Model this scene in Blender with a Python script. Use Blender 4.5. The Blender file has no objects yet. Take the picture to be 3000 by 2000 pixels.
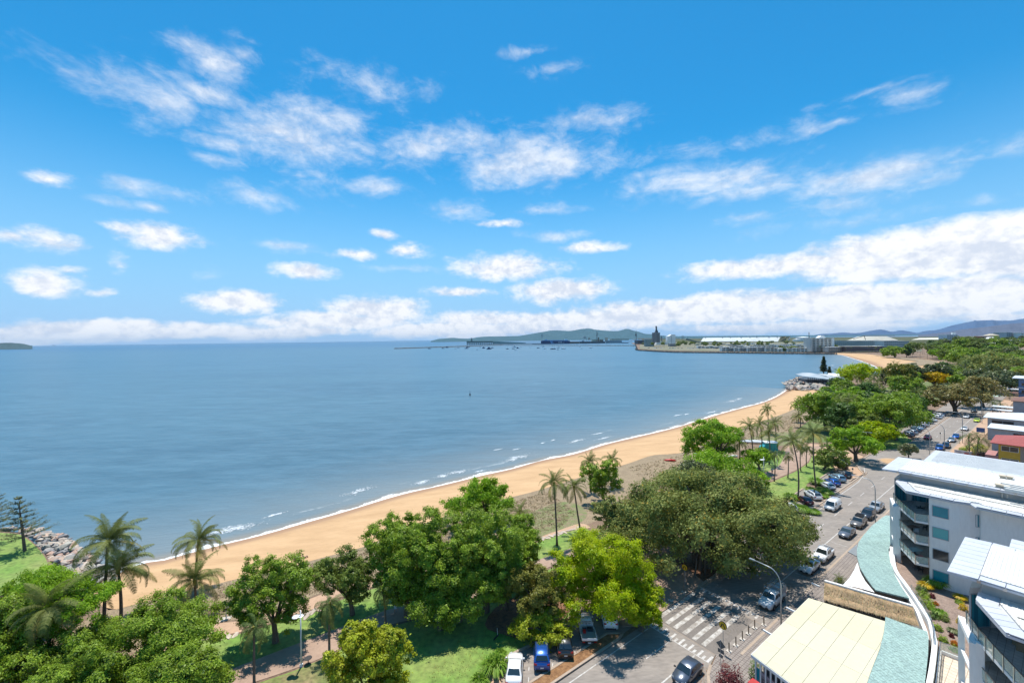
import bpy, bmesh, math, random
import numpy as np
from mathutils import Vector, Matrix
from mathutils.geometry import tessellate_polygon
R = math.radians
rng = random.Random(7)
npr = np.random.default_rng(11)
sc = bpy.context.scene
COL = sc.collection

# ------------------------------------------------------------------ camera
F, HC, ROLL, PITCH = 1220.0, 38.0, R(.78), R(-.33)
cam_d = bpy.data.cameras.new('camera'); cam_d.sensor_width = 36; cam_d.lens = F / 3000 * 36
cam_d.clip_start = .5; cam_d.clip_end = 200000
cam = bpy.data.objects.new('camera', cam_d); COL.objects.link(cam); sc.camera = cam
fw = Vector((0, math.cos(PITCH), math.sin(PITCH))); u0 = Vector((0, -math.sin(PITCH), math.cos(PITCH)))
r0 = Vector((1, 0, 0)); rt = r0 * math.cos(ROLL) - u0 * math.sin(ROLL); upv = r0 * math.sin(ROLL) + u0 * math.cos(ROLL)
M = Matrix((rt, upv, -fw)).transposed().to_4x4(); M.translation = Vector((0, 0, HC)); cam.matrix_world = M

# ------------------------------------------------------------------ sun, sky, exposure
SUN_EL, SUN_AZ = R(74), R(-6)          # azimuth from +Y towards +X
sun_dir = Vector((math.sin(SUN_AZ) * math.cos(SUN_EL), math.cos(SUN_AZ) * math.cos(SUN_EL), math.sin(SUN_EL)))
sl = bpy.data.lights.new('sun', 'SUN'); sl.energy = 4.2; sl.angle = R(.5); sl.color = (1, .955, .88)
so = bpy.data.objects.new('sun', sl); COL.objects.link(so); so.rotation_euler = sun_dir.to_track_quat('Z', 'Y').to_euler(); so.location = (0, 0, 300)
sc.view_settings.view_transform = 'Standard'; sc.view_settings.look = 'None'; sc.view_settings.gamma = 1
sc.view_settings.use_curve_mapping = False; sc.view_settings.exposure = 0.5
sc.cycles.max_bounces = 8; sc.cycles.transparent_max_bounces = 12
sc.cycles.volume_bounces = 0
try: sc.cycles.use_denoising = True
except Exception: pass

def ray(px, py): return fw + rt * ((px - 1500) / F) - upv * ((py - 1000) / F)
def P(px, py, z=0.0):                  # photo pixel -> world point on the level z
    d = ray(px, py); t = (z - HC) / d.z; return Vector((d.x * t, d.y * t, z))
def pt(px, py, D):                     # photo pixel -> world point at depth D
    d = ray(px, py); return Vector((0, 0, HC)) + d * D
def depth(v): return (Vector(v) - Vector((0, 0, HC))).dot(fw)
def top_z(base, py):                   # height of the point above `base` that shows at row py
    return pt(1500 + F * (base - Vector((0, 0, HC))).dot(rt) / depth(base), py, depth(base)).z
SEA = -2.0

# ---- world
W = bpy.data.worlds.new('World'); sc.world = W; W.use_nodes = True
nt = W.node_tree; nt.nodes.clear()
def N(t, **k):
    n = nt.nodes.new(t)
    for a, b in k.items(): setattr(n, a, b)
    return n
def wire(a, b): nt.links.new(a, b)
def mth(op, a, b=None, c=None, clamp=False):
    n = N('ShaderNodeMath', operation=op); n.use_clamp = clamp
    for i, v in enumerate((a, b, c)):
        if v is None: continue
        if isinstance(v, (int, float)): n.inputs[i].default_value = v
        else: wire(v, n.inputs[i])
    return n.outputs[0]
def vec(op, a, b=None, out=0):
    n = N('ShaderNodeVectorMath', operation=op)
    for i, v in enumerate((a, b)):
        if v is None: continue
        if isinstance(v, (tuple, list)): n.inputs[i].default_value = v
        else: wire(v, n.inputs[i])
    return n.outputs[out]
tc = N('ShaderNodeTexCoord'); sep = N('ShaderNodeSeparateXYZ'); wire(tc.outputs['Generated'], sep.inputs[0])
az = mth('ARCTAN2', sep.outputs[0], sep.outputs[1]); el = mth('ARCSINE', sep.outputs[2])
cmb = N('ShaderNodeCombineXYZ'); wire(az, cmb.inputs[0]); wire(el, cmb.inputs[1])
ae = cmb.outputs[0]
def noise(vecin, scale, detail=4, rough=.55, dist=0):
    n = N('ShaderNodeTexNoise'); n.inputs['Scale'].default_value = scale; n.inputs['Detail'].default_value = detail
    n.inputs['Roughness'].default_value = rough; n.inputs['Distortion'].default_value = dist; wire(vecin, n.inputs['Vector']); return n
st = vec('MULTIPLY', ae, (1, 2.0, 1))
wn = noise(st, 5, 3, .6)
wv = vec('MULTIPLY', vec('SUBTRACT', wn.outputs['Color'], (.5, .5, .5)), (.085, .035, 0))
aew = vec('ADD', ae, wv)
fine = noise(st, 19, 8, .66, .35).outputs['Fac']
mid = noise(vec('MULTIPLY', ae, (1, 1.7, 1)), 8, 7, .64, .3).outputs['Fac']
wisp = noise(vec('MULTIPLY', aew, (1, 2.0, 1)), 9, 10, .66, .35).outputs['Fac']
def azel(px, py):
    d = ray(px, py).normalized(); return math.atan2(d.x, d.y), math.asin(d.z)
def ell_field(lst):
    acc = None
    for (cx, cy, rx, ry, w) in lst:
        a0, e0 = azel(cx, cy); a1, _ = azel(cx + rx, cy); a2, _ = azel(cx - rx, cy); _, e1 = azel(cx, cy - ry); _, e2 = azel(cx, cy + ry)
        ra = abs(a1 - a2) / 2; re = abs(e1 - e2) / 2
        v = vec('MULTIPLY', vec('SUBTRACT', aew, (a0, e0, 0)), (1 / ra, 1 / re, 0))
        L = vec('LENGTH', v, out=1)
        f = mth('MULTIPLY', mth('SUBTRACT', 1.15, L), w)
        acc = f if acc is None else mth('MAXIMUM', acc, f)
    return acc
PUFF = [(130, 705, 125, 40, .8), (20, 695, 70, 25, .6), (150, 525, 75, 28, .6), (470, 690, 150, 45, .9), (345, 665, 60, 18, .6),
 (150, 832, 105, 45, .9), (300, 852, 50, 14, .6), (690, 880, 135, 34, 1.1), (905, 800, 100, 28, .9), (1130, 687, 48, 17, .7),
 (1040, 745, 75, 18, .7), (1190, 732, 75, 26, .7), (190, 787, 45, 12, .4), (330, 765, 40, 25, .35),
 (1340, 858, 110, 19, .9), (1480, 785, 170, 42, 1.0), (1640, 852, 150, 42, 1.2), (1730, 722, 110, 18, .7), (1470, 655, 80, 16, .6),
 (1100, 905, 170, 38, 1.2), (1000, 940, 260, 34, 1.2), (620, 965, 240, 28, 1.2), (200, 968, 330, 30, 1.3), (420, 958, 100, 22, 1.0), (90, 955, 120, 26, 1.0),
 (1440, 935, 200, 26, 1.0), (1560, 960, 330, 30, 1.1), (1880, 925, 300, 45, 1.2), (2140, 900, 360, 48, 1.4), (2480, 880, 300, 46, 1.5), (2620, 912, 440, 40, 1.4), (2300, 955, 420, 22, 1.2), (1650, 940, 260, 30, 1.4), (1330, 965, 260, 26, 1.5), (820, 972, 300, 22, 1.4), (380, 978, 300, 22, 1.5), (60, 975, 220, 28, 1.5), (1130, 915, 110, 40, 1.3),
 (2880, 860, 230, 60, 1.3), (2680, 750, 460, 84, 1.6), (2900, 705, 330, 88, 1.7), (2330, 775, 420, 40, 1.1), (2980, 780, 200, 60, 1.3), (2560, 955, 170, 20, 1.0),
 (2880, 935, 200, 22, .9), (3250, 760, 320, 150, 1.3), (3300, 900, 400, 60, 1.2), (-250, 930, 250, 40, 1.1), (2250, 800, 260, 22, .7)]
WISP = [(620, 275, 115, 38, 1.1), (630, 200, 100, 60, .8), (720, 170, 50, 30, .5), (350, 250, 160, 55, .45), (480, 290, 150, 60, .45), (860, 400, 270, 80, .9), (820, 385, 110, 48, 1.1), (960, 360, 120, 70, .8),
 (640, 415, 110, 22, .7), (1060, 245, 150, 45, .5), (1230, 430, 130, 60, .75), (1390, 420, 130, 60, .8), (1600, 470, 200, 75, 1.1), (1500, 500, 160, 55, .9), (1820, 350, 70, 30, .55), (1700, 350, 110, 28, .5),
 (370, 545, 80, 22, .65), (500, 568, 80, 15, .45), (310, 588, 60, 14, .45), (430, 598, 35, 10, .4), (740, 575, 105, 28, .65), (1100, 545, 80, 25, .65), (920, 540, 80, 40, .4), (880, 512, 60, 12, .3), (620, 468, 60, 14, .35),
 (1340, 615, 90, 25, .45), (1600, 612, 90, 12, .5), (1620, 690, 90, 16, .6), (830, 715, 80, 14, .5), (1180, 790, 80, 10, .4), (640, 800, 35, 16, .3),
 (2060, 530, 220, 50, .85), (2180, 565, 150, 28, .8), (2560, 515, 240, 60, .95), (2770, 478, 130, 14, .5), (2180, 640, 75, 18, .55), (2450, 610, 130, 35, .45), (1960, 500, 120, 18, .5),
 (2660, 275, 75, 32, .7), (2600, 258, 110, 10, .45), (2440, 370, 130, 14, .45), (2430, 302, 40, 10, .35), (2960, 430, 90, 26, .35), (2870, 580, 60, 14, .35), (1540, 155, 60, 14, .4), (1640, 210, 80, 18, .35), (2120, 425, 230, 18, .3), (730, 118, 50, 10, .3), (2450, 655, 190, 20, .4)]
pf = ell_field(PUFF)
lown = N('ShaderNodeMapRange', interpolation_type='SMOOTHSTEP'); wire(el, lown.inputs[0]); lown.inputs[1].default_value = R(2); lown.inputs[2].default_value = R(11); lown.inputs[3].default_value = .8; lown.inputs[4].default_value = .25
fine2 = noise(vec('MULTIPLY', ae, (1, 1.3, 1)), 42, 8, .62, .2).outputs['Fac']
nfield0 = mth('ADD', mth('MULTIPLY', mth('SUBTRACT', mid, .5), 1.25), mth('MULTIPLY', mth('SUBTRACT', fine, .5), 1.15))
nfield = mth('ADD', nfield0, mth('MULTIPLY', mth('SUBTRACT', fine2, .5), lown.outputs[0]))
pd = N('ShaderNodeMapRange', interpolation_type='SMOOTHSTEP'); wire(mth('ADD', pf, nfield), pd.inputs[0]); pd.inputs[1].default_value = -.04; pd.inputs[2].default_value = .78
wf = ell_field(WISP)
wdn = N('ShaderNodeMapRange', interpolation_type='SMOOTHSTEP'); wire(mth('ADD', wf, mth('ADD', mth('MULTIPLY', mth('SUBTRACT', wisp, .50), 2.3), mth('MULTIPLY', mth('SUBTRACT', fine, .5), 1.3))), wdn.inputs[0])
wdn.inputs[1].default_value = -.25; wdn.inputs[2].default_value = 1.45; wdn.inputs[4].default_value = .85
# the rest of the sky, outside the photographed part, goes on with the same kind of scattered cloud
outm = N('ShaderNodeMapRange', interpolation_type='SMOOTHSTEP'); wire(mth('ABSOLUTE', az), outm.inputs[0]); outm.inputs[1].default_value = R(56); outm.inputs[2].default_value = R(66)
gen = N('ShaderNodeMapRange', interpolation_type='SMOOTHSTEP')
wire(mth('ADD', nfield, mth('SUBTRACT', .2, mth('MULTIPLY', el, .45))), gen.inputs[0]); gen.inputs[1].default_value = .1; gen.inputs[2].default_value = .6
general = mth('MULTIPLY', gen.outputs[0], outm.outputs[0])
dens = mth('MAXIMUM', mth('MAXIMUM', pd.outputs[0], wdn.outputs[0]), general)
sky = N('ShaderNodeTexSky', sky_type='NISHITA'); sky.sun_disc = False; sky.sun_elevation = SUN_EL; sky.sun_rotation = SUN_AZ
sky.altitude = 0; sky.air_density = 1.0; sky.dust_density = .25; sky.ozone_density = 2.2
SKY_S = .10
tint = N('ShaderNodeMix', data_type='RGBA', blend_type='MULTIPLY'); tint.inputs[0].default_value = 1; wire(sky.outputs[0], tint.inputs[6]); tint.inputs[7].default_value = (.13, .87, 1.14, 1)
hz = N('ShaderNodeMapRange', interpolation_type='SMOOTHSTEP'); wire(el, hz.inputs[0]); hz.inputs[1].default_value = 0; hz.inputs[2].default_value = R(25)
low = N('ShaderNodeMix', data_type='RGBA'); wire(hz.outputs[0], low.inputs[0]); low.inputs[6].default_value = (.26 / SKY_S, .47 / SKY_S, .71 / SKY_S, 1); wire(tint.outputs[2], low.inputs[7])
shade = N('ShaderNodeMapRange'); wire(mth('ADD', fine2, mth('MULTIPLY', mid, 1.0)), shade.inputs[0]); shade.inputs[1].default_value = .84; shade.inputs[2].default_value = 1.08
cc = N('ShaderNodeMix', data_type='RGBA'); wire(shade.outputs[0], cc.inputs[0]); cc.inputs[6].default_value = (.52 / SKY_S, .57 / SKY_S, .66 / SKY_S, 1); cc.inputs[7].default_value = (.74 / SKY_S, .75 / SKY_S, .77 / SKY_S, 1)
fin = N('ShaderNodeMix', data_type='RGBA'); wire(dens, fin.inputs[0]); wire(low.outputs[2], fin.inputs[6]); wire(cc.outputs[2], fin.inputs[7])
bg = N('ShaderNodeBackground'); wire(fin.outputs[2], bg.inputs[0]); bg.inputs[1].default_value = SKY_S
wo = N('ShaderNodeOutputWorld'); wire(bg.outputs[0], wo.inputs[0])
W.cycles.sampling_method = 'MANUAL'; W.cycles.sample_map_resolution = 512

# ------------------------------------------------------------------ material helpers
MATS = {}
def material(name, col, rough=.7, col2=None, scale=1.0, stretch=(1, 1, 1), bump=0, bscale=None, metal=0, spec=.5, detail=4, coat=0, contrast=1.0, rot=0,
             alpha=1, trans=0, emit=None, fine=0, obj=False, randomv=0, bdist=.05, ior=None, transmission=0):
    if name in MATS: return MATS[name]
    m = bpy.data.materials.new(name); m.use_nodes = True; t = m.node_tree; nd = t.nodes; b = nd['Principled BSDF']
    L = t.links.new
    b.inputs['Roughness'].default_value = rough; b.inputs['Metallic'].default_value = metal; b.inputs['Specular IOR Level'].default_value = spec
    b.inputs['Coat Weight'].default_value = coat; b.inputs['Alpha'].default_value = alpha; b.inputs['Transmission Weight'].default_value = transmission
    if ior: b.inputs['IOR'].default_value = ior
    if emit: b.inputs['Emission Color'].default_value = (*emit, 1); b.inputs['Emission Strength'].default_value = 1
    if obj:
        tcn = nd.new('ShaderNodeTexCoord'); src = tcn.outputs['Object']
    else:
        g = nd.new('ShaderNodeNewGeometry'); src = g.outputs['Position']
    mp = nd.new('ShaderNodeMapping'); L(src, mp.inputs[0]); mp.inputs['Scale'].default_value = stretch; mp.inputs['Rotation'].default_value = (0, 0, rot)
    c2 = col2 or tuple(c * .8 for c in col)
    n = nd.new('ShaderNodeTexNoise'); n.inputs['Scale'].default_value = scale; n.inputs['Detail'].default_value = detail; n.inputs['Roughness'].default_value = .6
    L(mp.outputs[0], n.inputs['Vector'])
    r = nd.new('ShaderNodeMapRange'); L(n.outputs['Fac'], r.inputs[0]); h = .22 / contrast; r.inputs[1].default_value = .5 - h; r.inputs[2].default_value = .5 + h
    mx = nd.new('ShaderNodeMix'); mx.data_type = 'RGBA'; L(r.outputs[0], mx.inputs[0]); mx.inputs[6].default_value = (*col, 1); mx.inputs[7].default_value = (*c2, 1)
    out = mx.outputs[2]
    if fine:
        n2 = nd.new('ShaderNodeTexNoise'); n2.inputs['Scale'].default_value = scale * 9; n2.inputs['Detail'].default_value = 3; L(mp.outputs[0], n2.inputs['Vector'])
        r2 = nd.new('ShaderNodeMapRange'); L(n2.outputs['Fac'], r2.inputs[0]); r2.inputs[1].default_value = .3; r2.inputs[2].default_value = .7; r2.inputs[3].default_value = 1 - fine; r2.inputs[4].default_value = 1 + fine
        m2 = nd.new('ShaderNodeVectorMath'); m2.operation = 'SCALE'; L(out, m2.inputs[0]); L(r2.outputs[0], m2.inputs['Scale']); out = m2.outputs[0]
    if randomv:
        oi = nd.new('ShaderNodeObjectInfo'); r3 = nd.new('ShaderNodeMapRange'); L(oi.outputs['Random'], r3.inputs[0]); r3.inputs[3].default_value = 1 - randomv; r3.inputs[4].default_value = 1 + randomv
        m3 = nd.new('ShaderNodeVectorMath'); m3.operation = 'SCALE'; L(out, m3.inputs[0]); L(r3.outputs[0], m3.inputs['Scale']); out = m3.outputs[0]
    L(out, b.inputs['Base Color'])
    if bump:
        nb = nd.new('ShaderNodeTexNoise'); nb.inputs['Scale'].default_value = bscale or scale * 4; nb.inputs['Detail'].default_value = 4; L(mp.outputs[0], nb.inputs['Vector'])
        bp = nd.new('ShaderNodeBump'); bp.inputs['Strength'].default_value = bump; bp.inputs['Distance'].default_value = bdist; L(nb.outputs['Fac'], bp.inputs['Height']); L(bp.outputs[0], b.inputs['Normal'])
    MATS[name] = m; return m

def leafmat(name, c1, c2, c3=None, tr=.35, rough=.45):
    """leaves: colour varies leaf by leaf through the 'tint' attribute and clump by clump through noise"""
    m = bpy.data.materials.new(name); m.use_nodes = True; t = m.node_tree; nd = t.nodes; b = nd['Principled BSDF']; L = t.links.new
    at = nd.new('ShaderNodeAttribute'); at.attribute_name = 'tint'
    mx = nd.new('ShaderNodeMix'); mx.data_type = 'RGBA'; L(at.outputs['Fac'], mx.inputs[0]); mx.inputs[6].default_value = (*c1, 1); mx.inputs[7].default_value = (*c2, 1)
    out = mx.outputs[2]
    if c3:
        gt = nd.new('ShaderNodeMapRange'); L(at.outputs['Fac'], gt.inputs[0]); gt.inputs[1].default_value = .93; gt.inputs[2].default_value = .97
        m3 = nd.new('ShaderNodeMix'); m3.data_type = 'RGBA'; L(gt.outputs[0], m3.inputs[0]); L(out, m3.inputs[6]); m3.inputs[7].default_value = (*c3, 1); out = m3.outputs[2]
    tcn = nd.new('ShaderNodeTexCoord'); n = nd.new('ShaderNodeTexNoise'); n.inputs['Scale'].default_value = .5; n.inputs['Detail'].default_value = 3; L(tcn.outputs['Object'], n.inputs['Vector'])
    r = nd.new('ShaderNodeMapRange'); L(n.outputs['Fac'], r.inputs[0]); r.inputs[1].default_value = .3; r.inputs[2].default_value = .7; r.inputs[3].default_value = .72; r.inputs[4].default_value = 1.3
    sc_ = nd.new('ShaderNodeVectorMath'); sc_.operation = 'SCALE'; L(out, sc_.inputs[0]); L(r.outputs[0], sc_.inputs['Scale'])
    L(sc_.outputs[0], b.inputs['Base Color']); b.inputs['Roughness'].default_value = rough; b.inputs['Specular IOR Level'].default_value = .22
    tl = nd.new('ShaderNodeBsdfTranslucent'); L(sc_.outputs[0], tl.inputs[0]); ms = nd.new('ShaderNodeMixShader'); ms.inputs[0].default_value = tr
    L(b.outputs[0], ms.inputs[1]); L(tl.outputs[0], ms.inputs[2]); L(ms.outputs[0], nd['Material Output'].inputs[0])
    MATS[name] = m; return m

# ------------------------------------------------------------------ mesh helpers
def link(o, parent=None):
    COL.objects.link(o)
    if parent is not None: o.parent = parent
    return o
def tag(o, label=None, cat=None, group=None, kind=None):
    if label: o['label'] = label
    if cat: o['category'] = cat
    if group: o['group'] = group
    if kind: o['kind'] = kind
    return o
def empty(name, loc=(0, 0, 0), rz=0, label=None, cat=None, group=None):
    o = bpy.data.objects.new(name, None); o.empty_display_size = .3; link(o); o.location = loc; o.rotation_euler.z = rz
    return tag(o, label, cat, group)
class MB:
    def __init__(s): s.v = []; s.f = []; s.m = []
    def add(s, vs, fs, mi=0):
        k = len(s.v); s.v += [tuple(a) for a in vs]; s.f += [tuple(i + k for i in f) for f in fs]; s.m += [mi] * len(fs); return s
    def box(s, c, d, rz=0, mi=0, taper=1.0):
        x, y, z = d[0] / 2, d[1] / 2, d[2] / 2; cs, sn = math.cos(rz), math.sin(rz); vs = []
        for (a, b_, e) in ((-1, -1, -1), (1, -1, -1), (1, 1, -1), (-1, 1, -1), (-1, -1, 1), (1, -1, 1), (1, 1, 1), (-1, 1, 1)):
            k = taper if e > 0 else 1; X, Y = a * x * k, b_ * y * k
            vs.append((c[0] + X * cs - Y * sn, c[1] + X * sn + Y * cs, c[2] + e * z))
        return s.add(vs, [(3, 2, 1, 0), (4, 5, 6, 7), (0, 1, 5, 4), (1, 2, 6, 5), (2, 3, 7, 6), (3, 0, 4, 7)], mi)
    def tube(s, pts, rad, n=8, mi=0, cap=True):
        pts = [Vector(p) for p in pts]
        rads = rad if isinstance(rad, (list, tuple)) else [rad] * len(pts); k0 = len(s.v); vs = []
        for i, p in enumerate(pts):
            t = (pts[min(i + 1, len(pts) - 1)] - pts[max(i - 1, 0)]).normalized()
            a = t.cross(Vector((0, 0, 1)) if abs(t.z) < .95 else Vector((1, 0, 0))).normalized(); b_ = t.cross(a)
            for j in range(n):
                th = 2 * math.pi * j / n; vs.append(p + (a * math.cos(th) + b_ * math.sin(th)) * rads[i])
        fs = [(i * n + j, i * n + (j + 1) % n, (i + 1) * n + (j + 1) % n, (i + 1) * n + j) for i in range(len(pts) - 1) for j in range(n)]
        if cap: fs += [tuple(range(n - 1, -1, -1)), tuple((len(pts) - 1) * n + j for j in range(n))]
        return s.add(vs, fs, mi)
    def beam(s, a, b_, w, h, mi=0):
        a, b_ = Vector(a), Vector(b_); t = (b_ - a).normalized(); sd = t.cross(Vector((0, 0, 1)))
        sd = (sd.normalized() if sd.length > 1e-4 else Vector((1, 0, 0))) * w / 2; u = sd.cross(t).normalized() * h / 2
        vs = [p + i * sd + j * u for p in (a, b_) for (i, j) in ((-1, -1), (1, -1), (1, 1), (-1, 1))]
        return s.add(vs, [(0, 3, 2, 1), (4, 5, 6, 7), (0, 1, 5, 4), (1, 2, 6, 5), (2, 3, 7, 6), (3, 0, 4, 7)], mi)
    def prism(s, pts, z0, z1, mi=0, bottom=True):   # z0/z1 numbers or per-vertex lists
        n = len(pts); Z0 = z0 if isinstance(z0, (list, tuple)) else [z0] * n; Z1 = z1 if isinstance(z1, (list, tuple)) else [z1] * n
        vs = [(p[0], p[1], Z0[i]) for i, p in enumerate(pts)] + [(p[0], p[1], Z1[i]) for i, p in enumerate(pts)]
        tri = tessellate_polygon([[Vector((p[0], p[1], 0)) for p in pts]])
        area = sum(pts[i][0] * pts[(i + 1) % n][1] - pts[(i + 1) % n][0] * pts[i][1] for i in range(n))
        fs = []
        for (a, b_, c) in tri:
            A = (pts[b_][0] - pts[a][0]) * (pts[c][1] - pts[a][1]) - (pts[c][0] - pts[a][0]) * (pts[b_][1] - pts[a][1])
            if A < 0: b_, c = c, b_
            fs.append((a + n, b_ + n, c + n))
            if bottom: fs.append((c, b_, a))
        for i in range(n):
            j = (i + 1) % n; fs.append((i, j, j + n, i + n) if area > 0 else (j, i, i + n, j + n))
        return s.add(vs, fs, mi)
    def plate(s, pts3, th, mi=0):                    # planar polygon given in 3D, thickened along its normal
        p = [Vector(q) for q in pts3]; nrm = Vector((0, 0, 0))
        for i in range(len(p)): nrm += (p[i] - p[0]).cross(p[(i + 1) % len(p)] - p[0])
        nrm.normalize(); n = len(p); vs = [q - nrm * th / 2 for q in p] + [q + nrm * th / 2 for q in p]
        tri = tessellate_polygon([p]); fs = []
        for (a, b_, c) in tri:
            if (p[b_] - p[a]).cross(p[c] - p[a]).dot(nrm) < 0: b_, c = c, b_
            fs += [(a + n, b_ + n, c + n), (c, b_, a)]
        fs += [(i, (i + 1) % n, (i + 1) % n + n, i + n) for i in range(n)]
        return s.add(vs, fs, mi)
    def build(s, name, mats, parent=None, smooth=False, loc=None, rz=0):
        me = bpy.data.meshes.new(name); me.from_pydata(s.v, [], s.f)
        for m in (mats if isinstance(mats, (list, tuple)) else [mats]): me.materials.append(m)
        if any(s.m): me.polygons.foreach_set('material_index', s.m)
        if smooth: me.polygons.foreach_set('use_smooth', [True] * len(me.polygons))
        me.update(); o = bpy.data.objects.new(name, me); link(o, parent)
        if loc is not None: o.location = loc
        if rz: o.rotation_euler.z = rz
        return o
def inst(name, me, parent=None, loc=(0, 0, 0), rot=(0, 0, 0), scl=(1, 1, 1)):
    o = bpy.data.objects.new(name, me); link(o, parent); o.location = loc; o.rotation_euler = rot; o.scale = scl; return o
def copy_tree(o, parent=None):
    c = o.copy(); COL.objects.link(c); c.parent = parent
    for ch in list(o.children): copy_tree(ch, c)
    return c
def cr(pts, k=6, closed=False):                      # Catmull-Rom
    pts = [Vector(p) for p in pts]; out = []; n = len(pts)
    rngi = range(n if closed else n - 1)
    for i in rngi:
        g = (lambda j: pts[j % n]) if closed else (lambda j: pts[max(0, min(n - 1, j))])
        p0, p1, p2, p3 = g(i - 1), g(i), g(i + 1), g(i + 2)
        for j in range(k):
            t = j / k; out.append(.5 * ((2 * p1) + (p2 - p0) * t + (2 * p0 - 5 * p1 + 4 * p2 - p3) * t * t + (3 * p1 - p0 - 3 * p2 + p3) * t ** 3))
    if not closed: out.append(pts[-1])
    return out
def PX(lst, z=0, smooth=0, closed=True):
    a = [P(x, y, z) for x, y in lst]
    return cr(a, smooth, closed) if smooth else a
def sheet(name, pts, z, m, kind='structure', parent=None, **tags):
    v = [Vector((p[0], p[1], 0)) for p in pts]; tri = tessellate_polygon([v]); fs = []
    for (a, b_, c) in tri:
        if (v[b_] - v[a]).cross(v[c] - v[a]).z < 0: b_, c = c, b_
        fs.append((a, b_, c))
    mb = MB().add([(p[0], p[1], z) for p in pts], fs); o = mb.build(name, m, parent)
    if parent is None and kind: o['kind'] = kind
    return tag(o, **tags) if tags else o
# road frame: s along the road, t across it to the right, origin on the right edge line
RA = P(2194.9, 1783.7); RB = P(2843.9, 1228); rd = (RB - RA).normalized(); rn = Vector((rd.y, -rd.x, 0))
ROT = math.atan2(rd.y, rd.x)
def RD(s, t, z=0): q = RA + rd * s + rn * t; return Vector((q.x, q.y, z))
def strip(s0, s1, t0, t1): return [RD(s0, t0), RD(s1, t0), RD(s1, t1), RD(s0, t1)]
# ------------------------------------------------------------------ sea
shore_px = [(300, 1712), (340, 1684), (372, 1664), (421, 1648), (478, 1641), (560, 1618), (663, 1592), (770, 1566), (893, 1531), (1020, 1495), (1120, 1464), (1200, 1442), (1312, 1417), (1421, 1390), (1499, 1373), (1588, 1348), (1683, 1329),
            (1778, 1300), (1880, 1276), (1940, 1262), (2000, 1246), (2076, 1222), (2153, 1200), (2200, 1188), (2230, 1180), (2262, 1168), (2285, 1156), (2303, 1144), (2307, 1139)]
shore = cr([P(x, y, SEA) for x, y in shore_px], 5)
far_shore_px = [(2585, 1092), (2577, 1081), (2565, 1073), (2548, 1066), (2527, 1058), (2501, 1050), (2482, 1044), (2463, 1039.5), (2445, 1038.5)]
far_shore = cr([P(x, y, SEA) for x, y in far_shore_px], 4)
def normals(pl, sgn=1):
    out = []
    for i in range(len(pl)):
        a, b = pl[max(i - 9, 0)], pl[min(i + 9, len(pl) - 1)]; t = (b - a).normalized(); out.append(Vector((-t.y, t.x, 0)) * sgn)
    return out
sea_m = bpy.data.materials.new('sea_water'); sea_m.use_nodes = True
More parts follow.
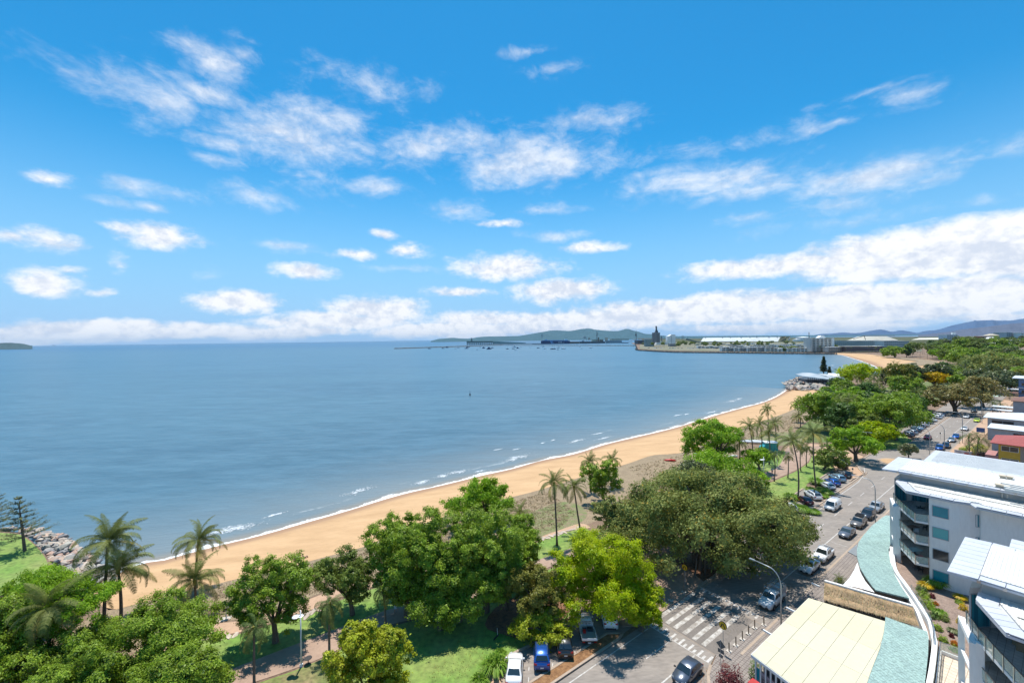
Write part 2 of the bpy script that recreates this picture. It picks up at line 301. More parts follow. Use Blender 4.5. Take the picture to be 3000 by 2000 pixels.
def sea_nodes():
    t = sea_m.node_tree; nd = t.nodes; L = t.links.new; b = nd['Principled BSDF']
    g = nd.new('ShaderNodeNewGeometry'); mp = nd.new('ShaderNodeMapping'); L(g.outputs['Position'], mp.inputs[0])
    ang = math.atan2((shore[60] - shore[20]).y, (shore[60] - shore[20]).x); mp.inputs['Rotation'].default_value = (0, 0, -ang); mp.inputs['Scale'].default_value = (.32, 1, 1)
    def nz(s, d, src=None, rg=.6, dist=0):
        n = nd.new('ShaderNodeTexNoise'); n.inputs['Scale'].default_value = s; n.inputs['Detail'].default_value = d; n.inputs['Roughness'].default_value = rg; n.inputs['Distortion'].default_value = dist; L(src or mp.outputs[0], n.inputs['Vector']); return n.outputs['Fac']
    def mr(x, a, b_, c=0, d=1, sm=False):
        r = nd.new('ShaderNodeMapRange'); r.interpolation_type = 'SMOOTHSTEP' if sm else 'LINEAR'; L(x, r.inputs[0]); r.inputs[1].default_value = a; r.inputs[2].default_value = b_; r.inputs[3].default_value = c; r.inputs[4].default_value = d; return r.outputs[0]
    def mt(op, a, b_, cl=False):
        n = nd.new('ShaderNodeMath'); n.operation = op; n.use_clamp = cl
        for i, v in enumerate((a, b_)):
            if isinstance(v, (int, float)): n.inputs[i].default_value = v
            else: L(v, n.inputs[i])
        return n.outputs[0]
    def mixc(f, a, b_):
        n = nd.new('ShaderNodeMix'); n.data_type = 'RGBA'; L(f, n.inputs[0])
        for i, v in ((6, a), (7, b_)):
            if isinstance(v, tuple): n.inputs[i].default_value = (*v, 1)
            else: L(v, n.inputs[i])
        return n.outputs[2]
    def at(nm):
        a = nd.new('ShaderNodeAttribute'); a.attribute_name = nm; return a.outputs['Fac']
    prox, sd, ss = at('prox'), at('shore_d'), at('shore_s')
    big = nz(.012, 5); sepn = nd.new('ShaderNodeSeparateXYZ'); L(g.outputs['Position'], sepn.inputs[0])
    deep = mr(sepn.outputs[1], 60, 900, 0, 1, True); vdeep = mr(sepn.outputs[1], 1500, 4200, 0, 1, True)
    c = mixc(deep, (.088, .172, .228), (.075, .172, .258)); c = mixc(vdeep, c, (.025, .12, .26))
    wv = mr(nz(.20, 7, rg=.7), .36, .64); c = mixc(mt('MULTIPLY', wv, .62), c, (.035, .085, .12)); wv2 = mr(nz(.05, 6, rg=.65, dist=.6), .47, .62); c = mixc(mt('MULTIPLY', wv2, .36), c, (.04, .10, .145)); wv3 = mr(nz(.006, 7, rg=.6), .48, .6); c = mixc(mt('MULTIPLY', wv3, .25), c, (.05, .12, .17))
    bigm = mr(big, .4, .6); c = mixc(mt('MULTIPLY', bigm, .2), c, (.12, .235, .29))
    turb = mt('MULTIPLY', prox, mr(nz(.05, 4), .3, .7, .55, 1)); c = mixc(turb, c, (.20, .225, .225))
    tur2 = mr(sd, 0, 4.5, 1, 0, True); c = mixc(mt('MULTIPLY', mt('MULTIPLY', tur2, .75), mr(prox, 0, .01)), c, (.27, .215, .15))
    # foam: wash line, then broken crests running along the shore
    cs = nd.new('ShaderNodeCombineXYZ'); L(ss, cs.inputs[0]); L(sd, cs.inputs[1])
    def along(scale, sx, det=5, rg=.65):
        m2 = nd.new('ShaderNodeMapping'); L(cs.outputs[0], m2.inputs[0]); m2.inputs['Scale'].default_value = (sx, 1, 1); return nz(scale, det, m2.outputs[0], rg, .4)
    inside = mr(prox, 0, .02); lace = nz(1.1, 6, g.outputs['Position'], .7, .6)
    edge = mt('ADD', .0, mt('MULTIPLY', mt('POWER', along(.10, 1.0, 5), 3.0), 13))
    f1 = mt('SUBTRACT', 1, mt('DIVIDE', sd, edge), True); f1 = mr(mt('ADD', mt('MULTIPLY', f1, 1.5), mt('MULTIPLY', mt('SUBTRACT', lace, .5), 1.8)), .42, .80, 0, .95, True)
    band = mt('SUBTRACT', 1, mt('MULTIPLY', mt('ABSOLUTE', mt('SUBTRACT', sd, 7), 0), .14), True)
    f2 = mr(mt('ADD', mt('MULTIPLY', mt('MULTIPLY', along(.35, .22), band), 1.0), mt('MULTIPLY', mt('SUBTRACT', lace, .5), .35)), .52, .72, 0, .45, True)
    band2 = mt('SUBTRACT', 1, mt('MULTIPLY', mt('ABSOLUTE', mt('SUBTRACT', sd, 15), 0), .085), True)
    f3 = mr(mt('ADD', mt('MULTIPLY', along(.5, .12), band2), mt('MULTIPLY', mt('SUBTRACT', lace, .5), .2)), .60, .74, 0, .4, True)
    foam = mt('MULTIPLY', mt('MAXIMUM', mt('MAXIMUM', f1, f2), f3), inside)
    c = mixc(foam, c, (.78, .80, .80)); L(c, b.inputs['Base Color'])
    L(mr(foam, 0, 1, .34, .8), b.inputs['Roughness']); b.inputs['IOR'].default_value = 1.33; b.inputs['Specular IOR Level'].default_value = .36
    h = mt('ADD', mt('MULTIPLY', nz(.17, 7, rg=.66), 1.0), mt('MULTIPLY', nz(1.3, 4), .12))
    bp = nd.new('ShaderNodeBump'); bp.inputs['Distance'].default_value = 1.0; bp.inputs['Strength'].default_value = .5; L(h, bp.inputs['Height']); L(bp.outputs[0], b.inputs['Normal'])
sea_nodes()
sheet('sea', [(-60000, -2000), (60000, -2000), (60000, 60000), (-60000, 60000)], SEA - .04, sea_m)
def shallow(pl, ds, sgn, name):
    nr = normals(pl, sgn); v = []; A = {'prox': [], 'shore_d': [], 'shore_s': []}; s = 0
    for i, p in enumerate(pl):
        if i: s += (p - pl[i - 1]).length
        for j, d in enumerate(ds):
            q = p + nr[i] * d; v.append((q.x, q.y, SEA - .03 * d / ds[-1])); A['shore_d'].append(max(d, 0)); A['shore_s'].append(s); A['prox'].append(max(0, 1 - max(d, 0) / ds[-1]) ** 1.5 + (1e-3 if d < ds[-1] else 0))
    k = len(ds); f = [(i * k + j, i * k + j + 1, (i + 1) * k + j + 1, (i + 1) * k + j) for i in range(len(pl) - 1) for j in range(k - 1)]
    if sgn > 0: f = [tuple(reversed(x)) for x in f]
    o = MB().add(v, f).build(name, sea_m); o['kind'] = 'structure'
    for a, vals in A.items(): o.data.attributes.new(a, 'FLOAT', 'POINT').data.foreach_set('value', vals)
    return o
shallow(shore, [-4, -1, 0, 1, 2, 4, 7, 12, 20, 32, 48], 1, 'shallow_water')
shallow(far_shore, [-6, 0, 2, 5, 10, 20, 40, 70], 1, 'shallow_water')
foam_m = material('sea_foam', (.8, .82, .82), .8, col2=(.55, .6, .62), scale=1.5, contrast=2, bump=.4)
def foam_patch(cx, cy, L_, wd, seed):
    r = random.Random(seed); c = P(cx, cy, SEA); mb = MB()
    i0 = min(range(len(shore)), key=lambda i: (shore[i] - c).length); t = (shore[min(i0 + 2, len(shore) - 1)] - shore[max(i0 - 2, 0)]).normalized(); n = Vector((-t.y, t.x, 0))
    for k in range(int(70 + L_ * 22)):
        a = r.gauss(0, .5) * L_; b_ = r.gauss(0, .38) * wd + math.sin(a * .7 + seed) * .25 * wd; q = c + t * a + n * b_; l = r.uniform(.07, .42) * (1.5 - min(1.1, abs(a) / L_ * 1.6)); w_ = r.uniform(.04, .12)
        pts = [q + t * (l * math.cos(th)) + n * (w_ * math.sin(th)) * r.uniform(.5, 1.2) for th in [i * math.pi / 3 for i in range(6)]]
        mb.add([(p.x, p.y, SEA + .015 + k * .0002) for p in pts] + [(q.x, q.y, SEA + .10)], [(i, (i + 1) % 6, 6) for i in range(6)])
    return mb.build('wave_foam', foam_m)
for i, (x, y, l, w_) in enumerate([(1052, 1437, 5, 1.6), (805, 1508, 2.2, .5), (660, 1555, 5, 2.2), (700, 1545, 5, 2.0), (1520, 1338, 5, 2.0), (1500, 1345, 4, 1.5), (1590, 1297, 1.2, .5), (1620, 1289, 1.2, .5), (1690, 1291, 6, 1.2), (1405, 1380, 2, .6), (1340, 1382, 4, 1.6),
                                   (1295, 1393, 2, 1.4), (2145, 1175, 9, 2.6), (2165, 1168, 7, 1.6), (2013, 1213, 2.6, 1.2), (1985, 1216, 4, .8), (2085, 1207, 7, 1.0), (1750, 1270, 4, .7), (1235, 1412, 3, 1.2), (1770, 1283, 5, .9), (2440, 1070, 8, 2), (2470, 1073, 8, 2), (1460, 1316, 2, .4), (1512, 1315, 1.5, .4)]):
    o = foam_patch(x, y, l, w_, i); o['kind'] = 'stuff'
# ------------------------------------------------------------------ land
sand_m = material('beach_sand', (.56, .355, .185), .9, col2=(.45, .275, .135), scale=.09, stretch=(1, 3.2, 1), rot=-math.atan2((shore[60] - shore[20]).y, (shore[60] - shore[20]).x), detail=8, contrast=1.3, bump=.3, bscale=1.2, fine=.05, bdist=.15)
def sand_extra():
    t = sand_m.node_tree; nd = t.nodes; L = t.links.new; b = nd['Principled BSDF']; src = b.inputs['Base Color'].links[0].from_socket
    a = nd.new('ShaderNodeAttribute'); a.attribute_name = 'wet'; r = nd.new('ShaderNodeMapRange'); r.interpolation_type = 'SMOOTHSTEP'; L(a.outputs['Fac'], r.inputs[0]); r.inputs[1].default_value = .2; r.inputs[2].default_value = .75
    mx = nd.new('ShaderNodeMix'); mx.data_type = 'RGBA'; L(r.outputs[0], mx.inputs[0]); L(src, mx.inputs[6]); mx.inputs[7].default_value = (.33, .195, .11, 1); L(mx.outputs[2], b.inputs['Base Color'])
sand_extra()
dune_px = [(270, 1745), (318, 1786), (400, 1768), (478, 1750), (651, 1706), (760, 1680), (868, 1654), (964, 1628), (1052, 1606), (1097, 1588), (1250, 1530), (1400, 1484), (1496, 1457), (1584, 1434), (1700, 1398), (1836, 1359), (1914, 1333), (2000, 1325), (2100, 1285), (2200, 1246), (2291, 1213), (2320, 1201), (2400, 1165), (2440, 1150), (2452, 1146)]
dune = cr([P(x, y, 0) for x, y in dune_px], 5)
def resample(pl, n):
    d = [0]
    for i in range(1, len(pl)): d.append(d[-1] + (pl[i] - pl[i - 1]).length)
    out = []; k = 0
    for i in range(n):
        t = d[-1] * i / (n - 1)
        while k < len(pl) - 2 and d[k + 1] < t: k += 1
        f = (t - d[k]) / max(1e-6, d[k + 1] - d[k]); out.append(pl[k].lerp(pl[k + 1], min(1, f)))
    return out
def beach(sh, du, name, n=140, sgn=1):
    A = resample(sh, n); B_ = resample(du, n); nr = normals(A, sgn); v = []; wet = []
    for i in range(n):
        o = A[i] + nr[i] * 6; v.append((o.x, o.y, SEA - 1.0)); wet.append(1)
        for f, z in ((0, SEA), (.06, SEA + .12), (.14, SEA + .35), (.3, -1.3), (.55, -.75), (.8, -.3), (1, .03)):
            q = A[i].lerp(B_[i], f); wv = .06 * math.sin(i * .7 + f * 5) * (f if f < 1 else 0); v.append((q.x, q.y, z + wv)); wet.append(max(0, 1 - f / .24))
    k = 8; f = [(i * k + j, (i + 1) * k + j, (i + 1) * k + j + 1, i * k + j + 1) for i in range(n - 1) for j in range(k - 1)]
    o = MB().add(v, f).build(name, sand_m, smooth=True); o['kind'] = 'structure'; o.data.attributes.new('wet', 'FLOAT', 'POINT').data.foreach_set('value', wet); return o
beach(shore, dune, 'beach')
far_dune = [P(x, y, 0) for x, y in [(2640, 1095), (2700, 1082), (2752, 1068), (2745, 1058), (2700, 1052), (2640, 1047), (2590, 1042), (2530, 1036.5), (2480, 1034.5), (2447, 1034)]]
beach(far_shore, cr(far_dune, 4), 'beach', 60)
soil_m = material('park_soil', (.15, .095, .062), .95, col2=(.25, .17, .11), scale=.35, detail=7, bump=.5, bscale=3, fine=.3)
coast = [Vector((-900, -60, 0)), Vector((-900, 60, 0)), P(-500, 1530), P(-200, 1540), P(0, 1556), P(54, 1560), P(84, 1576), P(118, 1606), P(150, 1648), P(205, 1702)] + [P(x, y) for x, y in dune_px] + \
    [P(2490, 1142), P(2478, 1136), P(2416, 1126), P(2345, 1115), P(2330, 1110), P(2330, 1104), P(2420, 1099), P(2480, 1095), P(2560, 1096)] + [Vector(p) for p in far_dune] + \
    [P(2250, 1033), P(2000, 1030), P(1926, 1027.5), P(1870, 1023.5), P(1862, 1009)]
tip = P(1862, 1009); coast += [Vector((tip.x * 1.25, tip.y * 1.3, 0)), Vector((5200, 5600, 0)), Vector((9000, 5200, 0)), Vector((9000, -60, 0)), Vector((600, -300, 0)), Vector((-300, -300, 0))]
sheet('ground', coast, 0, soil_m)
# edge of the land below the ground level, so the coast is not a paper edge
mb = MB(); hl = [p for p in coast[1:]]
for a, b in zip(hl[:-1], hl[1:]): mb.add([(a.x, a.y, -.01), (b.x, b.y, -.01), (b.x, b.y, -3.2), (a.x, a.y, -3.2)], [(0, 1, 2, 3)])
mb.build('ground_edge', soil_m)['kind'] = 'structure'

grass_m = material('lawn_grass', (.115, .24, .03), .9, col2=(.24, .26, .075), scale=.16, detail=8, contrast=1.0, bump=.6, bscale=9, fine=.3)
dry_m = material('dry_grass', (.26, .19, .10), .95, col2=(.115, .17, .035), scale=.25, detail=7, contrast=1.2, bump=.6, bscale=8, fine=.3)
scrub_m = material('dune_scrub_ground', (.23, .17, .105), .95, col2=(.30, .225, .14), scale=.5, detail=8, bump=.9, bscale=3.5, fine=.4, contrast=1.2)
pave_m = material('promenade_paving', (.40, .275, .20), .85, col2=(.28, .185, .135), scale=.3, detail=6, fine=.08, bump=.1)
sandp_m = material('sandy_path', (.50, .32, .205), .9, col2=(.40, .26, .17), scale=.3, detail=7, fine=.08)
asph_m = material('asphalt', (.285, .245, .21), .85, col2=(.215, .185, .16), scale=.10, stretch=(1, 3.5, 1), rot=-ROT, detail=9, contrast=1.1, bump=.25, bscale=12, fine=.16)
kerb_m = material('concrete_kerb', (.42, .33, .25), .85, col2=(.33, .25, .19), scale=.5, fine=.1, bump=.1)
line_m = material('road_paint', (.60, .58, .55), .7, col2=(.36, .32, .28), scale=2.2, detail=9, contrast=1.2, fine=.2)
worn_m = material('worn_crossing_paint', (.50, .47, .43), .75, col2=(.27, .235, .20), scale=1.3, detail=10, contrast=2.2, fine=.25)
Z1 = .012
sheet('dune_scrub', dune[5:] + [P(x, y) for x, y in [(2440, 1165), (2330, 1260), (2200, 1300), (2150, 1330), (2000, 1390), (1850, 1440), (1760, 1520), (1695, 1545), (1640, 1555), (1590, 1572), (1400, 1620), (1250, 1680), (1100, 1700), (985, 1720), (890, 1755), (740, 1803), (600, 1832), (480, 1880), (330, 1930), (150, 1900), (260, 1810)]], Z1, scrub_m)
sheet('dune_scrub', PX([(2660, 1072), (2752, 1068), (2745, 1058), (2700, 1052), (2640, 1047), (2590, 1043), (2560, 1041), (2640, 1052), (2690, 1058), (2640, 1066)]), Z1 + .05, scrub_m)
vine_m = material('creeping_vine_ground', (.13, .19, .05), .95, col2=(.25, .18, .12), scale=.6, detail=8, contrast=1.3, bump=1, bscale=4, fine=.4)
sheet('creeping_vine', PX([(1570, 1570), (1500, 1530), (1560, 1500), (1640, 1470), (1700, 1480), (1720, 1510), (1690, 1535), (1640, 1553)], 0, 4), Z1 * 2, vine_m)
sheet('creeping_vine', PX([(2190, 1290), (2230, 1275), (2320, 1265), (2360, 1285), (2340, 1302), (2250, 1303)], 0, 4), Z1 * 2, vine_m)
sheet('lawn', PX([(-400, 1545), (-100, 1552), (0, 1560), (50, 1563), (80, 1579), (113, 1608), (140, 1650), (120, 1684), (60, 1720), (-20, 1760), (-200, 1760), (-500, 1680)], 0, 3), Z1, grass_m)
up_edge = [(600, 1868), (660, 1862), (722, 1852), (860, 1808), (940, 1780), (1100, 1722), (1300, 1680), (1450, 1630), (1590, 1575), (1640, 1558), (1699, 1543), (1745, 1560), (1790, 1545), (1900, 1500), (2000, 1450), (2130, 1395), (2200, 1362), (2215, 1342), (2290, 1320)]
pt_top = [(560, 2006), (608, 1985), (720, 1943), (830, 1901), (960, 1851), (1050, 1818), (1136, 1786), (1212, 1768), (1330, 1728), (1450, 1685), (1593, 1634), (1715, 1591), (1800, 1563), (1900, 1526), (2000, 1487), (2100, 1446), (2224, 1391), (2278, 1367), (2298, 1335), (2303, 1312)]
pt_bot = [(2434, 1304), (2390, 1318), (2377, 1330), (2367, 1352), (2329, 1378), (2255, 1410), (2130, 1470), (2000, 1532), (1900, 1566), (1770, 1604), (1620, 1657), (1500, 1702), (1400, 1745), (1231, 1806), (1151, 1828), (1048, 1862), (986, 1905), (883, 1951), (696, 2014), (620, 2040)]
sheet('lawn', PX(up_edge, 0, 4, False) + PX(list(reversed(pt_top)), 0, 4, False) + PX([(480, 2040), (520, 1935)]), Z1 * 2, grass_m)
sheet('promenade', PX(pt_top, 0, 4, False) + PX(pt_bot, 0, 4, False), Z1 * 4, pave_m)
sheet('sandy_path', PX([(400, 1900), (520, 1850), (600, 1831), (722, 1815), (780, 1795), (891, 1760), (950, 1738), (1050, 1705), (1120, 1700), (1100, 1716), (990, 1752), (940, 1775), (850, 1806), (722, 1848), (600, 1866), (500, 1905), (430, 1945)], 0, 3), Z1 * 3, sandp_m)
sheet('sandy_path', PX([(1440, 1632), (1520, 1600), (1590, 1570), (1640, 1552), (1700, 1533), (1730, 1545), (1700, 1549), (1640, 1563), (1590, 1582), (1500, 1618)], 0, 3), Z1 * 3, sandp_m)
sheet('lawn', PX([(560, 2070), (696, 2022), (883, 1957), (986, 1911), (1048, 1868), (1151, 1834), (1231, 1812), (1400, 1750), (1500, 1708), (1620, 1663), (1680, 1700), (1700, 1780), (1555, 1890), (1482, 1925), (1474, 2000), (1440, 2090), (1000, 2120)]), Z1 * 2, grass_m)
sheet('dry_lawn', PX([(600, 2060), (720, 2016), (883, 1960), (960, 1925), (1000, 1935), (1050, 1950), (1010, 2000), (900, 2050), (780, 2090)], 0, 4), Z1 * 3, dry_m)
sheet('lawn', PX([(2258, 1413), (2329, 1382), (2370, 1355), (2380, 1334), (2420, 1342), (2470, 1372), (2444, 1378), (2418, 1392), (2398, 1406), (2375, 1420), (2352, 1434), (2342, 1443), (2318, 1452), (2290, 1470), (2200, 1470), (2180, 1445)]), Z1 * 2, grass_m)
sheet('lawn', PX([(2640, 1316), (2672, 1293), (2660, 1283), (2650, 1272), (2600, 1282), (2550, 1290), (2540, 1304), (2570, 1312), (2610, 1318)], 0, 3), Z1 * 2, grass_m)
sheet('plaza_paving', PX([(2290, 1318), (2303, 1305), (2360, 1298), (2434, 1304), (2500, 1325), (2530, 1337), (2519, 1348), (2508, 1362), (2515, 1375), (2532, 1387), (2533, 1391), (2497, 1404), (2450, 1378), (2420, 1345), (2380, 1332), (2360, 1340)]), Z1 * 3, sandp_m)
# carparks
cpA = [(1476, 2010), (1482, 1929), (1515, 1911), (1555, 1893), (1714, 1795), (1800, 1760), (1850, 1800), (1850, 1838), (1823, 1858), (1700, 1938), (1603, 2000), (1500, 2070), (1466, 2110)]
sheet('car_park', PX(cpA), Z1 * 4, asph_m)
cpB = [(2285, 1500), (2330, 1447), (2352, 1433), (2375, 1419), (2398, 1405), (2418, 1392), (2444, 1377)]
sheet('car_park', PX(cpB) + [P(2497, 1404), RD(70, -6.9), RD(10, -6.9), RD(10, -9)], Z1 * 4, asph_m)
sheet('car_park', [RD(150, -6.9), RD(300, -6.9), RD(300, -13.5), RD(160, -13.5), RD(152, -12)], Z1 * 4, asph_m)
# road
sheet('road', [RD(-75, -7), RD(84, -7)] + [P(x, y) for x, y in [(2540, 1384), (2520, 1376), (2512, 1364), (2521, 1350), (2545, 1335), (2590, 1321), (2640, 1317)]] + [RD(126, -7), RD(560, -7), RD(560, 3.2), RD(-10.3, 3.2), RD(-10.6, 2.0), RD(-11.8, 1.4), RD(-14, 1.9), RD(-17.5, 3.6), RD(-19, 4.2), RD(-75, 4.2)], Z1 * 6, asph_m)
sheet('side_road', [RD(93, 3.1), RD(118, 3.1), RD(114, 40), RD(98, 40)], Z1 * 5, asph_m)
# ------------------------------------------------------------------ kerbs, markings, paving
ZR = Z1 * 6
def kerb(pts, w=.32, h=.13, name='kerb', m=None):
    mb = MB()
    for a, b in zip(pts[:-1], pts[1:]):
        n = Vector((-(b - a).y, (b - a).x, 0)).normalized() * w / 2; e = (b - a).normalized() * .01
        mb.prism([a - n - e, b - n + e, b + n + e, a + n - e], 0, ZR + h)
    o = mb.build(name, m or kerb_m); o['kind'] = 'structure'; return o
def line(name, pts, w, z=ZR + .006, m=None):
    mb = MB()
    for a, b in zip(pts[:-1], pts[1:]):
        n = Vector((-(b - a).y, (b - a).x, 0)).normalized() * w / 2; mb.add([(q.x, q.y, z) for q in (a - n, b - n, b + n, a + n)], [(0, 1, 2, 3)])
    o = mb.build(name, m or line_m); o['kind'] = 'structure'; return o
gutter_m = material('gutter_concrete', (.36, .27, .20), .85, col2=(.26, .20, .15), scale=.4, fine=.12)
kerb([RD(-1, -7.0), RD(84, -7.0)]); line('gutter', [RD(-1, -6.62), RD(84, -6.62)], .5, ZR + .003, gutter_m)
kerb([P(2540, 1384), P(2533, 1391), P(2497, 1404), P(2489, 1411)])
kerb([P(x, y) for x, y in [(2533, 1390), (2520, 1378), (2511, 1364), (2520, 1349), (2545, 1334), (2590, 1320), (2640, 1316), (2672, 1293)]])
kerb([RD(143, -7), RD(260, -7)]); line('gutter', [RD(146, -6.62), RD(260, -6.62)], .5, ZR + .003, gutter_m)
kerb([P(1474, 2010), P(1482, 1928), P(1515, 1910), P(1555, 1892), P(1640, 1843), P(1714, 1794)])
kerb([P(2285, 1500), P(2330, 1447), P(2352, 1432)]); kerb([P(2375, 1419), P(2398, 1404.5), P(2418, 1391.5), P(2444, 1376), P(2497, 1404)])
kerb([P(1715, 1590), P(1900, 1525), P(2000, 1486), P(2100, 1445)], .18, .02)
kerb([RD(-9.6, 3.35), RD(92, 3.35)], .3); kerb([RD(119, 3.35), RD(300, 3.35)], .3)
kerb([RD(-45, 4.3), RD(-19, 4.3), RD(-17.5, 3.7), RD(-15.6, 2.5), RD(-14, 1.95)], .3)
# footpath to the right of the road
def paver_mat(name, c1, c2, sx, sy, mortar, ms=.025, rz=ROT):
    m = material(name, c1, .85, col2=c2, scale=.6, fine=.1); t = m.node_tree; nd = t.nodes; L = t.links.new; b = nd['Principled BSDF']; src = b.inputs['Base Color'].links[0].from_socket
    g = nd.new('ShaderNodeNewGeometry'); mp = nd.new('ShaderNodeMapping'); mp.inputs['Rotation'].default_value = (0, 0, -rz); L(g.outputs['Position'], mp.inputs[0])
    br = nd.new('ShaderNodeTexBrick'); br.offset = 0 if mortar == 'grid' else .5; L(mp.outputs[0], br.inputs[0]); br.inputs['Scale'].default_value = 1; br.inputs['Brick Width'].default_value = sx; br.inputs['Row Height'].default_value = sy; br.inputs['Mortar Size'].default_value = ms
    br.inputs['Color1'].default_value = (1, 1, 1, 1); br.inputs['Color2'].default_value = (.84, .84, .86, 1); br.inputs['Mortar'].default_value = (.45, .42, .40, 1)
    mx = nd.new('ShaderNodeMix'); mx.data_type = 'RGBA'; mx.blend_type = 'MULTIPLY'; mx.inputs[0].default_value = 1; L(src, mx.inputs[6]); L(br.outputs['Color'], mx.inputs[7]); L(mx.outputs[2], b.inputs['Base Color'])
    bp = nd.new('ShaderNodeBump'); bp.inputs['Distance'].default_value = .01; L(br.outputs['Fac'], bp.inputs['Height']); bp.invert = True; L(bp.outputs[0], b.inputs['Normal']); return m
foot_m = paver_mat('footpath_pavers', (.32, .27, .235), (.25, .215, .19), .4, .4, 'grid')
mb = MB(); mb.prism([RD(-9.9, 3.5), RD(92, 3.5), RD(92, 9), RD(-14, 9.3), RD(-45, 9.3), RD(-45, 4.45), RD(-19, 4.45), RD(-17.5, 3.85), RD(-15.6, 2.65), RD(-14, 2.1), RD(-11.9, 1.55), RD(-10.6, 2.1)], 0, ZR + .11)
mb.build('footpath', foot_m)['kind'] = 'structure'
mb = MB(); mb.prism([RD(119, 3.5), RD(300, 3.5), RD(300, 7.5), RD(119, 7.5)], 0, ZR + .11); mb.build('footpath', sandp_m)['kind'] = 'structure'
mb = MB(); mb.prism([RD(-10.6, 2.12), RD(-1.5, 2.6), RD(.5, 3.48), RD(-9.9, 3.48)], 0, ZR + .11); mb.build('footpath', foot_m)['kind'] = 'structure'
# left pavement at the crossing, under the fig
mb = MB(); mb.prism([RD(-16.8, -8.4), RD(-14.5, -6.9), RD(1, -6.9), RD(3, -12), RD(-6, -14), RD(-15, -12)], 0, ZR + .10); mb.build('footpath', pave_m)['kind'] = 'structure'
# median between car park and road
kerb([RD(-75, -9.0), RD(-19.5, -8.75)], .28); kerb([RD(-75, -7.35), RD(-19, -7.25), RD(-17.8, -7.6), RD(-19.5, -8.75)], .28)
litter_m = material('leaf_litter_soil', (.16, .075, .03), .95, col2=(.30, .16, .07), scale=2.5, contrast=1.4, bump=.8, fine=.3)
sheet('median_soil', [RD(-75, -8.9), RD(-19.5, -8.65), RD(-18, -7.55), RD(-19, -7.35), RD(-75, -7.45)], ZR + .09, litter_m)
# fallen leaf litter below the big fig and behind the near car park
fig_lit = material('fig_leaf_litter', (.26, .12, .06), .95, col2=(.13, .07, .04), scale=2.2, contrast=1.5, bump=.8, fine=.4)
sheet('leaf_litter', PX([(1960, 1640), (2060, 1655), (2140, 1640), (2130, 1670), (2080, 1700), (2030, 1728), (1990, 1745), (1940, 1740), (1925, 1700)], 0, 3), Z1 * 5.2, fig_lit)
sheet('leaf_litter', PX([(1480, 1760), (1620, 1720), (1700, 1740), (1640, 1820), (1555, 1870), (1480, 1860), (1420, 1830)], 0, 3), Z1 * 5.2, fig_lit)
# roundabout island
ctr = P(2632, 1356); isl = [ctr + Vector((math.cos(a) * 4.6, math.sin(a) * 4.6, 0)) for a in [i * math.pi / 14 for i in range(28)]]
mb = MB(); mb.prism(isl, 0, ZR + .14); mb.build('roundabout_kerb', kerb_m)['kind'] = 'structure'
mb = MB(); mb.prism([ctr + (p - ctr) * .87 for p in isl], .1, ZR + .2); mb.build('roundabout_paving', material('roundabout_paving', (.52, .33, .18), .9, scale=.5))['kind'] = 'structure'
# markings
line('edge_line', [RD(-14, 0), RD(-75, -.35)], .15); line('edge_line', [RD(2, 0), RD(90, .1)], .15); line('edge_line', [RD(122, 0), RD(260, 0)], .15)
line('edge_line', [RD(-14.5, -6.15), RD(-75, -6.4)], .13); line('edge_line', [RD(20, -5.9), RD(74, -6.05), RD(84, -7.0), RD(90, -8.6)], .13); line('edge_line', [RD(146, -6.0), RD(260, -5.9)], .13)
for s in list(range(8, 86, 9)) + list(range(126, 250, 9)): line('centre_dash', [RD(s + 1.2, -2.98), RD(s + 4.1, -2.98)], .12)
line('centre_line', [RD(-14, -3.15), RD(-19, -3.2)], .11)
for a, b in (((-13.8, -7), (-13.8, 1.6)), ((-.5, -7), (-.5, 2.4))): line('crossing_edge_line', [RD(*a), RD(*b)], .13)
for k, t in enumerate([-6.55, -5.25, -4.1, -2.8, -1.5, -.25]): line('crossing_stripe', [RD(-11.6, t), RD(-2.6, t)], .56, m=worn_m)
for k in range(14):
    t = -6.4 + k * .6; l = 1.25 if k % 2 else .7
    line('ladder_mark', [RD(-13.75, t), RD(-13.75 + l, t)], .28); line('ladder_mark', [RD(-.55, t), RD(-.55 - l * .7, t)], .28)
joint_m = material('crossing_joint', (.30, .24, .19), .85, scale=2)
line('raised_crossing_joint', [RD(-12.0, -6.9), RD(-12.0, 1.5)], .18, ZR + .004, joint_m); line('raised_crossing_joint', [RD(-2.0, -6.9), RD(-2.0, 2.4)], .18, ZR + .004, joint_m)
ramp_m = material('raised_crossing_surface', (.20, .17, .145), .85, col2=(.15, .13, .115), scale=.6, fine=.14)
sheet('raised_crossing', strip(-12, -2, -6.9, 1.5), ZR + .002, ramp_m)
# bay marks, near car park: short dashes between the cars
for (x0, y0, x1, y1) in [(1548, 1999, 1549, 1984), (1549, 1965, 1550, 1953), (1551, 1930, 1552, 1921), (1617, 1989, 1618, 1973), (1618, 1953, 1619, 1943), (1684, 1912, 1684, 1902), (1686, 1943, 1685, 1930), (1752, 1870, 1751, 1860), (1750, 1903, 1749, 1893), (1610, 1990, 1622, 1986), (1680, 1945, 1692, 1938), (1746, 1905, 1754, 1901)]:
    line('bay_mark', [P(x0, y0), P(x1, y1)], .1, Z1 * 4 + .006)
for k, s in enumerate([20.5, 22.2, 24.0]): line('bay_mark', [RD(s, .15), RD(s + .9, .15)], .12)
for k, s in enumerate([15, 19.5, 25.8, 31.5, 38, 44, 52]): line('bay_mark', [RD(s, .3), RD(s, 2.9)], .09)
for k, s in enumerate([-18.5, -24.5]): line('bay_mark', [RD(s, .2), RD(s, 2.2)], .09)
for i in range(7):
    a = RD(22 + i * 5.0, -7.6); line('bay_mark', [a, a + Vector((-.35, 1, 0)).normalized() * 2.2], .09, Z1 * 4 + .006)
